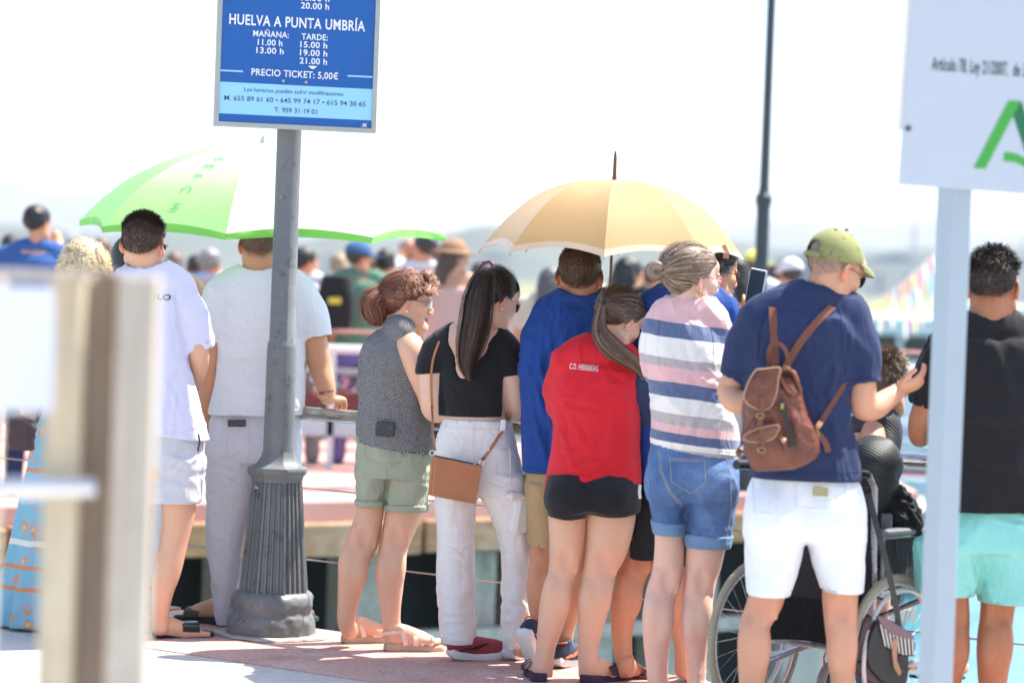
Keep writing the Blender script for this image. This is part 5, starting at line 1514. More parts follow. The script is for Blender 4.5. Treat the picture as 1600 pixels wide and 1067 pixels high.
strands_along('ponytail', nd, 1500, (.15, .045, .026), Cc.root, hi=(.45, .2, .1), hf=.2, wav=.010, freq=1.6, flat=1.0, seed=12)
mb = MB(); c0 = Cc.p(608, 445, -.0)
for k in range(3):
    pts = [Vector(c0) + Vector((.006 * math.cos(w) + .004 * k - .008, -.034 * math.sin(w) , .036 * math.cos(w + .4) + .004 * math.sin(w * 9 + k))) for w in np.linspace(0, 6.283, 40)]
    mb.tube(pts, .0065, 7)
mb.build('scrunchie', plain('white_satin', (.78, .74, .76), .4), Cc.root, True)
WFR = plain('white_acetate', (.80, .80, .82), .25)
glasses(Cc, plain('blue_grey_metal', (.10, .14, .22), .3, .4), CLR, z=.006, lh=.018)
mb = MB(); W = lambda a, b, c: Cc.H.W(np.array([[a, b, c]]))[0]
mb.tube([W(.058, .094, .022), W(.060, .090, .004), W(.058, .092, -.012)], .004, 8); mb.build('glasses_rim', WFR, Cc.root, True)
stud(Cc, 1)
# dotted material
t = NT('dotted_crepe'); tc = t.coord('Object', (1, 1, 1))
def dots(t, vec, per, rad):
    sx = t.new('ShaderNodeSeparateXYZ'); t.lk(vec, sx.inputs[0])
    ux = t.math('MULTIPLY', t.math('ARCTAN2', sx.outputs[0], t.math('MULTIPLY', sx.outputs[1], -1.0)), .16)
    rad_ = t.math('SQRT', t.math('ADD', t.math('MULTIPLY', sx.outputs[0], sx.outputs[0]), t.math('MULTIPLY', sx.outputs[1], sx.outputs[1])))
    vz = t.math('SUBTRACT', sx.outputs[2], t.math('MULTIPLY', rad_, .5))
    a_ = t.math('DIVIDE', t.math('ADD', ux, vz), per); b_ = t.math('DIVIDE', t.math('SUBTRACT', ux, vz), per)
    fa = t.math('SUBTRACT', t.math('FRACT', a_), .5); fb = t.math('SUBTRACT', t.math('FRACT', b_), .5)
    d = t.math('ADD', t.math('MULTIPLY', fa, fa), t.math('MULTIPLY', fb, fb))
    return t.math('LESS_THAN', d, rad * rad)
dn = t.new('ShaderNodeVectorMath', operation='ADD'); nn = t.new('ShaderNodeTexNoise'); nn.inputs['Scale'].default_value = 9; t.lk(tc, nn.inputs['Vector'])
vs = t.new('ShaderNodeVectorMath', operation='SCALE'); vs.inputs['Scale'].default_value = .010; t.lk(nn.outputs['Color'], vs.inputs[0]); t.lk(tc, dn.inputs[0]); t.lk(vs.outputs[0], dn.inputs[1])
t.base(t.mix(dots(t, dn.outputs[0], .0098, .26), (.012, .012, .014), (.72, .70, .68))); t.rough(.85); t.bump(t.noise(t.coord(scale=(1, 1, .6)), 24, 4, .6, .6), .4, .012); DOT = t.m
f = F3(); f.loft(Cc.rows([(510, 602, 640, .11), (524, 584, 650, .20), (550, 566, 664, .29), (590, 559, 668, .31), (630, 559, 673, .30), (670, 557, 680, .31), (700, 557, 682, .32)]), 0, n=2.2, slope=(-.12, 0), yaw=0)
f.chain(Cc.nodes([(630, 520, 30, -.105), (622, 512, 38, -.04), (620, 512, 38, .05), (622, 520, 34, .11)]), .03)
f.chain(Cc.nodes([(622, 500, 40, 0), (622, 470, 46, .0)]), .006, 's', sub=1)
f.ell(Cc.p(650, 545, -.17), (.045, .07, .085), .01, 's')
R2 = Cc.rows([(670, 570, 670, .28), (740, 570, 670, .28)]); f.loft(R2, .003, 's', sub=1, slope=(-.12, 0))
V, Fq = f.mesh(.0072)
V = wrinkle(V, Fq, .0035, (8, 8, 5), 51, creases=cr(Cc, (565, 650, 640, 668, .007, .012), (570, 620, 650, 640, .005, .012), (600, 680, 660, 655, .006, .012), (640, 600, 665, 660, .006, .012)) + autocr(Cc, (565, 610, 670, 695), 10, 25, 20, 70, .004, .009, 5))
sub(meshobj('sleeveless_top', V, Fq, DOT, Cc.root), Cc.root)
# arm and shoulder
Cc.limb([(632, 528, 34, -.08), (644, 548, 44, -.125), (656, 580, 42, -.14), (668, 612, 37, -.13), (676, 635, 34, -.08), (690, 640, 28, .05), (700, 640, 22, .16)])
Cc.limb([(634, 520, 40, .12), (650, 575, 42, .16), (672, 620, 34, .16), (690, 640, 24, .22)], h=.009)
Cc.core([(515, 600, 640, .10), (540, 590, 650, .20), (600, 575, 655, .24), (680, 575, 660, .25)])
def shorts(pr, rows, legL, legR, mat, seed, name='shorts', n=2.4, amp=.004, slopeL=(0, 0), slopeR=(0, 0), cuff=None, creases=(), seat=None, hol=.010, h=.0072, sc=(9, 9, 6)):
    f = F3(); f.loft(pr.rows(rows), 0, n=n)
    for L, sl in ((legL, slopeL), (legR, slopeR)):
        f.loft(pr.rows(L), .018, n=2.3, slope=sl)
    if seat:
        for (px, py, w, dd, hh) in seat: f.ell(pr.p(px, py, dd), (S(w, pr.D) / 2, .09, hh), .05)
    for L, sl in ((legL, slopeL), (legR, slopeR)):
        R = sorted(pr.rows(L)); a_, b_ = R[0], R[1]; k = min(1, .03 / max(b_[0] - a_[0], 1e-3))
        up = [a_[i] + (b_[i] - a_[i]) * k for i in range(5)]
        f.loft([(a_[0] - .05, a_[1], a_[2], a_[3] - hol, a_[4] - hol), (up[0], up[1], up[2], up[3] - hol, up[4] - hol)], .002, 's', n=2.3, sub=1, slope=sl)
    V, Fq = f.mesh(h); V = wrinkle(V, Fq, amp, sc, seed, creases=creases)
    o = meshobj(name, V, Fq, mat, pr.root); sub(o, pr.root)
    if cuff:
        cm, cw = cuff
        for L, sl in ((legL, slopeL), (legR, slopeR)):
            R = sorted(pr.rows(L)); a_, b_ = R[0], R[1]; g = F3()
            at = lambda z: [np.interp(z, [a_[0], b_[0]], [a_[i], b_[i]]) for i in range(5)]
            lo_, hi_ = at(a_[0]), at(a_[0] + cw)
            g.loft([(lo_[0] - .002, lo_[1], lo_[2], lo_[3] + .005, lo_[4] + .005), (hi_[0], hi_[1], hi_[2], hi_[3] + .006, hi_[4] + .006)], 0, n=2.3, sub=2, slope=sl)
            g.loft([(lo_[0] - .05, lo_[1], lo_[2], lo_[3] - hol, lo_[4] - hol), (hi_[0] - .01, hi_[1], hi_[2], hi_[3] - hol, hi_[4] - hol)], .002, 's', n=2.3, sub=1, slope=sl)
            V, Fq = g.mesh(.006); V = wrinkle(V, Fq, .002, (14, 14, 14), seed + 5); meshobj('cuff', V, Fq, cm, o)
    return o
so1 = shorts(Cc, [(678, 559, 676, .27), (710, 556, 676, .30), (745, 556, 674, .30)], [(730, 556, 612, .25), (790, 557, 600, .22)], [(730, 606, 674, .26), (797, 600, 669, .24)], C_SAGE, 61, cuff=(C_SAGE, .028),
             creases=cr(Cc, (606, 745, 640, 720, .007, .010), (605, 752, 660, 745, .006, .009), (560, 740, 598, 752, .006, .009)))
seam(Cc, so1, [(570, 682, -.165), (571, 715, -.172), (600, 728, -.176), (625, 722, -.172), (631, 684, -.162)], C_SAGE, .0018, 'pocket_edge')
seam(Cc, so1, [(602, 730, -.172), (606, 760, -.135), (602, 790, -.118)], C_SAGE, .0018)
def mkleg(pr, L, heel, yaw, side, lift=.026, h=.0055, FL=.245, toes=True, k=.008):
    f = F3(); N = pr.nodes(L); f.chain(N, 0.0, sub=5)
    zs = [q[2] for q in N][::-1]; at = lambda z, i: float(np.interp(z, zs, [q[i] for q in N][::-1]))
    if min(zs) < .34 < max(zs):
        for sg in (-1, 1):
            r_ = at(.345, 3); f.ell((at(.345, 0) + sg * r_ * .42, at(.345, 1) - r_ * .50, .335 + .012 * sg * side), (r_ * .56, r_ * .62, .072), .022)
    if max(zs) > .50 and min(zs) < .44:
        r_ = at(.47, 3); cx, cy = at(.47, 0), at(.47, 1)
        f.ell((cx, cy - r_ * 1.12, .472), (r_ * .34, .016, .040), .020, 's')
        for sg in (-1, 1): f.chain([(cx + sg * r_ * .62, cy - r_ * .62, .50, .010), (cx + sg * r_ * .66, cy - r_ * .60, .43, .008)], .014, sub=1)
        f.ell((cx, cy + r_ * .75, .475), (r_ * .6, r_ * .5, .045), .02)
    if min(zs) < .15:
        r_ = at(.13, 3); f.chain([(at(.17, 0), at(.17, 1) - at(.17, 3) * .72, .17, .011), (at(.1, 0), at(.1, 1) - r_ * .80, .10, .009), (at(.07, 0), at(.07, 1) - r_ * .7, .06, .012)], .014, sub=2)
    foot_chain(f, heel, yaw, FL, side, lift=lift, toes=toes)
    def tf(V, C):
        kn = np.exp(-((V[:, 2] - .47) / .05) ** 2)[:, None] * .28 + np.exp(-((V[:, 2] - .03) / .04) ** 2)[:, None] * .30
        ml = (.5 + .5 * noise(V * 9, 3))[:, None] * .14 + np.clip(noise(V * 26, 7), 0, 1)[:, None] * .08
        return C * (1 - kn - ml) + np.array(pr.skin) * (1.05, .78, .70) * (kn + ml)
    pr.add(f, h, tf)
hL = (P(540, 1006, 11.75)[0], 11.78); hR = (P(606, 1015, 11.55)[0], 11.58)
mkleg(Cc, [(580, 760, 50, 0), (578, 800, 43, 0), (568, 840, 50, .0), (555, 872, 48, -.015), (549, 905, 42, -.02), (544, 940, 33, -.01), (541, 968, 28, .0), (546, 985, 27, .06)], hL, 66, -1)
mkleg(Cc, [(634, 760, 60, 0), (629, 805, 56, 0), (616, 850, 46, .0), (611, 882, 46, -.015), (610, 918, 40, -.02), (611, 955, 30, -.01), (612, 980, 28, .0), (613, 1000, 27, .0)], hR, 74, 1)
SOLE = plain('cork_sole', (.50, .36, .25), .8); NUDE = plain('nude_strap', (.74, .58, .50), .45)
sandal(Cc, (hL[0] - .02, hL[1]), 66, -1, NUDE, SOLE, .262); sandal(Cc, (hR[0] - .02, hR[1]), 74, 1, NUDE, SOLE, .262)
Cc.finish()
ph = MB(); c = Cc.p(602, 670, -.175); ph.box(c, (.076, .010, .060), Matrix.Rotation(math.radians(3), 3, 'Y'), .005)
solo('phone', ph, plain('phone_green_black', (.014, .025, .025), .25), 'dark phone sticking out of the sage green shorts pocket', 'phone')

# ---- D girl with long ponytail, black crop top
Dd = Person(11.4, 752, 'girl with long dark ponytail, black crop top, sunglasses and cream cargo trousers', (.73, .47, .34))
Dd.head(772, 467, 0, neck=[(758, 490, 40, -.01), (745, 512, 42, -.015), (738, 532, 60, -.01)], yaw=52, pitch=20, roll=4, female=True, haircol=(.012, .009, .008), size=1.0)
tie = (.0, -.085, .105)
hair_tied(Dd.H, Dd.root, tie, (.022, .014, .012), N=4200, hi=(.07, .04, .03), hf=.08, wav=.001, lift=.004, seed=22)
tp = Dd.H.W(np.array([tie]))[0]
nd = [(*tp, .016), (*Dd.p(757, 432, -.13), .034), (*Dd.p(748, 465, -.155), .050), (*Dd.p(743, 500, -.16), .052), (*Dd.p(735, 540, -.155), .046), (*Dd.p(730, 570, -.15), .030), (*Dd.p(735, 595, -.148), .008)]
f = F3(); f.chain([(a_, b_, c_, r_ * .82) for a_, b_, c_, r_ in nd[:-1]], 0, flat=(np.array([0, 1., 0]), .6)); V, Fq = f.mesh(.006); V = wrinkle(V, Fq, .003, (60, 60, 5), 3)
meshobj('ponytail_core', V, Fq, hair_mat(), Dd.root, np.tile(np.array((.016, .011, .009)), (len(V), 1)))
po = strands_along('ponytail', nd, 2600, (.030, .018, .013), Dd.root, hi=(.13, .065, .035), hf=.16, wav=.0025, freq=2.2, flat=.62, seed=23, S_=18)
mb = MB(); mb.tube([Vector(tp) + Vector((.024 * math.cos(w), .012 * math.sin(w), .020 * math.sin(w) + .002 * math.sin(6 * w))) for w in np.linspace(0, 6.283, 25)], .007, 8); mb.build('hair_tie', plain('plum_scrunchie', (.16, .035, .07), .6), Dd.root, True)
glasses(Dd, plain('gold_thin', (.5, .36, .16), .3, .8), LENS, lh=.020); stud(Dd, 1)
body = F3()
R_ = Dd.rows([(520, 722, 760, .10), (545, 690, 790, .17), (575, 686, 792, .19), (610, 690, 789, .19), (640, 696, 788, .185), (670, 690, 796, .20)])
body.loft(R_, 0, n=2.2)
body.chain(Dd.nodes([(684, 548, 38, 0), (708, 535, 44, -.01), (740, 526, 46, -.01), (772, 538, 46, 0), (792, 556, 40, 0)]), .03)
for L in ([(683, 548, 40, 0), (674, 580, 37, 0), (676, 615, 35, 0), (680, 640, 34, .03), (700, 640, 26, .16)], [(793, 556, 40, 0), (800, 588, 36, 0), (806, 620, 35, .02), (806, 640, 33, .06), (796, 640, 25, .2)]):
    body.chain(Dd.nodes(L), .022)
Dd.add(body, .0052)
top = F3(); top.pr = list(body.pr); top.offset(.008)
z_h = Dd.p(740, 650)[2]
lo, hi = Dd.p(640, 700, -.4), Dd.p(840, 500, .4)
top.half(Dd.p(740, 650), (0.02, 0, -1), (lo[0], 11.0, lo[2] - .3), (hi[0], 11.9, z_h + .05))
# scoop back and neck
top.chain([(*Dd.p(738, 500, -.12), .15), (*Dd.p(728, 545, -.14), .085), (*Dd.p(722, 578, -.14), .060)], .01, 's', sub=2, flat=(np.array([1., 0, 0]), .82))
top.chain([(*Dd.p(742, 530, .0), .075), (*Dd.p(746, 480, .02), .10)], .006, 's', sub=1)
for a_, b_, q in (((674, 575, 0), (676, 600, 0), 1), ((800, 582, 0), (803, 605, .01), 1)):
    pa, pb_ = Dd.p(*a_), Dd.p(*b_); d = pb_ - pa; d /= np.linalg.norm(d)
    cx = Dd.p((a_[0] if a_[0] < 700 else a_[0]), 587)
    r_ = .055; x0, x1 = (cx[0] - .12, Dd.p(687, 587)[0]) if a_[0] < 700 else (Dd.p(786, 587)[0], cx[0] + .12)
    top.pr.append(((lambda X, Y, Z, pa=Dd.p(a_[0], 583), d=d, x0=x0, x1=x1: np.maximum(-((X - pa[0]) * d[0] + (Y - pa[1]) * d[1] + (Z - pa[2]) * d[2]), np.maximum(x0 - X, X - x1)) + 0 * Y), np.array([x0, 11.1, cx[2] - .3]), np.array([x1, 11.8, cx[2] + .02]), .002, 's'))
V, Fq = top.mesh(.006); V = wrinkle(V, Fq, .0018, (9, 9, 9), 71, creases=cr(Dd, (700, 640, 780, 643, .003, .006)))
sub(meshobj('crop_top', V, Fq, C_BLACK, Dd.root), Dd.root)
f = F3(); f.loft(Dd.rows([(655, 694, 798, .215), (680, 684, 804, .235), (720, 678, 813, .26), (770, 677, 822, .26)]), 0, n=2.3)
f.loft(Dd.rows([(740, 677, 752, .25), (776, 678, 747, .24), (832, 682, 741, .215), (888, 683, 741, .205), (960, 684, 742, .20), (985, 688, 744, .20), (1004, 690, 741, .19)]), .02, n=2.2)
f.loft(Dd.rows([(740, 745, 822, .25), (776, 750, 827, .245), (832, 776, 833, .22, .02), (888, 784, 832, .205, .03), (960, 783, 834, .20, .05), (990, 786, 826, .20, .05), (1012, 789, 818, .19, .05)]), .02, n=2.2)
f.loft(Dd.rows([(994, 698, 733, .12), (1025, 698, 733, .12)]), .003, 's', sub=1); f.loft(Dd.rows([(1003, 794, 812, .12, .05), (1035, 794, 812, .12, .05)]), .003, 's', sub=1)
lowf = lambda V: 1 + 1.2 * sstep(.45, .12, V[:, 2])
V, Fq = f.mesh(.0072)
V = wrinkle(V, Fq, .0028, (5, 5, 9), 81, ramp=lowf, creases=cr(Dd, (690, 860, 735, 875, .010, .010), (690, 905, 740, 893, .010, .010), (692, 935, 738, 950, .010, .010), (694, 975, 738, 968, .012, .009), (790, 900, 828, 890, .010, .010), (788, 940, 828, 955, .010, .009), (786, 985, 820, 975, .012, .009), (745, 790, 700, 800, .006, .012), (752, 770, 790, 800, .007, .012), (748, 735, 720, 770, .006, .011), (760, 830, 800, 850, .007, .011)) + autocr(Dd, (684, 800, 742, 1000), 16, 8, 22, 50, .0055, .007, 7) + autocr(Dd, (770, 830, 834, 1000), 16, -8, 22, 50, .0055, .007, 8))
tr = meshobj('cargo_trousers', V, Fq, C_CREAM, Dd.root); sub(tr, Dd.root)
seam(Dd, tr, [(740, 656, -.115), (738, 690, -.125), (741, 740, -.14), (748, 775, -.13)], C_CREAM, .0022)
seam(Dd, tr, [(694, 668, -.085), (720, 669, -.11), (750, 670, -.118), (780, 671, -.11), (798, 672, -.07)], C_CREAM, .0022, 'waistband')
for q_ in ([(690, 852), (715, 858), (741, 850)], [(778, 858), (806, 866), (832, 856)], [(689, 998), (714, 1001), (740, 996)], [(789, 1007), (804, 1010), (818, 1005)]): seam(Dd, tr, [(a_, b_, 0) for a_, b_ in q_], C_CREAM, .0018, 'seam')
seam(Dd, tr, [(752, 695, -.135), (797, 699, -.115), (798, 752, -.13), (786, 762, -.135), (754, 752, -.142)], C_CREAM, .002, 'pocket_edge')
mb = MB(); mb.box(Dd.p(814, 806, -.10), (.085, .05, .15), Matrix.Rotation(math.radians(6), 3, 'Y') @ Matrix.Rotation(math.radians(38), 3, 'Z'), .015); mb.build('cargo_pocket', C_CREAM, tr, True)
mb = MB(); mb.box(Dd.p(808, 776, -.118), (.095, .05, .035), Matrix.Rotation(math.radians(6), 3, 'Y') @ Matrix.Rotation(math.radians(38), 3, 'Z'), .010); mb.build('pocket_flap', C_CREAM, tr, True)
MB().box(Dd.p(786, 664, -.112), (.020, .006, .045), None, .002).build('belt_loop', C_CREAM, tr)
Dd.limb([(735, 650, 40, 0), (716, 760, 34, 0), (712, 900, 26, 0), (716, 980, 28, 0), (717, 1018, 30, .0)], h=.009); Dd.limb([(765, 650, 40, 0), (790, 760, 34, 0), (806, 880, 26, .03), (804, 960, 26, .05), (802, 1015, 30, .05)], h=.009)
REDL = plain('dark_red_suede', (.28, .035, .045), .75); WSOLE = plain('white_rubber', (.74, .73, .72), .5)
sneaker(Dd, (P(700, 1032, 11.42)[0], 11.36), 62, 1, REDL, WSOLE, .275, accent=BLACKP)
sneaker(Dd, (P(792, 1036, 11.42)[0], 11.40), 30, 1, plain('cream_leather', (.70, .66, .63), .6), WSOLE, .265)
Dd.finish()

# bag on its strap
t = NT('tan_leather'); o_ = t.coord()
t.base(t.mix(t.ramp(t.noise(o_, 6, 6, .65), [(.3, 0), (.7, 1)]), (.46, .17, .062), (.34, .115, .042))); t.rough(.42); t.bump(t.noise(o_, 300, 4, .6), .25, .0015); TANL = t.m
def bag_pt(px, py, dd): return P(px, py, 11.4 + dd)
r = root('handbag', tuple(float(q) for q in bag_pt(712, 785, -.2)), 'tan leather crossbody handbag on thin brown strap against the cream trousers', 'handbag')
cL, cR = bag_pt(675, 712, -.205), bag_pt(752, 727, -.165); dL, dR = bag_pt(670, 773, -.205), bag_pt(741, 786, -.165)
def bagbox(inset, d0, d1, nm, mat, par, bev=.008):
    u = (cR - cL); u /= np.linalg.norm(u); n_ = np.cross(u, [0, 0, 1.]); n_ /= np.linalg.norm(n_)
    q = [cL + u * inset, cR - u * inset, dR - u * inset, dL + u * inset]
    vec = lambda w, d: [p_ + n_ * d for p_ in w]
    cc = sum(q) / 4; sm = [cc + (p_ - cc) * .965 for p_ in q]
    lay = [vec(sm, d0), vec(q, d0 + bev), vec(q, d1 - bev), vec(sm, d1)]
    V = [tuple(p_) for l in lay for p_ in l]; F = []
    for l in range(3):
        for i in range(4): F.append((l * 4 + i, l * 4 + (i + 1) % 4, (l + 1) * 4 + (i + 1) % 4, (l + 1) * 4 + i))
    F.append((3, 2, 1, 0)); F.append((12, 13, 14, 15)); mb = MB(); mb.add(V, F); return mb.build(nm, mat, par, False)
bb = sub(bagbox(0, -.022, .018, 'bag_body', TANL, r), r); bagbox(.004, .022, .050, 'bag_back_pouch', TANL, r)
for q in ((cL, cR),): MB().tube([q[0] + np.array([.01, -.0, .002]), q[1] + np.array([-.01, 0, .002])], .0028, 6).build('zip', plain('dark_zip', (.06, .04, .03), .4, .5), bb, True)
MB().tube([cR + np.array([-.03, -.02, .006]), cR + np.array([-.018, -.026, -.002])], .004, 6).build('zip_pull', SILV, bb, True)
for c in (cL, cR):
    MB().tube([Vector(c) + Vector((.009 * math.cos(w), 0, .011 + .011 * math.sin(w))) for w in np.linspace(0, 6.283, 14)], .002, 6).build('ring', SILV, r, True)
def drape(objs, pts, gap=.004, over=True):
    """px points laid on whichever of the objects is in front; the last one goes over the shoulder"""
    out = []
    A = np.array([(q[0], q[1]) for q in pts], float)
    for i in range(len(A) - 1):
        n = max(2, int(np.hypot(*(A[i + 1] - A[i])) / 8))
        for k in range(n + (i == len(A) - 2)):
            q = A[i] + (A[i + 1] - A[i]) * k / n; best = None
            for o in objs:
                h, nn_ = hit(o, *q)
                if h is not None and (best is None or h.y < best[0].y): best = (h, nn_)
            if best is not None: out.append(best[0] + (Vector((0, -1, .15))).normalized() * gap)
    for _ in range(2):
        out = [out[0]] + [(out[i - 1] + out[i] * 2 + out[i + 1]) / 4 for i in range(1, len(out) - 1)] + [out[-1]]
    if over:
        t_ = out[-1]; out += [t_ + Vector((0, .025, .004)), t_ + Vector((.002, .06, -.004)), t_ + Vector((.002, .10, -.05))]
    return out
def nrm_up(P3):
    n = len(P3); return [Vector((0, -1, .2)) if i < n - 3 else Vector((0, -.3, 1)) for i in range(n)]
BODY_D = [o for o in (bpy.data.objects[k] for k in list(KEEP)[-12:]) if o.parent == Dd.root and o.name.split('.')[0] in ('body', 'crop_top', 'cargo_trousers')]
P3 = [Vector(cL) + Vector((.012, -.004, .022)), Vector(bag_pt(676, 680, -.17)), Vector(bag_pt(676, 655, -.15))] + drape(BODY_D, [(675, 635), (674, 620), (673, 590), (676, 560), (686, 534)]); MB().band(P3, nrm_up(P3), .009, .0035).build('strap', TANL, r, True)
P3 = [Vector(cR) + Vector((0, -.004, .022))] + drape(BODY_D, [(756, 716), (770, 697), (784, 674), (793, 656), (796, 646)], over=False) ; P3 += [P3[-1] + Vector((.004, .05, .02)), P3[-1] + Vector((.002, .12, .06))]
MB().band(P3, (0, -1, .2), .013, .0035).build('strap', TANL, r, True)

# ---- E man in royal blue under the gold umbrella
E = Person(11.3, 878, 'broad man in royal blue tee and khaki shorts standing under the gold umbrella', SK_TAN)
E.head(906, 432, 0, neck=[(906, 448, 40, 0), (905, 468, 43, 0), (904, 490, 58, 0)], yaw=8, pitch=2, haircol=(.055, .036, .024), fade=.05, hairmode='fade', wide=1.04, size=1.06)
hair_short(E.H, E.root, (.065, .043, .028), N=6500, ltop=.014, lside=.008, seed=31, lo=.004, messy=.25, hi=(.13, .09, .055))
f = E.tee([(485, 842, 970, .22), (520, 826, 985, .27), (570, 814, 990, .29), (640, 814, 992, .30), (700, 815, 990, .31), (740, 816, 990, .31)],
          (856, 494, 0), (905, 472, 0), (958, 494, 0), slL=[(854, 502, 46, 0), (841, 535, 56, -.03), (842, 585, 60, -.04)], slR=[(965, 500, 46, 0), (985, 530, 56, .05), (985, 580, 58, .1)],
          hole=(905, 484, 58, 0, 0), shw=54, nw=52)
V, Fq = f.mesh(.0075); V = wrinkle(V, Fq, .0045, (9, 9, 2.5), 91, creases=cr(E, (890, 480, 850, 560, .006, .012), (868, 500, 836, 600, .008, .012), (905, 500, 880, 640, .006, .014), (830, 620, 850, 720, .006, .014)) + autocr(E, (820, 500, 870, 740), 10, 82, 12, 130, .006, .011, 6))
ob_ = sub(meshobj('tshirt', V, Fq, C_BLUE, E.root), E.root)
hem(ob_, [(818, 732), (860, 733), (985, 735)], C_BLUE); hem(ob_, [(868, 486), (858, 520), (862, 560), (866, 590)], C_BLUE, .0017)
E.core([(480, 870, 940, .12), (520, 850, 960, .17), (640, 850, 960, .2), (760, 850, 960, .2)])
E.limb([(840, 570, 38, -.02), (836, 600, 34, .03), (850, 625, 28, .18), (880, 600, 24, .26)])
shorts(E, [(725, 824, 962, .27), (770, 822, 962, .28)], [(755, 822, 888, .25), (853, 826, 882, .22)], [(755, 885, 960, .25), (853, 890, 955, .22)], C_KHAKI, 95)
mkleg(E, [(858, 800, 52, 0), (852, 850, 48, 0), (846, 890, 40, .0), (844, 930, 42, -.01), (845, 970, 30, 0), (848, 1000, 28, .02)], (P(838, 1036, 11.25)[0], 11.2), -18, -1, lift=.03, toes=False)
mkleg(E, [(920, 800, 54, 0), (915, 850, 48, 0), (905, 890, 42, .0), (895, 930, 42, -.01), (885, 975, 30, 0), (880, 1005, 28, .0)], (P(872, 1040, 11.25)[0], 11.26), 22, 1, lift=.03, toes=False)
NAVL = plain('navy_mesh_shoe', (.02, .03, .065), .7); ORG = plain('orange_accent', (.75, .16, .06), .5)
sneaker(E, (P(812, 1003, 11.2)[0], 11.08), 30, -1, NAVL, WSOLE, .285, accent=ORG, pitch=48, z=.145)
sneaker(E, (P(864, 1040, 11.25)[0], 11.22), 28, 1, NAVL, WSOLE, .285, accent=ORG)
# arm up to the umbrella handle
E.limb([(965, 495, 40, .03), (985, 545, 38, .1), (975, 560, 32, .2), (958, 520, 26, .28)]); E.hand(E.p(958, 520, .27), (-.1, .3, 1), (-1, -.2, 0), curl=(1.1, 1.3, .8), size=.95)
E.finish()

# ---- F man hidden behind the striped top, holding a phone up
Fm = Person(11.0, 1000, 'dark curly haired man in blue tee and black shorts behind the striped top', SK_TAN)
Fm.head(1112, 430, .15, neck=[(1100, 452, 48, .15), (1088, 472, 56, .1), (1075, 490, 74, .05)], yaw=62, pitch=4, haircol=(.03, .026, .024), size=1.0)
hair_curly(Fm.H, Fm.root, N=2600, L=.026, rad=.006, col=(.040, .034, .032), hi=(.26, .25, .25), hf=.2, seed=41, turns=1.4, grav=.1, width=.002)
glasses(Fm, BLACKP, LENS)
f = Fm.tee([(490, 1010, 1105, .22), (530, 990, 1112, .26), (620, 985, 1100, .27), (700, 985, 1090, .27), (752, 984, 1088, .27)], (1018, 482, 0), (1075, 466, 0), (1128, 486, 0),
           slL=[(1012, 490, 48, 0), (1000, 520, 52, .0), (998, 570, 54, .05)], slR=[(1130, 492, 48, 0), (1148, 530, 50, .1), (1150, 560, 50, .16)], hole=(1078, 482, 60, .04, 0), shw=56, nw=56)
V, Fq = f.mesh(.0085); V = wrinkle(V, Fq, .004, (9, 9, 3), 99); sub(meshobj('tshirt', V, Fq, C_BLUE, Fm.root), Fm.root)
Fm.core([(490, 1040, 1090, .12), (540, 1020, 1090, .16), (740, 1015, 1070, .18)])
Fm.limb([(1150, 560, 32, .16), (1158, 560, 30, .2), (1166, 530, 26, .22), (1170, 505, 22, .2)])
Fm.limb([(998, 560, 34, .05), (1002, 610, 32, .1), (1020, 640, 26, .2)], h=.009)
Fm.hand(Fm.p(1170, 507, .2), (.06, .05, 1), (-1, .1, 0), curl=(.35, .6, .5), spread=.06, size=.92, thumb_in=.5)
shorts(Fm, [(735, 988, 1086, .25), (790, 986, 1086, .26)], [(775, 986, 1034, .24), (873, 984, 1026, .23)], [(775, 1036, 1086, .24), (880, 1036, 1080, .23)], C_BLACK, 101)
mkleg(Fm, [(1004, 830, 50, 0), (1000, 870, 46, 0), (986, 905, 44, .0), (976, 945, 44, -.01), (972, 985, 34, 0), (974, 1020, 29, 0), (978, 1045, 29, 0)], (P(970, 1064, 10.95)[0], 10.92), 18, -1, lift=.012)
mkleg(Fm, [(1060, 830, 50, 0), (1062, 880, 46, 0), (1064, 945, 42, -.01), (1068, 1010, 29, 0), (1068, 1045, 29, 0)], (P(1068, 1064, 10.95)[0], 10.95), 20, 1, lift=.012, h=.009)
Fm.finish()
ph = MB(); c = Fm.p(1181, 450, .15); ph.box(c, (.072, .012, .152), Matrix.Rotation(math.radians(8), 3, 'Y') @ Matrix.Rotation(math.radians(4), 3, 'X') @ Matrix.Rotation(math.radians(-28), 3, 'Z'), .005)
po = solo('phone', ph, plain('phone_case', (.55, .57, .60), .35), 'phone in grey case held up to film left of the green cap', 'phone')
po['_org'] = list(po.location)
mb = MB(); Mz2 = Matrix.Rotation(math.radians(8), 3, 'Y') @ Matrix.Rotation(math.radians(4), 3, 'X') @ Matrix.Rotation(math.radians(-28), 3, 'Z')
mb.box(Vector(c) + Mz2 @ Vector((0, -.0068, 0)), (.063, .0016, .140), Mz2); mb.build('screen', plain('phone_screen', (.035, .06, .085), .45, spec=.2), po)
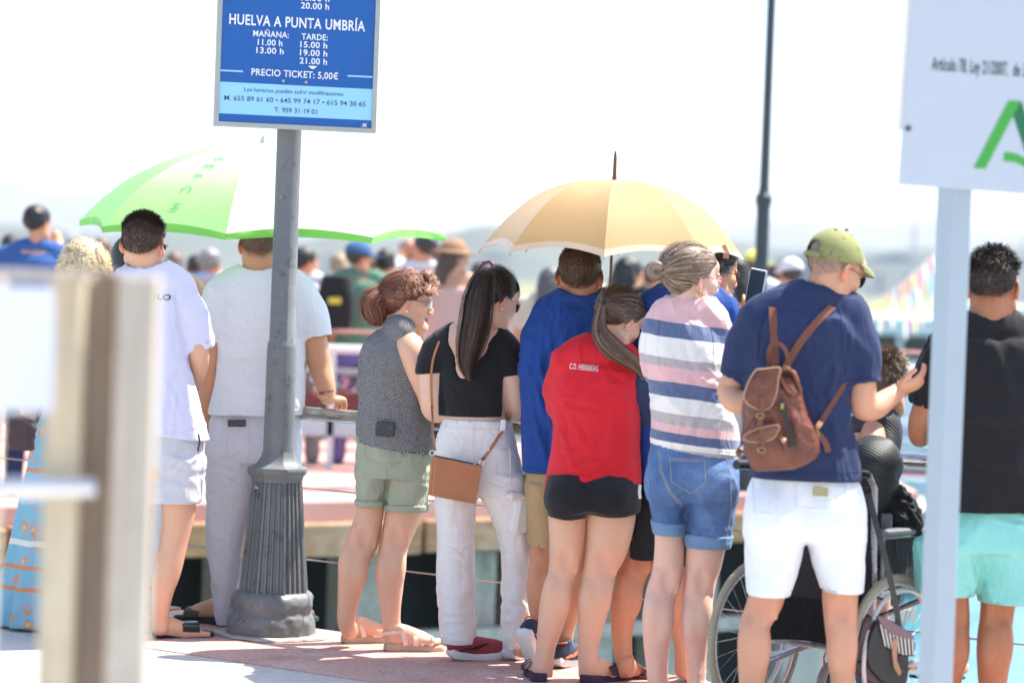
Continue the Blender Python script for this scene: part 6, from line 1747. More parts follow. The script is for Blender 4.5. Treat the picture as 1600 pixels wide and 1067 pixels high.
# ---- G girl in the red football shirt
Gg = Person(10.9, 930, 'girl in red football shirt with navy sleeves and short black shorts looking down', (.74, .46, .31))
Gg.head(967, 500, 0, neck=[(956, 520, 38, .0), (948, 540, 41, .0), (940, 560, 56, .0)], yaw=48, pitch=30, roll=6, female=True, haircol=(.05, .03, .022), size=.98)
tie = (.012, -.122, .000)
hair_tied(Gg.H, Gg.root, tie, (.085, .052, .036), N=4400, hi=(.30, .20, .14), hf=.22, wav=.0012, lift=.004, seed=52)
tp = Gg.H.W(np.array([tie]))[0]
nd = [(*tp, .013), (*Gg.p(936, 508, -.10), .022), (*Gg.p(941, 527, -.12), .030), (*Gg.p(957, 545, -.125), .032), (*Gg.p(980, 560, -.12), .026), (*Gg.p(998, 575, -.10), .016), (*Gg.p(1006, 592, -.085), .006)]
f = F3(); f.chain([(a_, b_, c_, r_ * .8) for a_, b_, c_, r_ in nd[:-1]], 0); V, Fq = f.mesh(.006); V = wrinkle(V, Fq, .002, (50, 50, 20), 3)
meshobj('ponytail_core', V, Fq, hair_mat(), Gg.root, np.tile(np.array((.055, .032, .022)), (len(V), 1)))
strands_along('ponytail', nd, 1900, (.115, .070, .046), Gg.root, hi=(.34, .22, .15), hf=.2, wav=.003, freq=1.6, flat=.8, seed=53, S_=16)
MB().tube([Vector(tp) + Vector((.004 + .013 * math.sin(w) * .3, .013 * math.cos(w), .015 * math.sin(w))) for w in np.linspace(0, 6.283, 20)], .004, 8).build('hair_tie', BLACKP, Gg.root, True)
hoop(Gg, 1, .017, .0013, SILV)
f = Gg.tee([(566, 872, 985, .17), (590, 862, 996, .23), (620, 861, 1000, .25), (665, 864, 1002, .26), (700, 861, 1000, .265), (735, 856, 1000, .27), (764, 852, 1001, .27)],
           (884, 566, 0), (938, 552, 0), (985, 568, 0), hole=(944, 545, 46, .0, 0), slope=(.15, 0), shw=52, nw=54, n=2.4)
f.sleeve(Gg.nodes([(884, 572, 44, 0), (874, 600, 50, .04), (878, 640, 48, .1)]), .03)
V, Fq = f.mesh(.0068)
V = wrinkle(V, Fq, .0042, (7, 7, 3), 111, creases=cr(Gg, (985, 640, 940, 700, .008, .014), (990, 700, 880, 745, .008, .014), (870, 660, 900, 740, .007, .014), (975, 740, 870, 760, .006, .012), (960, 600, 985, 640, .006, .010)) + autocr(Gg, (870, 620, 995, 760), 12, -28, 22, 100, .0045, .010, 11) + autocr(Gg, (870, 590, 980, 700), 7, 80, 15, 90, .004, .012, 12))
ts = meshobj('football_shirt', V, Fq, C_RED, Gg.root); sub(ts, Gg.root)
hem(ts, [(856, 738), (900, 741), (950, 752), (996, 769)], C_RED)
f = F3(); f.sleeve(Gg.nodes([(992, 574, 46, 0), (1003, 605, 54, .0), (1008, 640, 54, .02), (1006, 668, 50, .07)]), 0)
V, Fq = f.mesh(.0066); V = wrinkle(V, Fq, .004, (9, 9, 9), 112, creases=cr(Gg, (995, 640, 1020, 632, .008, .010), (990, 615, 1015, 600, .006, .010)))
meshobj('sleeve', V, Fq, C_NAVYS, ts)
cpts = [Vector(Gg.p(944, 545, .0)) + Vector((.057 * math.cos(w), .056 * math.sin(w), .004 - .004 * math.sin(w))) for w in np.linspace(0, 6.283, 28)]
MB().tube(cpts, .0065, 8).build('collar', C_NAVYS, ts, True)
on_cloth(ts, put_text('C.D. HERRERÍAS', Gg.p(890, 577, -.128), Gg.p(934.5, 581, -.128), (0, -1, .12), .0205, plain('print_white', (.8, .8, .8), .6), ts, .010, lift=.010), .005)
strap_over(Gg, [(1000, 757, -.10), (999, 768, -.10), (1000, 779, -.10)], .012, plain('white_piping', (.8, .8, .8), .6), .004, 'piping', (0.4, -1, 0), ts)
Gg.core([(560, 900, 975, .10), (600, 880, 985, .17), (660, 885, 985, .19), (780, 880, 975, .2)])
Gg.limb([(876, 600, 34, .04), (880, 645, 30, .1), (900, 660, 26, .2), (930, 640, 22, .28)], h=.009)
Gg.limb([(1008, 640, 36, .02), (1006, 675, 32, .08), (985, 660, 26, .22), (965, 640, 22, .30)], h=.009)
s1 = shorts(Gg, [(742, 857, 998, .255), (770, 853, 1000, .27), (792, 853, 1000, .275)], [(778, 853, 920, .24), (806, 855, 917, .235)], [(778, 916, 1000, .245), (800, 917, 999, .24)], C_BLACK, 121, amp=.0015, hol=.006, slopeR=(-.03, 0),
            seat=[(888, 775, 64, -.085, .075), (955, 775, 72, -.085, .075)], h=.0068)
def red(V, C): return C
mkleg(Gg, [(888, 775, 66, 0), (887, 806, 61, 0), (886, 850, 55, 0), (882, 885, 49, .0), (874, 912, 43, -.005), (867, 940, 46, -.015), (861, 972, 41, -.012), (853, 1010, 31, 0), (850, 1040, 29, 0), (849, 1052, 30, 0)], (P(846, 1072, 10.9)[0], 10.86), -6, -1, lift=.012)
mkleg(Gg, [(956, 775, 76, 0), (955, 806, 77, 0), (949, 850, 68, 0), (938, 885, 56, .0), (932, 912, 50, -.005), (928, 940, 50, -.015), (924, 972, 43, -.012), (919, 1010, 33, 0), (919, 1040, 31, 0), (919, 1052, 31, 0)], (P(918, 1072, 10.9)[0], 10.86), 38, 1, lift=.012)
FLIP = plain('dark_purple_foam', (.05, .02, .05), .8)
sandal(Gg, (P(842, 1072, 10.9)[0], 10.84), -6, -1, FLIP, FLIP, .25, 'slide'); sandal(Gg, (P(912, 1072, 10.9)[0], 10.84), 38, 1, FLIP, FLIP, .25, 'slide')
Gg.finish()

# ---- H woman in the striped top
Hh = Person(10.3, 1070, 'woman with greying bun, hoop earrings, striped pink and navy top and denim shorts', (.76, .48, .37))
Hh.head(1079, 436, 0, neck=[(1074, 455, 44, -.01), (1072, 478, 46, -.01), (1070, 500, 66, -.01)], yaw=62, pitch=4, roll=3, female=True, haircol=(.20, .15, .12), size=1.04)
tie = (.0, -.118, .012)
hair_tied(Hh.H, Hh.root, tie, (.23, .150, .095), N=5000, hi=(.56, .44, .33), hf=.25, wav=.001, lift=.004, seed=62)
tp = Hh.H.W(np.array([tie]))[0]
nd = [(tp[0] - .022 + .020 * math.cos(w), tp[1] - .01 + .006 * w / 6, tp[2] + .004 + .020 * math.sin(w), .013) for w in np.linspace(.3, 6.0, 9)]
f = F3(); f.chain([(*q[:3], .012) for q in nd], .004); V, Fq = f.mesh(.005); meshobj('bun_core', V, Fq, hair_mat(), Hh.root, np.tile(np.array((.16, .11, .08)), (len(V), 1)))
strands_along('bun', nd, 1100, (.28, .19, .13), Hh.root, hi=(.60, .48, .38), hf=.3, wav=.0015, freq=1, flat=1.0, seed=63, S_=18, width=.0018)
MB().tube([Vector(tp) + Vector((-.003, .013 * math.cos(w), .016 * math.sin(w))) for w in np.linspace(0, 6.283, 20)], .004, 8).build('hair_tie', BLACKP, Hh.root, True)
hoop(Hh, 1, .0125, .0022, GOLD)
glasses(Hh, plain('raspberry_frame', (.35, .02, .07), .3), CLR, lh=.018)
t = NT('striped_knit'); tc = t.coord('Object'); sx = t.new('ShaderNodeSeparateXYZ'); t.lk(tc, sx.inputs[0])
zw = t.math('ADD', sx.outputs[2], t.math('ADD', t.math('MULTIPLY', sx.outputs[0], .10), t.math('MULTIPLY', t.noise(tc, 5, 2, .5), .018)))
PK = (.76, .44, .43); NV = (.070, .105, .22); WT = (.82, .77, .71); GY = (.46, .385, .38)
zt0, zb0 = 1.42, .90
bz = lambda y: (CAM_H + -(y - 439) * 10.3 / FPX + .009)
bands = [(506, NV), (529, WT), (560, GY), (574, PK), (597, NV), (619, WT), (645, GY), (662, PK), (674, NV), (689, WT), (699, GY), (706, PK), (730, PK)]
ys = [470] + [b for b, _ in bands]
cols_ = [PK] + [c for _, c in bands]
lo_, hi_ = bz(735), bz(465)
fac = t.new('ShaderNodeMapRange'); t.lk(zw, fac.inputs[0]); fac.inputs[1].default_value = lo_; fac.inputs[2].default_value = hi_
stops = sorted([((bz(y) - lo_) / (hi_ - lo_), None) for y in ys], key=lambda q: q[0])
seq = [(0.0, PK)]
for i in range(len(bands) - 1, -1, -1):
    y, c = bands[i]; up_c = cols_[i]      # colour above boundary y
    seq.append((max(0, min(1, (bz(y) - lo_) / (hi_ - lo_))), up_c))
base_ = t.ramp(fac.outputs[0], seq[:14], 'CONSTANT')
hn = t.noise(t.coord(scale=(60, 60, 500)), 1.5, 3, .7)
c = t.mix(t.math('MULTIPLY', t.ramp(hn, [(.4, 0), (.65, 1)]), .14), base_, (.62, .60, .64))
t.base(c); t.rough(.92); t.b.inputs['Sheen Weight'].default_value = .25
b1 = t.bump(t.noise(tc, 900, 2, .6), .25, .0012); t.bump(t.noise(t.coord(scale=(1, 1, .6)), 24, 4, .6, .6), .6, .016, b1); STRIPE = t.m
f = Hh.tee([(502, 1024, 1118, .19), (530, 1010, 1132, .25), (575, 1008, 1136, .27), (630, 1016, 1146, .28), (665, 1019, 1153, .28), (690, 1017, 1154, .285), (706, 1019, 1152, .28)],
           (1034, 502, 0), (1072, 482, 0), (1112, 502, 0), slL=[(1034, 512, 50, 0), (1024, 545, 50, .06), (1030, 590, 44, .12)], slR=[(1118, 512, 52, 0), (1132, 545, 56, .03), (1134, 588, 52, .08)],
           hole=(1072, 499, 50, 0, 0), slope=(-.14, 0), shw=54, nw=48)
V, Fq = f.mesh(.007)
V = wrinkle(V, Fq, .0045, (7, 7, 5), 131, creases=cr(Hh, (1105, 560, 1070, 600, .008, .013), (1025, 600, 1060, 640, .006, .013), (1040, 690, 1110, 700, .008, .010), (1060, 660, 1130, 650, .006, .012), (1110, 600, 1080, 660, .006, .012)) + autocr(Hh, (1020, 560, 1145, 700), 12, -35, 28, 80, .0045, .010, 13))
ob_ = sub(meshobj('striped_top', V, Fq, STRIPE, Hh.root), Hh.root)
hem(ob_, [(1018, 694), (1070, 700), (1150, 712)], STRIPE); hem(ob_, [(1030, 500), (1026, 540), (1030, 580)], STRIPE, .0017); hem(ob_, [(1108, 498), (1116, 540), (1116, 580)], STRIPE, .0017)
cp = [Vector(Hh.p(1072, 499, 0)) + Vector((.066 * math.cos(w), .064 * math.sin(w), .022 + .006 * math.sin(w))) for w in np.linspace(0, 6.283, 28)]
MB().tube(cp, .006, 8).build('neckband', fabric('navy_rib', (.09, .12, .24)), Hh.root, True)
Hh.core([(500, 1045, 1100, .12), (540, 1030, 1115, .17), (640, 1035, 1130, .2), (720, 1030, 1140, .22)])
Hh.limb([(1132, 560, 38, .05), (1136, 600, 34, .1), (1140, 625, 30, .2), (1120, 600, 24, .3)], h=.009); Hh.limb([(1030, 570, 34, .1), (1034, 610, 30, .16), (1060, 600, 24, .28)], h=.009)
t = NT('blue_denim'); o_ = t.coord()
fade_ = t.noise(t.coord(scale=(1, 1, .7)), 5.5, 3, .5)
c = t.mix(t.ramp(fade_, [(.42, 0), (.66, 1)]), (.030, .085, .235), (.12, .22, .42))
tw = t.new('ShaderNodeTexWave', bands_direction='DIAGONAL'); tw.inputs['Scale'].default_value = 260; t.lk(o_, tw.inputs['Vector'])
c = t.mix(t.math('MULTIPLY', tw.outputs['Fac'], .18), c, (.35, .45, .6)); c = t.mix(t.ramp(t.noise(o_, 60, 5, .7), [(.45, 0), (.7, .35)]), c, (.02, .05, .14))
t.base(c); t.rough(.88); t.bump(t.noise(t.coord(scale=(1, 1, 1.5)), 20, 4, .6, .5), .7, .012, t.bump(tw.outputs['Fac'], .25, .001)); DEN = t.m
DENL = fabric('denim_turnup', (.17, .27, .42), (.13, .22, .36), wr=.4); STI = plain('ecru_stitch', (.42, .38, .32), .8)
s2 = shorts(Hh, [(694, 1018, 1150, .26), (720, 1012, 1153, .275), (752, 1010, 1155, .285), (780, 1013, 1152, .28)], [(765, 1012, 1076, .25), (800, 1018, 1070, .23), (834, 1022, 1068, .215)], [(765, 1070, 1153, .255), (800, 1068, 1149, .24), (854, 1071, 1140, .225)], DEN, 141, amp=.003, slopeL=(-.02, 0), slopeR=(-.02, 0),
            cuff=(DENL, .048), seat=[(1046, 752, 66, -.075, .085), (1110, 755, 78, -.08, .09)], creases=cr(Hh, (1020, 790, 1064, 782, .006, .007), (1072, 795, 1140, 780, .006, .007), (1070, 815, 1130, 820, .005, .007), (1022, 812, 1062, 806, .005, .007)), hol=.008)
def stl(pts, pr=Hh, par=None, m=STI, rr=.0013, nm='stitching'): seam(pr, par or s2, pts, m, rr, nm)
stl([(1047, 716, -.176), (1101, 718, -.180)]); stl([(1047, 716, -.176), (1049, 752, -.186), (1079, 771, -.190), (1103, 755, -.186), (1101, 718, -.180)]); stl([(1049, 719, -.178), (1100, 721, -.182)])
stl([(1029, 704, -.135), (1031, 735, -.150), (1045, 768, -.150), (1066, 792, -.118)]); stl([(1032, 706, -.138), (1034, 735, -.153), (1047, 766, -.152), (1067, 789, -.120)])
stl([(1016, 708, -.09), (1012, 740, -.10), (1013, 760, -.10)]); stl([(1135, 712, -.09), (1141, 740, -.10), (1143, 790, -.09), (1134, 850, -.075)])
mkleg(Hh, [(1046, 800, 50, 0), (1046, 838, 46, 0), (1045, 872, 47, 0), (1042, 900, 49, .0), (1034, 925, 49, -.005), (1029, 955, 48, -.018), (1027, 985, 46, -.014), (1026, 1020, 38, 0), (1027, 1050, 33, 0), (1028, 1085, 30, 0)], (P(1024, 1108, 10.3)[0], 10.26), 10, -1, lift=.02)
mkleg(Hh, [(1104, 800, 66, 0), (1104, 840, 64, 0), (1100, 875, 58, 0), (1094, 906, 51, .0), (1090, 935, 49, -.005), (1088, 965, 46, -.018), (1087, 990, 42, -.014), (1087, 1025, 34, 0), (1088, 1055, 30, 0), (1088, 1085, 29, 0)], (P(1084, 1108, 10.3)[0], 10.26), 40, 1, lift=.02)
sandal(Hh, (P(1080, 1108, 10.3)[0], 10.24), 40, 1, NUDE, SOLE, .26); sandal(Hh, (P(1020, 1108, 10.3)[0], 10.24), 10, -1, NUDE, SOLE, .26)
Hh.finish()

# ---- I man in the olive cap
Ii = Person(9.6, 1255, 'man in olive cap, navy tee and white shorts carrying a brown leather backpack', (.62, .33, .21))
Ii.head(1303, 421, 0, neck=[(1292, 440, 52, .0), (1282, 462, 53, .005), (1274, 485, 70, .01)], yaw=56, pitch=24, roll=4, haircol=(.22, .16, .13), fade=.06, hairmode='fade', size=1.03, stubble=.15)
hair_short(Ii.H, Ii.root, (.24, .18, .15), N=3600, ltop=.008, lside=.006, seed=71, lo=.004, hi=(.5, .45, .4))
# cap
f = F3(); Hc = Ii.H
f.ell((0, -.016, .036), (.0835, .1045, .098), 0)
f.half((0, 0, .030), (0, .36, -1), (-.2, -.2, -.2), (.2, .2, .06), .003)
f.ell((0, -.016, .030), (.0795, .1005, .094), .002, 's')
f.ell((0, -.128, .034), (.031, .05, .023), .003, 's')
V, Fq = f.mesh(.0034); V = V + vnormals(V, Fq) * (noise(V * 30, 4) * .0012)[:, None]
V[:, 2] -= .004; cap = sub(meshobj('cap', Hc.W(V), Fq, C_CAP, Ii.root), Ii.root)
mb = MB(); Wd = lambda a, b, c: Hc.W(np.array([[a, b, c]]))[0]
mb.band([Wd(.084 * math.sin(w), -.016 - .1035 * math.cos(w), .002) for w in np.linspace(-.5, .5, 9)], [Hc.R @ np.array([math.sin(w), -math.cos(w), 0]) for w in np.linspace(-.5, .5, 9)], .018, .003); mb.build('cap_strap', C_CAP, cap, True)
n = 17; V = []; F = []
for j, (e, dz) in enumerate(((0, 0), (.4, .004), (.75, .002), (1, -.006))):
    for i in range(n):
        w = -1.18 + 2.36 * i / (n - 1); bx = .081 * math.sin(w); by = -.016 + .103 * math.cos(w); ex = .078 * math.sin(w) * (1 - .05 * e); ey = by + e * .072 * math.cos(w * .98) ** .5
        x_ = bx * (1 - e) + ex * e; V.append(Wd(x_, ey, .063 + dz - .022 * (abs(x_) / .08) ** 2 - .010 * e))
nn_ = len(V); V += [p_ - Hc.R @ np.array([0, 0, .003]) for p_ in V]
for j in range(3):
    for i in range(n - 1): q = j * n + i; F.append((q, q + 1, q + n + 1, q + n)); F.append((q + nn_, q + n + nn_, q + n + 1 + nn_, q + 1 + nn_))
for i in range(n - 1): q = 3 * n + i; F.append((q, q + 1, q + 1 + nn_, q + nn_))
for j in range(3):
    F.append((j * n, (j + 1) * n, (j + 1) * n + nn_, j * n + nn_)); q = j * n + n - 1; F.append((q, q + nn_, q + n + nn_, q + n))
mb = MB(); mb.add(V, F); mb.build('cap_brim', C_CAP, cap, True)
mb = MB(); mb.lathe([(.007, -.002), (.006, .004), (.001, .006)], Wd(0, -.016, .1345), 10); mb.build('cap_button', BLACKP, cap)
rk = random.Random(3); TEAR = plain('cap_frayed_patch', (.05, .055, .03), .9)
for (a_, e_) in ((1.0, .62), (.35, .95), (1.85, .60), (2.35, .35), (1.5, 1.05)):     # frayed little holes
    d = np.array([math.sin(a_) * math.cos(e_), -math.cos(a_) * math.cos(e_), math.sin(e_)]); c = np.array([0, -.016, .036]) + d * np.array([.0838, .1049, .0982]) - np.array([0, 0, .004])
    mb = MB(); nn2 = Vector(Hc.R @ d); e1 = nn2.orthogonal().normalized(); e2 = nn2.cross(e1); k = 9
    pts = [Vector(Hc.W(c[None])[0]) + e1 * rk.uniform(.003, .008) * math.cos(w) + e2 * rk.uniform(.002, .011) * math.sin(w) for w in np.linspace(0, 6.283, k, endpoint=False)]
    mb.add(pts + [p_ - nn2 * .002 for p_ in pts], [tuple(range(k)), tuple(range(k, 2 * k))[::-1]] + [(i, (i + 1) % k, (i + 1) % k + k, i + k) for i in range(k)]); mb.build('frayed_patch', TEAR, cap)
glasses(Ii, BLACKP, LENS, lh=.019)
pts = [Vector(Ii.p(1281, 458, .005)) + Vector((.066 * math.cos(w), .064 * math.sin(w), .006 * math.cos(w) - .006 + .018 * math.sin(w))) for w in np.linspace(0, 6.283, 40)]
MB().tube(pts, .0022, 6).build('neck_chain', SILV, Ii.root, True)
f = Ii.tee([(492, 1190, 1330, .24), (520, 1172, 1340, .28), (570, 1162, 1335, .29), (620, 1160, 1332, .29), (660, 1162, 1332, .29), (700, 1168, 1338, .31), (748, 1171, 1346, .325)],
           (1186, 494, 0), (1268, 478, 0), (1330, 494, 0), slL=[(1186, 502, 62, 0), (1166, 540, 64, .02), (1152, 588, 58, .05)], slR=[(1328, 498, 60, 0), (1343, 540, 62, -.02), (1347, 600, 58, -.03)],
           hole=(1280, 461, 60, .005, 0), slope=(0, 0), shw=66, nw=76)
V, Fq = f.mesh(.0075)
V = wrinkle(V, Fq, .0045, (8, 8, 2.5), 151, creases=cr(Ii, (1312, 560, 1290, 640, .009, .013), (1310, 540, 1270, 600, .007, .013), (1300, 650, 1322, 720, .008, .012), (1185, 560, 1215, 600, .006, .013), (1240, 490, 1300, 560, .006, .014), (1280, 720, 1330, 700, .007, .011)) + autocr(Ii, (1280, 530, 1335, 740), 12, 78, 20, 90, .0055, .010, 14) + autocr(Ii, (1175, 500, 1320, 570), 8, 70, 25, 70, .004, .011, 15))
ob_ = sub(meshobj('tshirt', V, Fq, C_NAVY, Ii.root), Ii.root)
hem(ob_, [(1176, 738), (1260, 740), (1342, 737)], C_NAVY); hem(ob_, [(1128, 577), (1150, 583), (1172, 583)], C_NAVY); hem(ob_, [(1322, 592), (1345, 592), (1370, 586)], C_NAVY)
hem(ob_, [(1312, 482), (1318, 520), (1318, 560), (1322, 596)], C_NAVY, .0018); hem(ob_, [(1196, 486), (1186, 520), (1184, 560)], C_NAVY, .0018)
Ii.core([(490, 1220, 1310, .13), (530, 1195, 1315, .2), (640, 1190, 1305, .22), (760, 1195, 1320, .22)])
Ii.limb([(1160, 550, 44, .04), (1150, 590, 44, .05), (1142, 612, 43, .05), (1152, 628, 38, .0), (1180, 622, 32, -.0), (1210, 612, 28, .12)])
Ii.limb([(1344, 550, 46, -.02), (1347, 600, 45, -.03), (1348, 632, 44, -.02), (1366, 636, 40, .02), (1388, 622, 32, .06), (1402, 612, 26, .09)])
Ii.hand(Ii.p(1400, 613, .09), (.88, .15, .42), (.1, -.75, .6), curl=(.35, .35, .3), spread=.05, size=.92)
MB().tube([Vector(Ii.p(1398, 614, .08)) + Vector((.010 * math.cos(w), .032 * math.sin(w), -.026 * math.cos(w))) for w in np.linspace(0, 6.283, 20)], .003, 6).build('bracelet', SILV, Ii.root, True)
s3 = shorts(Ii, [(738, 1180, 1338, .26), (770, 1166, 1350, .29), (810, 1163, 1352, .31), (840, 1163, 1352, .30)], [(825, 1163, 1262, .28), (870, 1164, 1252, .26), (929, 1167, 1234, .245)], [(825, 1256, 1352, .28), (870, 1266, 1351, .26), (924, 1284, 1348, .245)], C_WSHORT, 161, amp=.0018,
            slopeL=(-.0, 0), seat=[(1210, 810, 90, -.08, .10), (1305, 810, 90, -.08, .10)], creases=cr(Ii, (1256, 850, 1200, 830, .007, .012), (1262, 850, 1320, 830, .007, .012), (1240, 780, 1262, 850, .009, .012), (1225, 900, 1180, 880, .006, .012), (1270, 880, 1340, 900, .006, .012)) + autocr(Ii, (1175, 790, 1345, 920), 10, 20, 40, 60, .0035, .010, 17))
seam(Ii, s3, [(1176, 752, -.13), (1178, 800, -.15), (1205, 804, -.165), (1214, 800, -.165), (1210, 750, -.15)], C_WSHORT, .0022, 'pocket_edge'); seam(Ii, s3, [(1246, 748, -.155), (1246, 794, -.17), (1322, 798, -.155), (1322, 748, -.12)], C_WSHORT, .0022, 'pocket_edge')
seam(Ii, s3, [(1240, 745, -.15), (1243, 800, -.175), (1256, 850, -.155)], C_WSHORT, .0024)
MB().box(Ii.p(1282, 767, -.172), (.052, .005, .033), None, .002).build('leather_patch', plain('olive_patch', (.36, .33, .18), .7), s3)
mkleg(Ii, [(1204, 880, 62, 0), (1198, 930, 57, 0), (1190, 952, 52, 0), (1180, 975, 48, -.01), (1178, 1005, 50, -.02), (1176, 1040, 46, -.018), (1174, 1080, 36, 0), (1174, 1120, 29, 0), (1174, 1150, 29, 0)], (P(1172, 1163, 9.6)[0], 9.56), 6, -1, lift=.03, toes=False)
mkleg(Ii, [(1318, 880, 62, 0), (1313, 925, 57, 0), (1313, 950, 54, 0), (1314, 975, 51, -.01), (1315, 1005, 46, -.02), (1316, 1040, 42, -.018), (1316, 1080, 33, 0), (1316, 1120, 28, 0), (1316, 1150, 28, 0)], (P(1316, 1163, 9.6)[0], 9.56), 30, 1, lift=.03, toes=False)
sneaker(Ii, (P(1170, 1163, 9.6)[0], 9.54), 6, -1, WSOLE, WSOLE, .29); sneaker(Ii, (P(1312, 1163, 9.6)[0], 9.54), 30, 1, WSOLE, WSOLE, .29)
Ii.finish()

# backpack
t = NT('brown_leather_worn'); o_ = t.coord()
c = t.mix(t.ramp(t.noise(o_, 7, 6, .7), [(.3, 0), (.7, 1)]), (.18, .048, .021), (.095, .026, .012))
c = t.mix(t.ramp(t.noise(o_, 26, 6, .75), [(.5, 0), (.75, .6)]), c, (.28, .105, .05)); t.base(c)
t.rough(t.ramp(t.noise(o_, 10, 5, .6), [(.3, .26), (.7, .5)])); t.bump(t.noise(o_, 9, 4, .6, .8), .7, .02, t.bump(t.noise(o_, 240, 4, .7), .3, .0015)); BAGL = t.m
BAGS = plain('brown_strap_leather', (.17, .050, .022), .4, bump=.2); EDG = plain('raw_leather_edge', (.50, .32, .20), .6); BRS = plain('antique_brass', (.42, .30, .13), .35, .9)
D0 = 9.6 - .26
bp = lambda x, y, d=0: P(x, y, D0 + d)
zb = lambda x, y: (1130 + x / 5.08, 540 + y / 5.08)     # coordinates read from an enlarged crop
r = root('backpack', tuple(float(q) for q in bp(1215, 735, .05)), 'worn brown leather backpack with buckled flap hanging on the navy tee', 'backpack')
f = F3()
def brow(y, xl, xr, dep, dd=0):
    a_ = zb(xl, y); b_ = zb(xr, y); c_ = bp((a_[0] + b_[0]) / 2, a_[1], dd); return (c_[2], c_[0], c_[1], S(b_[0] - a_[0], D0) / 2, dep / 2)
f.loft([brow(200, 240, 560, .06, .02), (brow(260, 205, 590, .11, .01)), brow(400, 175, 620, .14), brow(560, 160, 665, .155), brow(700, 158, 730, .165), brow(820, 170, 765, .17), brow(900, 195, 740, .16), brow(955, 225, 660, .13), brow(985, 260, 560, .09)], 0, n=2.9, slope=(.10, 0))
V, Fq = f.mesh(.0058)
bc = lambda *q: [(bp(*zb(a, b), -.08), bp(*zb(c_, d), -.08), am, wd) for a, b, c_, d, am, wd in q]
V = wrinkle(V, Fq, .0035, (10, 10, 10), 171, creases=bc((440, 240, 620, 560, -.012, .012), (560, 560, 640, 900, .008, .016), (430, 330, 580, 800, -.006, .010), (620, 560, 760, 760, .010, .016), (460, 420, 540, 900, .006, .010)))
body_ = sub(meshobj('pack_body', V, Fq, BAGL, r), r)
def blob(pts, off, th, nm, mat, curve=.02, par=None, nrm=(0, -1, 0)):
    """leather piece: outline from the crop laid at its own depth, domed"""
    q = [zb(*p_) for p_ in pts]; cx = sum(a for a, b in q) / len(q); cy = sum(b for a, b in q) / len(q)
    V = []; F = []; n = len(q); rings = (0, .35, .7, .93, 1.0)
    for k, s_ in enumerate(rings):
        for (a, b) in q:
            V.append(bp(cx + (a - cx) * s_, cy + (b - cy) * s_, off - curve * (1 - s_ ** 2.5)))
    for k in range(len(rings) - 1):
        for i in range(n): F.append((k * n + i, (k + 1) * n + i, (k + 1) * n + (i + 1) % n, k * n + (i + 1) % n))
    m0 = len(V)
    for (a, b) in q: V.append(bp(cx + (a - cx) * 1.0, cy + (b - cy) * 1.0, off + th))
    for i in range(n): F.append(((len(rings) - 1) * n + i, m0 + i, m0 + (i + 1) % n, (len(rings) - 1) * n + (i + 1) % n))
    F.append(tuple(range(m0, m0 + n)))
    mb = MB(); mb.add(V, F); return mb.build(nm, mat, par or r, True)
def smooth_poly(pts, sub=4):
    A = spl(list(pts) + [pts[0]], sub); return [tuple(p_) for p_ in A[:-1]]
flap = smooth_poly([(262, 188), (350, 180), (440, 172), (455, 190), (440, 250), (432, 330), (410, 420), (370, 490), (310, 512), (240, 490), (180, 445), (165, 400), (190, 310), (225, 240)])
fl = sub(blob(flap, -.095, .05, 'flap', BAGL, .012), r)
MB().tube([bp(*zb(*p_), -.097) for p_ in flap + flap[:1]], .0024, 6).build('flap_edge', EDG, fl, True)
pk = smooth_poly([(165, 700), (260, 665), (350, 640), (440, 632), (440, 690), (500, 760), (540, 860), (520, 900), (420, 940), (330, 960), (240, 965), (200, 900), (170, 790)])
pk_ = sub(blob(pk, -.092, .04, 'front_pocket', BAGL, .028), r)
pf_ = smooth_poly([(165, 712), (250, 668), (350, 640), (438, 630), (440, 670), (400, 730), (320, 762), (230, 765), (170, 745)])
b_ = sub(blob(pf_, -.118, .006, 'pocket_flap', BAGL, .010), r); MB().tube([bp(*zb(*p_), -.119) for p_ in pf_ + pf_[:1]], .002, 6).build('flap_edge', EDG, b_, True)
rim = smooth_poly([(445, 240), (470, 190), (540, 200), (590, 290), (615, 370), (580, 400), (520, 370), (480, 310)])
MB().tube([bp(*zb(*p_), -.060) for p_ in rim + rim[:1]], .006, 8).build('drawn_mouth', BAGS, r, True)
blob(rim, -.045, .02, 'mouth_lining', plain('suede_dark', (.06, .03, .02), .9), -.02)
def bstrap(pts, w, off=-.11, nm='strap', mat=BAGS, par=None, nrm=(0, -1, 0)):
    P3 = [bp(*zb(a, b), off if len(q_) < 3 else q_[2]) for q_ in pts for a, b in (q_[:2],)]
    A = spl([list(p_) for p_ in P3], 4); return MB().band(list(A), nrm, w, .0045).build(nm, mat, par or r, True)
bstrap([(315, 405), (310, 470), (300, 560), (285, 640), (270, 710)], .017, -.112); bstrap([(312, 660), (315, 760), (322, 850), (338, 975)], .017, -.128)
for (a, b, o2) in ((292, 555, -.118), (305, 828, -.132)):
    c = Vector(bp(*zb(a, b), o2)); MB().tube([c + Vector((.013 * math.cos(w), -.002, .008 * math.sin(w))) for w in np.linspace(0, 6.283, 13)], .0022, 6).build('buckle', BRS, r, True)
bstrap([(455, 420), (480, 520), (520, 650), (560, 800)], .016, -.094, 'zip', plain('black_zip', (.015, .015, .016), .5), body_)
MB().box(bp(*zb(468, 480), -.104), (.010, .005, .018)).build('zip_pull', BRS, body_)
P3 = spl([list(bp(*zb(a, b), o2)) for a, b, o2 in ((250, 560, -.09), (200, 640, -.088), (155, 700, -.08), (150, 760, -.07), (125, 810, -.06))], 4); MB().tube(P3, .003, 6).build('cord', BAGS, r, True)
MB().lathe([(.004, 0), (.011, -.012), (.006, -.03)], bp(*zb(122, 812), -.06), 8).build('tassel', BAGS, r, True)
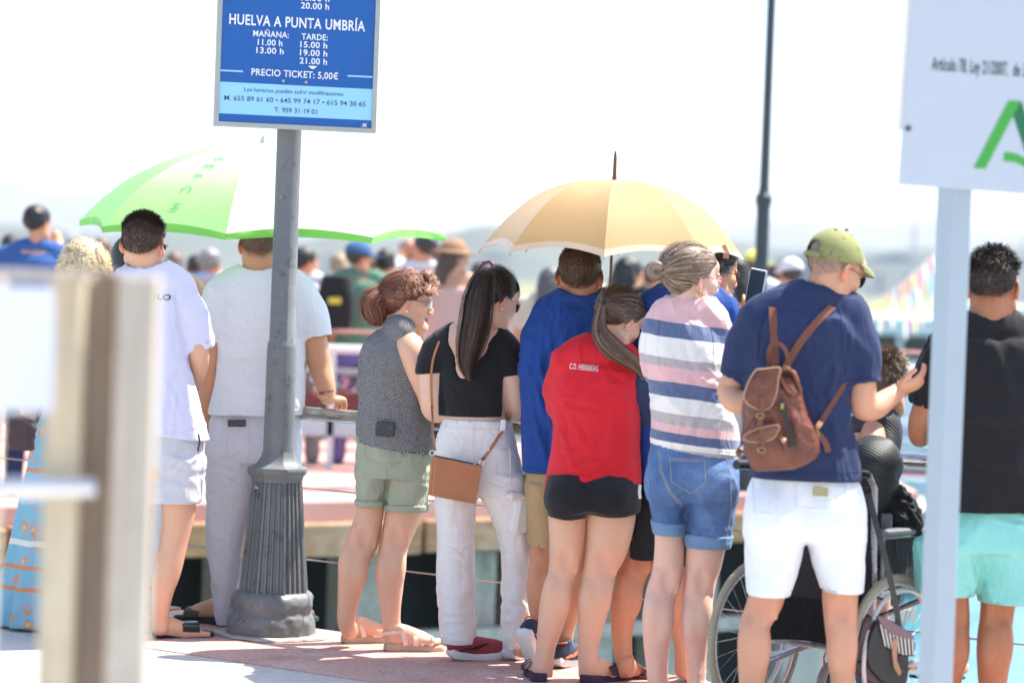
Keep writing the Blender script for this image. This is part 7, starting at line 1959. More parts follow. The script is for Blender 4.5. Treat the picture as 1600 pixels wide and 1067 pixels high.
P3 = spl([list(bp(*zb(a, b), o2)) for a, b, o2 in ((375, 500, -.10), (420, 590, -.105), (460, 700, -.11), (478, 740, -.112), (485, 830, -.11))], 4); MB().tube(P3, .003, 6).build('cord', BAGS, r, True)
MB().lathe([(.005, .006), (.010, 0), (.005, -.010)], bp(*zb(480, 745), -.115), 8).build('toggle', EDG, r, True)
def sstrap(pts, w, nm='shoulder_strap', mat=BAGS):
    A = spl([list(P(a, b, 9.6 + d)) for a, b, d in pts], 5); nr = []
    MB().band(list(A), (0, -1, .25), w, .005).build(nm, mat, r, True)
BODY_I = [bpy.data.objects[k] for k in KEEP if bpy.data.objects[k].parent == Ii.root and k.split('.')[0] in ('tshirt', 'body')]
for pts, w_ in (([(1211, 572), (1210, 535), (1208, 505), (1207, 482)], .026), ([(1229, 570), (1250, 535), (1276, 503), (1300, 480)], .025)):
    P3 = drape(BODY_I, pts, .005); P3 = [P(pts[0][0], pts[0][1] + 4, 9.38)] + P3
    MB().band([Vector(q) for q in P3], nrm_up(P3), w_, .005).build('shoulder_strap', BAGS, r, True)
P3 = [Vector(P(1277, 668, 9.38))] + drape(BODY_I, [(1284, 657), (1300, 632), (1316, 606)], .005, over=False); P3 += [P3[-1] + Vector((.02, .06, .05)), P3[-1] + Vector((.01, .12, .08))]
MB().band(P3, (0, -1, .2), .018, .005).build('shoulder_strap', BAGS, r, True)
sstrap([(1203, 574, -.19), (1201, 552, -.20), (1206, 538, -.20), (1217, 537, -.20), (1228, 548, -.195), (1233, 572, -.19)], .014, 'carry_handle')
sstrap([(1278, 676, -.17), (1290, 692, -.165), (1294, 706, -.165)], .020, 'strap_end')
MB().tube([P(1275, 665, 9.38), P(1279, 682, 9.38)], .005, 8).build('ring', BRS, r, True)

# ---- J man at the right edge
Jj = Person(9.8, 1530, 'man in black tee and aqua swim shorts right of the white sign post', SK_DEEP)
Jj.head(1552, 448, 0, neck=[(1550, 465, 52, 0), (1548, 490, 54, 0), (1546, 512, 76, 0)], yaw=22, pitch=4, haircol=(.022, .017, .014), fade=.055, hairmode='fade', size=1.07)
hair_short(Jj.H, Jj.root, (.022, .017, .015), N=5200, ltop=.030, lside=.008, seed=81, lo=.032, messy=.5, hi=(.10, .08, .07), curl=.003)
f = Jj.tee([(538, 1468, 1628, .25), (580, 1456, 1640, .29), (640, 1460, 1642, .31), (720, 1458, 1644, .33), (797, 1454, 1648, .35)],
           (1478, 540, 0), (1546, 514, 0), (1612, 540, 0), slL=[(1478, 548, 62, 0), (1462, 585, 66, .0), (1450, 634, 62, .02)], slR=[(1615, 548, 62, 0), (1634, 590, 64, 0), (1640, 640, 60, 0)],
           hole=(1546, 522, 68, 0, 0), slope=(.02, 0), shw=66, nw=64)
V, Fq = f.mesh(.008); V = wrinkle(V, Fq, .0045, (7, 7, 4), 181, creases=cr(Jj, (1500, 735, 1580, 750, .007, .012), (1510, 770, 1590, 755, .007, .012), (1500, 600, 1540, 700, .006, .014)) + autocr(Jj, (1500, 600, 1610, 790), 12, 15, 30, 90, .005, .011, 16))
ob_ = sub(meshobj('tshirt', V, Fq, C_BLACK, Jj.root), Jj.root)
hem(ob_, [(1495, 786), (1550, 788), (1606, 790)], C_BLACK)
g = F3(); g.loft([(Jj.p(1546, 522)[2] - .012, Jj.p(1546, 520)[0], 9.8, .078, .074), (Jj.p(1546, 508)[2], Jj.p(1546, 520)[0], 9.8, .068, .066)], 0, n=2, sub=1); g.loft([(1.2, Jj.p(1546, 520)[0], 9.8, .063, .061), (1.6, Jj.p(1546, 520)[0], 9.8, .063, .061)], 0, 's', n=2, sub=1)
V, Fq = g.mesh(.005); meshobj('collar', V, Fq, fabric('white_rib', (.78, .78, .80)), Jj.root)
Jj.core([(535, 1505, 1590, .13), (580, 1490, 1600, .2), (700, 1490, 1600, .22), (810, 1495, 1605, .22)])
Jj.limb([(1456, 590, 46, 0), (1448, 630, 42, .0), (1438, 660, 38, .03), (1438, 682, 34, .1), (1450, 670, 28, .22)]); Jj.limb([(1636, 600, 44, 0), (1642, 660, 40, 0), (1636, 710, 32, .12)], h=.009)
shorts(Jj, [(785, 1470, 1634, .26), (820, 1452, 1648, .30), (860, 1434, 1650, .32)], [(845, 1430, 1545, .30), (900, 1432, 1530, .29), (928, 1436, 1521, .28)], [(845, 1520, 1650, .30), (900, 1524, 1650, .29), (941, 1528, 1648, .28)], C_AQUA, 191, amp=.0055, sc=(10, 10, 3), creases=cr(Jj, (1512, 860, 1530, 930, .008, .012), (1510, 870, 1490, 920, .006, .012), (1550, 812, 1600, 822, .006, .008)))
mkleg(Jj, [(1478, 900, 62, 0), (1488, 940, 52, 0), (1490, 980, 50, 0), (1486, 1020, 50, -.02), (1484, 1070, 36, 0), (1484, 1130, 29, 0)], (P(1482, 1150, 9.8)[0], 9.76), -10, -1)
mkleg(Jj, [(1566, 900, 64, 0), (1560, 940, 55, 0), (1557, 965, 52, 0), (1554, 995, 54, -.01), (1553, 1025, 53, -.02), (1551, 1060, 46, -.01), (1549, 1100, 33, 0), (1548, 1135, 29, 0)], (P(1546, 1150, 9.8)[0], 9.76), 14, 1)
Jj.finish()

# ---- K blonde woman in the long blue dress, behind the fence
Kk = Person(12.0, 110, 'woman with blonde curls and long blue floral dress mostly hidden behind the wooden fence', (.68, .40, .27))
Kk.head(132, 428, 0, neck=[(130, 448, 44, 0), (128, 470, 60, 0)], yaw=5, pitch=8, female=True, haircol=(.45, .33, .17), size=1.0)
hair_curly(Kk.H, Kk.root, N=5200, L=.042, rad=.011, col=(.66, .52, .30), hi=(.85, .76, .55), hf=.35, seed=91, turns=2.0, grav=.2, lo=-.02, width=.0026)
t = NT('blue_floral_print'); tc = t.coord('Object'); vo = t.new('ShaderNodeTexVoronoi'); vo.inputs['Scale'].default_value = 11; t.lk(tc, vo.inputs['Vector'])
sx = t.new('ShaderNodeSeparateXYZ'); t.lk(tc, sx.inputs[0])
flow = t.ramp(vo.outputs['Distance'], [(.0, 1), (.30, 1), (.34, 0), (.44, .0), (.48, .6), (.52, 0)]); fl2 = t.ramp(t.noise(tc, 60, 3, .6), [(.42, 0), (.50, 1)])
base_ = t.mix(t.math('MULTIPLY', flow, fl2), (.20, .43, .52), (.62, .27, .15))
base_ = t.mix(t.math('MULTIPLY', t.ramp(vo.outputs['Distance'], [(.10, 1), (.16, 0)]), .9), base_, (.75, .45, .12))
for z_ in (.17, .26, .56, .66):
    mz = t.math('LESS_THAN', t.math('ABSOLUTE', t.math('SUBTRACT', sx.outputs[2], z_)), .009); base_ = t.mix(mz, base_, (.60, .24, .11))
for z_ in (.36,):
    mz = t.math('LESS_THAN', t.math('ABSOLUTE', t.math('SUBTRACT', sx.outputs[2], z_)), .012); base_ = t.mix(mz, base_, (.72, .66, .56))
t.base(base_); t.rough(.9); t.bump(t.noise(t.coord(scale=(1, 1, .2)), 22, 4, .6), .6, .012); FLO = t.m
f = F3(); rp_ = lambda th, z: .05 * np.sin(th * 13 + z * 3) * np.clip(1.0 - z, 0, 1) + .03 * np.sin(th * 23 - z * 5) * np.clip(.9 - z, 0, 1)
f.loft(Kk.rows([(470, 80, 170, .14), (500, 62, 190, .22), (560, 66, 184, .24), (620, 72, 176, .23), (680, 55, 190, .28), (760, 36, 206, .36), (850, 18, 220, .44), (930, -2, 232, .50), (975, -14, 240, .54)]), 0, n=2.1, ripple=rp_)
f.chain(Kk.nodes([(80, 480, 50, 0), (128, 468, 56, 0), (176, 480, 50, 0)]), .03)
V, Fq = f.mesh(.0085); V = wrinkle(V, Fq, .003, (9, 9, 2), 201); sub(meshobj('dress', V, Fq, FLO, Kk.root), Kk.root)
Kk.limb([(76, 485, 44, 0), (62, 540, 38, 0), (54, 600, 34, -.05), (40, 650, 28, .05), (30, 665, 24, .12)], h=.007); Kk.limb([(180, 485, 44, 0), (196, 540, 38, 0), (200, 600, 30, .1)], h=.008)
mkleg(Kk, [(90, 940, 30, 0), (90, 975, 28, 0)], (P(88, 990, 12)[0], 11.95), 0, -1); mkleg(Kk, [(150, 940, 30, 0), (150, 975, 28, 0)], (P(150, 990, 12)[0], 11.95), 10, 1)
Kk.core([(490, 100, 160, .12), (600, 100, 150, .15), (960, 90, 150, .1)])
Kk.finish()
bg_ = root('shoulder_bag', tuple(float(q) for q in P(38, 715, 11.8)), 'dark woven shoulder bag on the hip of the blue floral dress', 'handbag')
f = F3(); f.loft([(P(0, 700, 11.8)[2], P(38, 690, 11.8)[0], 11.72, .055, .035), (P(0, 660, 11.8)[2], P(38, 690, 11.8)[0], 11.72, .06, .03), (P(0, 645, 11.8)[2], P(38, 690, 11.8)[0], 11.72, .045, .015)], 0, n=3)
V, Fq = f.mesh(.007); V = wrinkle(V, Fq, .004, (20, 20, 20), 7); meshobj('bag_body', V, Fq, plain('woven_dark', (.06, .035, .035), .8, bump=.6), bg_)
MB().tube([P(30, 648, 11.74), P(20, 600, 11.78), P(45, 520, 11.86), P(76, 470, 11.92)], .006, 6).build('strap', BLACKP, bg_, True)
# ------------------------------------------------------------------ umbrellas
def canopy_mat(name, c, trans, rough=.5, sheen=.3, spec=.4, grad=None):
    t = NT(name); o_ = t.coord()
    col = t.mix(t.ramp(t.noise(o_, 12, 4, .6), [(.3, 0), (.7, 1)]), c, tuple(q * .93 for q in c))
    if grad: a = t.new('ShaderNodeAttribute', attribute_name='Col'); col = t.mix(1.0, a.outputs['Color'], col, 'MULTIPLY')
    t.base(col); t.rough(rough); t.b.inputs['Sheen Weight'].default_value = sheen; t.b.inputs['Specular IOR Level'].default_value = spec
    b1 = t.bump(t.noise(t.coord(scale=(1, 1, .4)), 9, 3, .5, .6), .22, .010)
    tr = t.new('ShaderNodeBsdfTranslucent'); mx = t.new('ShaderNodeMixShader'); mx.inputs[0].default_value = trans
    t.lk(col, tr.inputs[0]); t.lk(t.b.outputs[0], mx.inputs[1]); t.lk(tr.outputs[0], mx.inputs[2]); t.lk(mx.outputs[0], t.out.inputs[0])
    return t.m
def umbrella(cx, cy, z0, prof, R, az0, mats, label, cat, border=None, borderm=None, shaft_to=.9, spike=.0, tilt=0.0, n=8, sag=.10, rimup=.02, valance=0.0, valm=None, grads=None, thick=.0012, M=None):
    """prof: (r/R, drop) ; az measured from the camera side towards the right"""
    r = root('umbrella', (cx, cy, z0 - .9), label, cat)
    T = Matrix.Translation((cx, cy, z0)) @ (M or Matrix.Identity(4))
    pr = np.array(prof); NS, NA = 16, 13; panels = []
    def pt(a, s, off=0.0):
        k = (a - az0) / (2 * math.pi / n); u = k - math.floor(k)      # 0 at rib
        e = 4 * u * (1 - u)
        rr = R * np.interp(s, np.linspace(0, 1, len(pr)), pr[:, 0]); dz = -np.interp(s, np.linspace(0, 1, len(pr)), pr[:, 1])
        ch = math.cos(math.pi / n) / math.cos((u - .5) * 2 * math.pi / n)
        rr = rr * ch * (1 - sag * .35 * e * s) * 1.0; dz += rimup * e * max(0, s - .35) * 1.5 - sag * .06 * e * math.sin(math.pi * s)
        return T @ Vector((math.sin(a) * rr, -math.cos(a) * rr, dz + off))
    dense = np.linspace(0, 1, 60); pr = np.stack([np.interp(dense, np.linspace(0, 1, len(pr)), spl(pr, 1)[:, q]) for q in (0, 1)], 1)
    for i in range(n):
        a0 = az0 + i * 2 * math.pi / n; V = []; F = []; C = []
        s1 = 1 - (border or 0)
        for j in range(NS + 1):
            for k in range(NA):
                a = a0 + 2 * math.pi / n * (k / (NA - 1)) * .9999 + 1e-5; p_ = pt(a, s1 * j / NS); V.append(p_)
                C.append(grads(i, j / NS, k / (NA - 1)) if grads else (1, 1, 1))
        for j in range(NS):
            for k in range(NA - 1): q = j * NA + k; F.append((q, q + 1, q + NA + 1, q + NA))
        o = meshobj('canopy_panel', np.array([list(v) for v in V]), np.array(F), mats[i % len(mats)], r, np.array(C)); panels.append(o)
    if border or valance:
        for i in range(n):
            a0 = az0 + i * 2 * math.pi / n; V = []; F = []; m_ = 5 if border else 4; NA2 = 25
            for j in range(m_):
                for k in range(NA2):
                    u = k / (NA2 - 1); a = a0 + 2 * math.pi / n * u * .9999 + 1e-5
                    if border: p_ = pt(a, 1 - border + border * j / (m_ - 1), .0006)
                    else:
                        p_ = pt(a, 1.0, .0); w = j / (m_ - 1); sc_ = .72 + .28 * abs(math.sin(u * math.pi)) ; nz = noise(np.array([[i * 9 + u * 9, w * 1.5, 4.]]), 3)[0]
                        p_ = p_ + Vector((math.sin(a) * .012 * nz * w, -math.cos(a) * (.014 * nz + .004) * w, -valance * w * sc_))
                    V.append(list(p_))
            for j in range(m_ - 1):
                for k in range(NA2 - 1): q = j * NA2 + k; F.append((q, q + 1, q + NA2 + 1, q + NA2))
            meshobj('canopy_border' if border else 'valance', np.array(V), np.array(F), borderm if border else (valm[i % len(valm)]), r, np.ones((len(V), 3)))
    for i in range(n):
        a = az0 + i * 2 * math.pi / n + 1e-4
        MB().tube([pt(a, s, -.005) for s in np.linspace(.02, 1, 9)] + [pt(a, 1.0, -.012)], .0016, 5).build('rib', plain('rib_steel', (.25, .25, .25), .35, .8), r, True)
        MB().tube([pt(a, .55, -.006), T @ Vector((0, 0, -pr[-1, 1] * .86))], .0014, 5).build('stretcher', plain('rib_steel', (.25, .25, .25), .35, .8), r, True)
    return r, T, pt
rel = lambda px: px * .0025
GOLDC = canopy_mat('gold_satin', (.49, .305, .125), .17, .6, .2, .2); GOLDB = canopy_mat('cream_border', (.60, .44, .31), .2, .6)
ap = P(960, 281, 11.15)
Rg = .520
um, T, pt = umbrella(ap[0], ap[1], ap[2], [(0, 0), (.12, .002), (.25, .008), (.38, .024), (.49, .044), (.60, .075), (.70, .115), (.80, .165), (.89, .218), (.95, .258), (1.0, .295)], Rg, math.radians(-5), [GOLDC],
                 'gold satin umbrella with cream border held over the man in royal blue', 'umbrella', border=.075, borderm=GOLDB, rimup=.030, sag=.12, M=Matrix.Rotation(math.radians(1.5), 4, 'X'))
WOODB = plain('brown_umbrella_wood', (.16, .065, .030), .35)
MB().tube([T @ Vector((0, 0, -.03)), T @ Vector((0, 0, -.60))], .0058, 8).build('shaft', WOODB, um, True)
MB().tube([T @ Vector((0, 0, -.004)), T @ Vector((0, 0, .02)), T @ Vector((0, 0, .085)), T @ Vector((0, 0, .112))], [.010, .0075, .0065, .003], 10).build('ferrule', WOODB, um, True)
MB().tube([T @ Vector((0, 0, -.60)), T @ Vector((0, 0, -.70)), T @ Vector((.012, 0, -.74)), T @ Vector((.035, 0, -.745))], .010, 8).build('handle', WOODB, um, True)
MB().band([P(1129, 384, 11.0), P(1135, 396, 10.98), P(1134, 404, 10.98)], (0, -1, 0), .024, .003).build('closing_tab', plain('tan_tab', (.45, .22, .12), .5), um)

LIME = (.26, .74, .12); PALE = (.45, .78, .28); WHI = (.70, .80, .62)
GW = canopy_mat('beach_nylon', (1, 1, 1), .30, .45, .1, .4, grad=True); GV = canopy_mat('lime_valance', (.27, .72, .12), .35, .5); WVL = canopy_mat('white_valance', (.82, .84, .80), .4, .5)
ap = P(412, 224, 12.79)
def gr_(i, s, u):     # i = 0 panel starts at az0 = -5 deg and goes right
    base = [(WHI, WHI), (WHI, WHI), (LIME, WHI), (WHI, WHI), (LIME, WHI), (WHI, LIME), (LIME, PALE), (PALE, WHI)][i % 8]
    w = sstep(.15, .85, np.array([s]))[0]; c = np.array(base[0]) * w + np.array(base[1]) * (1 - w)
    return tuple(c)
um2, T2, pt2 = umbrella(ap[0], ap[1], ap[2], [(0, 0), (.1, .004), (.22, .016), (.34, .038), (.45, .066), (.56, .102), (.66, .145), (.76, .194), (.86, .262), (.94, .325), (1.0, .378)], .832, math.radians(-5), [GW],
                 'large lime and white beach umbrella printed with the word BEACH', 'beach umbrella', rimup=.03, sag=.09, valance=.038, valm=[GV, GV, GV, WVL, GV, GV, GV, GV], grads=gr_, M=Matrix.Rotation(math.radians(3.0), 4, 'X'))
MB().tube([T2 @ Vector((0, 0, -.01)), T2 @ Vector((0, -.01, -.40)), Vector(P(418, 700, 12.30)), Vector((P(418, 700, 12.30)[0], 12.25, .005))], .014, 10).build('pole', STEELW, um2, True)
MB().tube([T2 @ Vector((0, 0, -.01)), T2 @ Vector((0, 0, .012)), T2 @ Vector((0, 0, .035))], [.02, .016, .006], 10).build('top_cap', plain('pale_cap', (.62, .66, .45), .5), um2, True)
INKG = plain('print_green', (.10, .40, .14), .6)
for ch, s_ in (('B', .40), ('E', .50), ('A', .60), ('C', .72), ('H', .84)):
    a_ = math.radians(-28); c = pt2(a_, s_); c1 = pt2(a_, s_ + .06); e1 = (c1 - c).normalized(); t1 = (pt2(a_ + .08, s_) - pt2(a_ - .08, s_)).normalized(); nrm_ = e1.cross(t1).normalized()
    if nrm_.z < 0: nrm_ = -nrm_
    put_text(ch, c - t1 * .02, c + e1 * .036 - t1 * .02, nrm_, .050, INKG, um2, .0, lift=.004)

# ------------------------------------------------------------------ wheelchair
Fv = np.array([math.sin(math.radians(40)), math.cos(math.radians(40)), 0]); Rv = np.array([Fv[1], -Fv[0], 0]); Zv = np.array([0, 0, 1.])
w1 = P(1180, 999, 10.2); RW = .282; w1[2] = RW; C0 = w1 + Rv * .29; C0[2] = 0.0
wc = root('wheelchair', (float(C0[0]), float(C0[1]), 0), 'wheelchair with black seat and pale tyres parked against the railing', 'wheelchair')
TYRE = plain('greyish_tyre', (.38, .34, .24), .8, bump=.5, bs=300); RIMM = plain('pale_hand_rim', (.66, .62, .61), .3, .3); FRM = plain('silver_frame', (.50, .50, .52), .3, .7); BLKF = fabric('black_nylon', (.014, .014, .016), wr=.6, rough=.7)
WL = lambda r_, u, z: C0 + Rv * r_ + Fv * u + Zv * z       # chair frame: right, forward, up
for sd in (-1, 1):
    c = WL(sd * .29, 0, RW)
    ring = lambda rad, off, n=64: [c + Rv * off * sd + (Fv * math.cos(w) + Zv * math.sin(w)) * rad for w in np.linspace(0, 2 * math.pi, n + 1)]
    tb = MB(); tb.tube(ring(RW - .013, 0), .0135, 10, cap=False)
    whl = sub(tb.build('wheel', TYRE, wc, True), wc)
    lug = MB()
    for w in np.linspace(0, 2 * math.pi, 110, endpoint=False):
        dr_ = Fv * math.cos(w) + Zv * math.sin(w)
        lug.tube([c + dr_ * (RW - .0015) - Rv * .008, c + dr_ * (RW + .0006), c + dr_ * (RW - .0015) + Rv * .008], .0022, 4, cap=False)
    lug.build('tread', TYRE, whl)['kind'] = 'stuff'
    MB().tube(ring(RW - .030, 0), .0085, 8, cap=False).build('rim', RIMM, whl, True)
    MB().tube(ring(RW - .050, .032), .0085, 8, cap=False).build('hand_rim', RIMM, whl, True)
    MB().tube([c - Rv * .03, c + Rv * .03], .024, 14).build('hub', BLACKP, whl, True)
    sp = MB()
    for k in range(28):
        w = 2 * math.pi * k / 28; w2 = w + (.25 if k % 2 else -.25)
        sp.tube([c + (Fv * math.cos(w2) + Zv * math.sin(w2)) * .024 + Rv * (.018 if k % 2 else -.018), c + (Fv * math.cos(w) + Zv * math.sin(w)) * (RW - .03)], .0012, 4)
    sp.build('spokes', plain('spoke_steel', (.6, .6, .6), .3, .8), whl)['kind'] = 'stuff'
    for k in range(6):
        w = 2 * math.pi * k / 6; d_ = Fv * math.cos(w) + Zv * math.sin(w); MB().tube([c + d_ * (RW - .032), c + d_ * (RW - .048) + Rv * sd * .032], .004, 6).build('bracket', BLACKP, whl)
    cc = WL(sd * .22, .40, .088)
    rg = [cc + (Fv * math.cos(w) + Zv * math.sin(w)) * .070 for w in np.linspace(0, 2 * math.pi, 29)]
    cs_ = sub(MB().tube(rg, .018, 10, cap=False).build('caster', plain('grey_caster', (.30, .28, .26), .7), wc, True), wc)
    MB().tube([cc - Rv * .014, cc + Rv * .014], .052, 16).build('caster_disc', BLACKP, cs_, True)
    MB().tube([cc + Rv * .028, cc + Rv * .028 + Zv * .10 - Fv * .02, cc + Zv * .14 - Fv * .03, cc - Rv * .028 + Zv * .10 - Fv * .02, cc - Rv * .028], .008, 6).build('caster_fork', FRM, cs_, True)
    MB().tube([WL(sd * .22, .37, .23), WL(sd * .22, .36, .50)], .012, 8).build('frame_tube', FRM, wc, True)
    MB().tube([WL(sd * .235, -.06, .20), WL(sd * .235, -.05, .50), WL(sd * .235, -.07, .86), WL(sd * .235, -.11, .905), WL(sd * .235, -.16, .91)], .0115, 8).build('back_tube', FRM, wc, True)
    MB().tube([WL(sd * .235, -.12, .908), WL(sd * .235, -.17, .912), WL(sd * .235, -.235, .914)], [.016, .018, .0165], 12).build('handle_grip', BLACKP, wc, True)
    MB().tube([WL(sd * .235, -.06, .49), WL(sd * .235, .42, .50), WL(sd * .225, .50, .44), WL(sd * .20, .56, .16)], .0115, 8).build('seat_tube', FRM, wc, True)
    MB().tube([WL(sd * .235, -.05, .22), WL(sd * .235, .38, .24)], .0115, 8).build('lower_tube', FRM, wc, True)
    MB().tube([WL(sd * .245, -.02, .50), WL(sd * .245, -.02, .69), WL(sd * .245, .28, .69), WL(sd * .245, .28, .50)], .009, 8).build('arm_frame', FRM, wc, True)
    mb = MB(); mb.box(WL(sd * .245, .13, .705), (.046, .36, .026), Matrix.Rotation(-math.radians(40), 3, 'Z'), .008); mb.build('armrest', plain('armrest_grey', (.14, .14, .15), .5), wc)
    MB().box(WL(sd * .238, .13, .59), (.006, .28, .18), Matrix.Rotation(-math.radians(40), 3, 'Z')).build('side_panel', BLKF, wc)
    MB().box(WL(sd * .12, .58, .14), (.16, .14, .012), Matrix.Rotation(-math.radians(40), 3, 'Z'), .004).build('footplate', BLACKP, wc)
MB().tube([WL(-.235, .0, .20), WL(.235, .3, .46)], .010, 8).build('cross_brace', FRM, wc, True); MB().tube([WL(.235, .0, .20), WL(-.235, .3, .46)], .010, 8).build('cross_brace', FRM, wc, True)
MB().tube([WL(-.29, 0, RW), WL(.29, 0, RW)], .010, 8).build('axle', FRM, wc, True)
def sling(nm, pts_fn, mat, n=14, m_=10, th=.012):
    V = [pts_fn(i / (n - 1), j / (m_ - 1)) for i in range(n) for j in range(m_)]; F = [(i * m_ + j, i * m_ + j + 1, (i + 1) * m_ + j + 1, (i + 1) * m_ + j) for i in range(n - 1) for j in range(m_ - 1)]
    V2 = [v - (Fv if nm == 'backrest' else Zv) * th for v in V]; k = len(V)
    F += [tuple(q + k for q in f[::-1]) for f in F]
    for i in range(n - 1): F += [(i * m_, (i + 1) * m_, (i + 1) * m_ + k, i * m_ + k), (i * m_ + m_ - 1, i * m_ + m_ - 1 + k, (i + 1) * m_ + m_ - 1 + k, (i + 1) * m_ + m_ - 1)]
    for j in range(m_ - 1): F += [(j, j + k, j + 1 + k, j + 1), ((n - 1) * m_ + j, (n - 1) * m_ + j + 1, (n - 1) * m_ + j + 1 + k, (n - 1) * m_ + j + k)]
    mb = MB(); mb.add(V + V2, F); return mb.build(nm, mat, wc, True)
sling('seat', lambda u, v: WL(-.23 + .46 * u, -.04 + .46 * v, .505 - .035 * math.sin(math.pi * u)), BLKF, th=.02)
sling('backrest', lambda u, v: WL(-.235 + .47 * u, -.055 - .03 * math.sin(math.pi * u), .46 + .40 * v), BLKF)
sling('seat_skirt', lambda u, v: WL(-.20 + .40 * u, -.075 - .02 * math.sin(math.pi * u), .30 + .20 * v + .02 * math.sin(math.pi * u)), BLKF)

# person sitting in it
Ss = Person(10.2, 1330, 'person seated in the wheelchair with short brown hair and textured black tee', (.60, .30, .19))
Ss.root['_org'] = list(Ss.root['_org'])
Ss.head(1381, 597, .0, neck=[(1374, 618, 42, .0), (1368, 640, 52, .0)], yaw=48, pitch=8, haircol=(.16, .10, .065), size=1.0)
hair_short(Ss.H, Ss.root, (.20, .135, .09), N=4200, ltop=.030, lside=.020, seed=201, messy=.9, hi=(.50, .40, .30), lo=.0)
f = F3()
SB = lambda r_, u, z, w: (*WL(r_, u, z), w)
f.chain([SB(.02, .10, .56, .115), SB(.05, .09, .70, .112), SB(.09, .09, .85, .120), SB(.12, .09, .93, .105)], 0, sub=3)
f.chain([(*Ss.p(1348, 668, .02), .05), (*Ss.p(1368, 652, .0), .055), (*Ss.p(1384, 672, -.02), .05)], .04, sub=2)
f.sleeve([(*Ss.p(1380, 668, -.03), .052), (*Ss.p(1384, 690, -.06), .055), (*Ss.p(1377, 722, -.08), .052)], .03)
t = NT('textured_black_knit'); o_ = t.coord(); t.base((.014, .016, .017)); t.rough(.55); wv = t.new('ShaderNodeTexWave', bands_direction='DIAGONAL'); wv.inputs['Scale'].default_value = 34; wv.inputs['Distortion'].default_value = 1.5; t.lk(o_, wv.inputs['Vector']); t.bump(wv.outputs['Fac'], .35, .003)
V, Fq = f.mesh(.0085); V = wrinkle(V, Fq, .004, (9, 9, 4), 205); sub(meshobj('tshirt', V, Fq, t.m, Ss.root), Ss.root)
Ss.limb([(1380, 690, 34, -.06), (1377, 720, 33, -.08), (1375, 752, 30, -.06), (1382, 778, 26, .04)])
f = F3()
for sd in (-1, 1):
    f.chain([SB(sd * .10, .12, .54, .082), SB(sd * .13, .34, .55, .075), SB(sd * .14, .50, .54, .062)], .01, sub=3)
V, Fq = f.mesh(.009); V = wrinkle(V, Fq, .004, (9, 9, 9), 207); sub(meshobj('shorts', V, Fq, fabric('grey_shorts', (.10, .10, .12)), Ss.root), Ss.root)
for sd in (-1, 1):
    g = F3(); g.chain([SB(sd * .14, .46, .54, .055), SB(sd * .14, .53, .52, .058), SB(sd * .135, .55, .40, .052), SB(sd * .13, .56, .24, .036), SB(sd * .13, .57, .19, .034)], 0, sub=4); g.chain([SB(sd * .13, .56, .19, .034), SB(sd * .135, .66, .17, .034), SB(sd * .14, .72, .165, .026)], .02, sub=2); Ss.add(g, .0065)
g = F3(); g.chain([SB(.02, .10, .56, .09), SB(.09, .09, .88, .07), (*Ss.p(1372, 645, 0), .035)], 0); Ss.add(g, .015)
Ss.limb([(1340, 690, 30, -.10), (1348, 725, 28, -.16), (1362, 755, 25, -.20), (1364, 764, 22, -.20)])
Ss.hand(Ss.p(1363, 762, -.20), (.15, .1, -1), (.9, -.3, .1), curl=(.4, .6, .5), spread=.04, size=.88, right=False)
MB().tube([Vector(Ss.p(1360, 748, -.20)) + Vector((.026 * math.cos(w), .026 * math.sin(w), .006 * math.cos(w))) for w in np.linspace(0, 6.283, 20)], .003, 6).build('bracelet', SILV, Ss.root, True)
Ss.finish()

# black bag on the armrest
f = F3(); c = P(1405, 798, 10.02)
f.loft([(c[2] - .085, c[0], c[1], .080, .06), (c[2] - .02, c[0] + .005, c[1], .075, .065), (c[2] + .05, c[0] - .015, c[1], .060, .05), (c[2] + .095, c[0] - .04, c[1], .030, .03)], 0, n=2.6)
V, Fq = f.mesh(.006); V = wrinkle(V, Fq, .010, (14, 14, 8), 211)
bk = root('black_bag', (float(c[0]), float(c[1]), float(c[2]) - .09), 'crumpled black nylon bag on the armrest of the wheelchair', 'bag'); sub(meshobj('bag_body', V, Fq, BLKF, bk), bk)
MB().box(P(1384, 815, 9.93), (.045, .02, .060), None, .006).build('buckle', plain('grey_buckle', (.10, .10, .11), .4), bk)
# striped handbag hanging from the dark strap
DH = 9.66
hb = root('handbag', tuple(float(q) for q in P(1385, 1065, DH)), 'maroon and black handbag with striped flap hanging by a strap from the wheelchair', 'handbag')
MAR = plain('maroon_leather', (.10, .045, .045), .4, bump=.3); BLL = plain('black_leather', (.018, .017, .018), .32, bump=.3); MAU = plain('mauve_flap', (.22, .13, .14), .5); CRM = plain('cream_stripe', (.62, .58, .52), .6)
zc = lambda x, y: (1080 + x * .3535, 690 + y * .3535)
def piece(pts, off, th, nm, mat, par=None):
    pp = [Vector(P(*zc(*q), DH + off)) for q in pts]; n = len(pp); c = sum(pp, Vector()) / n
    mid = [c + (p_ - c) * .9 + Vector((0, -.008, 0)) for p_ in pp]; mb = MB()
    V = mid + pp + [p_ + Vector((0, th, 0)) for p_ in pp]
    F = [tuple(range(n))[::-1]] + [(i, (i + 1) % n, (i + 1) % n + n, i + n) for i in range(n)] + [(i + n, (i + 1) % n + n, (i + 1) % n + 2 * n, i + 2 * n) for i in range(n)] + [tuple(range(2 * n, 3 * n))]
    mb.add(V, F); return mb.build(nm, mat, par or hb, False)
piece(smooth_poly([(800, 775), (760, 790), (735, 900), (725, 1000), (760, 1050), (830, 1080), (850, 1090), (800, 1000), (780, 900)], 3), -.01, .10, 'gusset', MAR)
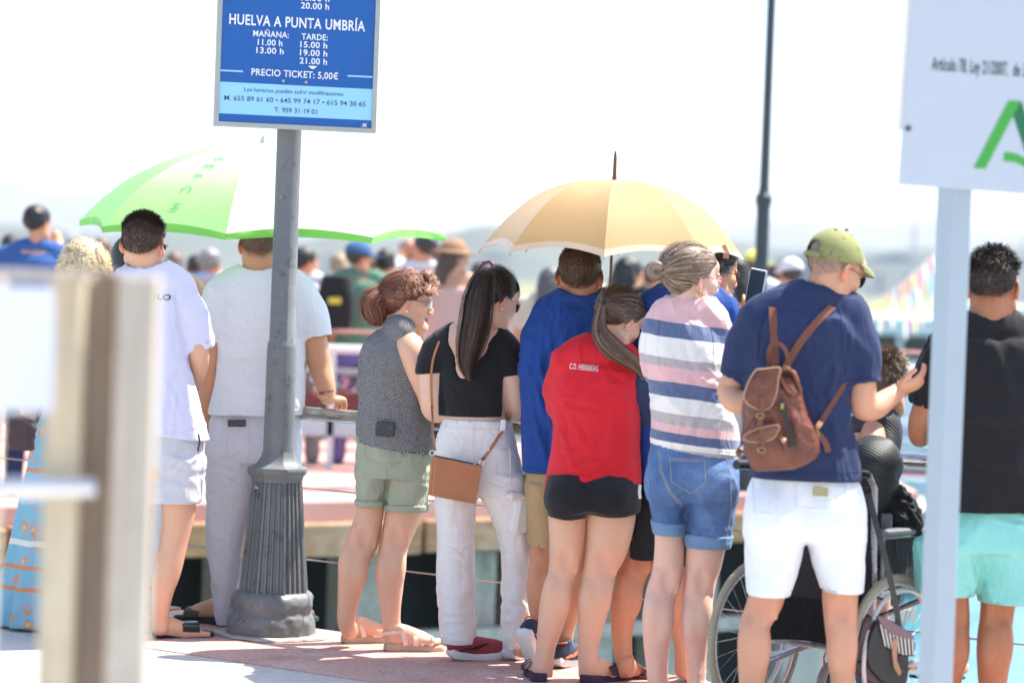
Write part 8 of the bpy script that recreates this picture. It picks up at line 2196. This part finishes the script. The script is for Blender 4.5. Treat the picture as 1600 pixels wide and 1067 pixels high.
bd_ = sub(piece(smooth_poly([(810, 790), (870, 800), (955, 850), (960, 950), (955, 1050), (930, 1085), (860, 1080), (790, 1010), (768, 940), (785, 850)], 3), -.03, .09, 'bag_body', BLL), hb)
fl_ = sub(piece([(818, 775), (880, 790), (975, 850), (990, 900), (985, 947), (905, 945), (862, 915), (835, 850)], -.042, .006, 'flap', BLL), hb)
for i in range(9):
    u = i / 8; x0 = 832 + 140 * u; y0 = 800 + 62 * u; x1 = 856 + 122 * u; y1 = 905 + 38 * min(1, u * 1.6)
    piece([(x0, y0), (x0 + 9, y0 + 4), (x1 + 7, y1), (x1 - 1, y1 - 2)], -.053, .003, 'stripe', CRM, fl_)
piece([(815, 768), (850, 772), (975, 845), (988, 875), (960, 872), (880, 850), (840, 812)], -.056, .006, 'flap_top', MAU)
piece([(890, 860), (912, 866), (908, 960), (930, 1020), (918, 1036), (895, 1000), (886, 940)], -.060, .004, 'tab', plain('tan_tab', (.45, .22, .12), .5))
A = spl([list(P(x, y, d)) for x, y, d in ((1357, 772, 9.80), (1372, 830, 9.66), (1390, 900, 9.62), (1402, 960, 9.62), (1403, 978, 9.62))], 4)
MB().band(list(A), (0, -1, 0), .020, .004).build('strap', plain('dark_webbing', (.05, .042, .04), .6), hb, True)
MB().lathe([(.022, 0), (.022, .01)], P(1424, 1045, 9.75), 16).build('reflector', plain('orange_reflector', (.85, .30, .03), .3), hb)

# ------------------------------------------------------------------ the blurred crowd on the far pier
def crowd(px, ytop, D, label, shirt, hairc, yaw=0, skin=SK_TAN, hs=1.0, pants=None, hair='short', hat=None, armR=None, armL=None, z=0.0, wsh=.44, shorts_=False, bare=False, glassesq=False):
    zt = P(px, ytop, D)[2]; x = P(px, ytop, D)[0]
    pr = Person(D, px, label, skin); pr.root.location = (x, D, z); pr.root['_org'] = [float(x), D, z]
    H = zt - z; hc = zt - .135 * hs; k = H / 1.72; hw = wsh / 2 * k
    h = Head((x, D, hc), yaw=yaw, pitch=5, size=hs, skin=skin, neck=[((x, D, hc - .07 * k), .052), ((x, D, hc - .16 * k), .058)], haircol=hairc, h=.0075, detail=False); pr.H = h; pr.parts.append(h.world())
    g = F3()
    g.ell((0, -.016, .036), (.080, .102, .092), 0)
    if hair == 'long': g.chain([(0, -.06, .02, .07), (0, -.085, -.06, .065), (0, -.10, -.17, .06), (0, -.11, -.27, .04)], .03, flat=(np.array([0, 1., 0]), .6)); g.ell((0, -.03, -.01), (.088, .07, .09), .02)
    g.ell((0, .10, -.035), (.078, .085, .098), .015, 's')
    if hair == 'short': g.half((0, 0, -.02), (0, .35, -1), (-.2, -.2, -.2), (.2, .2, .1), .01)
    V, Fq = g.mesh(.0085); V = V + vnormals(V, Fq) * (noise(V * 55, 5) * .005)[:, None]
    meshobj('hair', h.W(V), Fq, hair_mat(), pr.root, np.tile(np.array(hairc), (len(V), 1)))
    zs = zt - .30 * k; zw = z + 1.0 * k; zh = z + .86 * k
    f = F3(); f.loft([(zs, x, D, hw * .80, .085), (zs - .07, x, D, hw * .92, .12), (zs - .22, x, D, hw * .84, .125), (zw, x, D, hw * .80, .12), (zh, x, D, hw * .84, .13)], 0, n=2.4)
    f.chain([(x - hw * .88, D, zs, .048), (x, D, zs + .05, .05), (x + hw * .88, D, zs, .048)], .04)
    arms = []
    for q, arm in ((-1, armL), (1, armR)):
        if arm: pts = [(x + q * hw * .95, D, zs - .01)] + [tuple(P(a, b, D + d)) for a, b, d in arm]
        else: pts = [(x + q * hw * .95, D, zs - .01), (x + q * hw * 1.12, D, zs - .27 * k), (x + q * hw * 1.02, D + .10, zs - .50 * k)]
        p0, p1 = np.array(pts[0]), np.array(pts[1]); m_ = p0 + (p1 - p0) * .72
        if not bare: f.sleeve([(*p0, .056), (*((p0 + m_) / 2), .058), (*m_, .058)], .03, hollow=0)
        g = F3(); rr_ = [.048, .040, .028, .03]; g.chain([(*np.array(p_), rr_[min(i, 3)]) for i, p_ in enumerate(pts)], 0, sub=3); e = np.array(pts[-1]); g.ell(e, (.035, .035, .05), .02); pr.add(g, .011)
    if bare: f.half((x, D, zs - .03), (0, 0, 1), (x - .4, D - .3, zs - .03), (x + .4, D + .3, zs + .2), .01)
    g = F3(); g.loft([(zs + .02, x, D, hw * .72, .07), (zs - .1, x, D, hw * .78, .10), (zs - .3, x, D, hw * .7, .1), (zh, x, D, hw * .7, .1)], 0); g.chain([(x - hw * .85, D, zs, .045), (x, D, zs + .045, .045), (x + hw * .85, D, zs, .045)], .03); pr.add(g, .013)
    V, Fq = f.mesh(.011); V = wrinkle(V, Fq, .004, (8, 8, 3), int(px)); meshobj('top', V, Fq, shirt, pr.root)
    f = F3(); f.loft([(zh + .06, x, D, hw * .82, .13), (zh - .05, x, D, hw * .86, .14), (z + .76 * k, x, D, hw * .86, .135)], 0)
    zb_ = z + (.46 if shorts_ else .06) * k
    for q in (-1, 1): f.chain([(x + q * hw * .42, D, z + .78 * k, .092), (x + q * hw * .45, D, z + .45 * k, .072), (x + q * hw * .48, D, zb_, .062)], .02, sub=2)
    V, Fq = f.mesh(.014); meshobj('trousers', V, Fq, pants or C_NAVY, pr.root)
    g = F3()
    for q in (-1, 1): g.chain([(x + q * hw * .45, D, z + .5 * k, .055), (x + q * hw * .47, D, z + .3 * k, .052), (x + q * hw * .48, D, z + .08, .036), (x + q * hw * .5, D + .13, z + .035, .03)], 0, sub=2)
    pr.add(g, .014)
    if hat:
        mat, kind = hat; g = F3(); g.ell((0, -.016, .045), (.089, .109, .098), 0); g.half((0, 0, .034), (0, -.1, -1), (-.3, -.3, -.3), (.3, .3, .1), .004)
        if kind == 'cap': g.ell((0, .10, .040), (.070, .085, .009), .008)
        else: g.ell((0, -.01, .036), (.150, .170, .013), .012)
        V, Fq = g.mesh(.008); meshobj('hat', h.W(V), Fq, mat, pr.root)
    if glassesq: glasses(pr, BLACKP, LENS)
    pr.finish(); return pr
f_ = lambda n, c: fabric(n, c, wr=.3)
WT_ = f_('crowd_white', (.74, .74, .76)); PUR = f_('crowd_violet_trousers', (.20, .18, .45)); GRN = f_('crowd_green', (.14, .26, .18)); BLU_ = f_('crowd_blue', (.05, .12, .33)); LBL = f_('crowd_pale_blue', (.42, .50, .66)); PCH = f_('crowd_peach', (.62, .38, .32)); CREM = f_('crowd_cream', (.66, .58, .46)); DRK = f_('crowd_black', (.02, .02, .025)); TEA = f_('crowd_grey', (.30, .31, .33))
crowd(60, 318, 18.6, 'young man in mid blue tee with bushy dark hair at far left above the fence', BLU_, (.022, .018, .016), yaw=35, wsh=.40, armR=[(95, 392, .05), (88, 372, .12)])
crowd(16, 364, 24.0, 'small distant person with dark hair beside the man in mid blue at far left', TEA, (.03, .022, .018), yaw=-20)
crowd(160, 370, 24.5, 'distant tanned person with cropped brown hair under the left rim of the beach umbrella', CREM, (.12, .07, .05), yaw=10)
crowd(330, 386, 22.6, 'grey haired man in pale blue shirt left of the man in white', LBL, (.20, .20, .20), yaw=25, hs=1.05)
crowd(306, 396, 24.5, 'dark haired person in white beside the grey haired man', WT_, (.03, .02, .018), yaw=-15)
crowd(478, 384, 22.5, 'dark haired man in white tee seen just right of the lamp post', WT_, (.020, .016, .014), yaw=60, hs=1.05, pants=TEA)
crowd(563, 377, 22.6, 'man in blue cap and green tee with violet trousers on the far pier', GRN, (.05, .04, .03), yaw=65, hs=1.06, hat=(f_('cap_blue', (.06, .13, .27)), 'cap'), pants=PUR, wsh=.48)
crowd(603, 387, 22.8, 'dark haired man in white behind the green tee on the far pier', WT_, (.016, .014, .014), yaw=5, pants=PUR)
crowd(664, 362, 23.0, 'man with short dark hair raising both arms to take a photo on the far pier', WT_, (.05, .04, .035), yaw=-55, hs=1.08, armL=[(628, 400, .1), (640, 385, .12)], armR=[(700, 420, .05), (690, 400, .1)])
crowd(712, 374, 20.4, 'tanned woman in brown sun hat and pale top behind the curly auburn hair', PCH, (.08, .045, .03), yaw=70, hs=1.0, hat=(f_('sun_hat', (.36, .21, .12)), 'sun'), bare=True, skin=(.60, .30, .19), hair='long')
crowd(640, 374, 24.6, 'distant person with light brown hair left of the man with raised arms', PCH, (.24, .14, .09), yaw=30)
crowd(862, 415, 20.8, 'grey haired person half hidden behind the left shoulder of the royal blue tee', CREM, (.10, .09, .09), yaw=20, hair='long')
crowd(985, 399, 20.6, 'woman with long dark hair and sunglasses right of the umbrella shaft', DRK, (.020, .016, .015), yaw=60, hs=1.12, hair='long', glassesq=True)
crowd(925, 408, 24.0, 'distant person with sandy hair behind the umbrella shaft', CREM, (.35, .25, .15), yaw=10)
crowd(1147, 398, 21.5, 'dark haired woman in white top left of the thin lamp post', WT_, (.018, .015, .014), yaw=-40, hs=1.08, hair='long', pants=WT_)
crowd(1236, 404, 22.4, 'person in white cap and lavender tee behind the olive cap', f_('crowd_lavender', (.52, .52, .66)), (.06, .04, .03), yaw=-30, hs=1.02, hat=(WT_, 'cap'))
crowd(1182, 392, 24.4, 'distant person in bright yellow cap right of the thin lamp post', WT_, (.10, .07, .05), yaw=60, hat=(f_('cap_yellow', (.80, .78, .16)), 'cap'))
crowd(750, 408, 24.8, 'distant person in grey hidden between the ponytail and the sun hat', TEA, (.03, .022, .02), yaw=0)
for i_, (px_, yt_, D_, lab_, top_, hc_, yw_) in enumerate([
    (452, 398, 25.5, 'distant person in pale blue just left of the lamp post edge', LBL, (.05, .035, .03), 20),
    (528, 394, 25.8, 'distant blond person in cream left of the blue cap', CREM, (.32, .24, .14), -30),
    (586, 396, 26.2, 'distant person in black between the blue cap and the dark haired man in white', DRK, (.10, .07, .05), 40),
    (690, 384, 26.0, 'distant brown haired person in pale blue beside the sun hat', LBL, (.08, .05, .035), -60),
    (274, 392, 25.0, 'distant person in cream between the boy and the dark haired figure', CREM, (.12, .08, .05), 15),
    (1020, 412, 25.4, 'distant person in grey between the dark haired woman and the striped top', TEA, (.03, .02, .018), 30),
    (1210, 410, 25.5, 'distant person in cream right of the yellow cap', CREM, (.04, .03, .025), -15),
    (120, 372, 25.5, 'distant person in grey between the mid blue tee and the blonde curls', TEA, (.06, .04, .03), 50)]):
    crowd(px_, yt_, D_, lab_, top_, hc_, yaw=yw_, hair='long' if i_ % 3 == 1 else 'short', hs=.96 + .03 * (i_ % 4), wsh=.40 + .02 * (i_ % 4))
# backpack of the man in green
bkp = root('backpack', (float(P(522, 500, 22.35)[0]), 22.35, 1.0), 'black backpack with yellow patch on the back of the man in green', 'backpack')
f = F3(); c = P(524, 470, 22.35); f.loft([(c[2] - .22, c[0], 22.36, .13, .08), (c[2], c[0], 22.36, .15, .10), (c[2] + .2, c[0], 22.36, .11, .07)], 0, n=2.8); V, Fq = f.mesh(.012); sub(meshobj('pack_body', V, Fq, BLKF, bkp), bkp)
MB().box((c[0], 22.255, c[2] + .0), (.10, .012, .05), None, .003).build('patch', plain('yellow_patch', (.65, .5, .06), .6), bkp)

# companion behind the boy, arm raised
Nn = Person(12.5, 205, 'woman with dark hair behind the boy holding her arm up', (.66, .36, .24))
Nn.head(202, 410, 0, neck=[(205, 430, 40, 0), (210, 450, 54, 0)], yaw=-20, pitch=4, female=True, haircol=(.03, .024, .016))
g = F3(); g.ell((0, -.03, .02), (.088, .10, .10), 0); g.chain([(0, -.07, 0, .075), (0, -.09, -.12, .07), (0, -.09, -.25, .05)], .03); g.ell((0, .10, -.03), (.08, .085, .1), .01, 's'); V, Fq = g.mesh(.007)
meshobj('hair_base', Nn.H.W(V), Fq, hair_mat(), Nn.root, np.tile(np.array((.035, .028, .018)), (len(V), 1)))
f = Nn.tee([(470, 170, 250, .18), (520, 168, 254, .22), (600, 172, 250, .22), (680, 168, 254, .24)], (180, 468, 0), (210, 452, 0), (242, 468, 0), slL=[(178, 475, 40, 0), (168, 520, 42, 0)], slR=[(244, 472, 40, 0), (262, 472, 40, 0), (274, 470, 40, .0)], shw=50, nw=46)
V, Fq = f.mesh(.009); sub(meshobj('top', V, Fq, WT_, Nn.root), Nn.root)
Nn.core([(480, 185, 235, .12), (680, 185, 240, .14)])
Nn.limb([(262, 472, 32, 0), (290, 472, 30, 0), (310, 462, 29, -.02), (298, 442, 26, -.10), (282, 430, 21, -.16)]); Nn.hand(Nn.p(283, 431, -.16), (-.9, -.1, .15), (-.1, .2, .9), curl=(.5, .6, .4), spread=.05, size=.85, right=False)
f = F3(); f.loft(Nn.rows([(670, 172, 252, .24), (800, 170, 256, .24), (960, 172, 254, .22)]), 0); V, Fq = f.mesh(.012); sub(meshobj('skirt', V, Fq, C_LGREY, Nn.root), Nn.root)
Nn.limb([(200, 660, 40, 0), (196, 800, 34, 0), (195, 940, 28, 0), (195, 985, 28, 0)], h=.01); Nn.limb([(222, 660, 40, 0), (228, 800, 34, 0), (230, 940, 28, 0), (230, 985, 28, 0)], h=.01)
Nn.finish()

# ------------------------------------------------------------------ haze
mb = MB(); mb.box((0, 3050, 92), (12400, 8100, 192.2)); HZ = bpy.data.materials.new('haze'); HZ.use_nodes = True; n_ = HZ.node_tree.nodes; n_.clear()
ov = n_.new('ShaderNodeOutputMaterial'); pv = n_.new('ShaderNodeVolumePrincipled'); pv.inputs['Color'].default_value = (.84, .92, 1, 1); pv.inputs['Density'].default_value = .00017; pv.inputs['Anisotropy'].default_value = .0
HZ.node_tree.links.new(pv.outputs[0], ov.inputs['Volume'])
hz = bpy.data.objects.new('haze', mb.mesh('haze', HZ)); link(hz); tag(hz, kind='stuff')
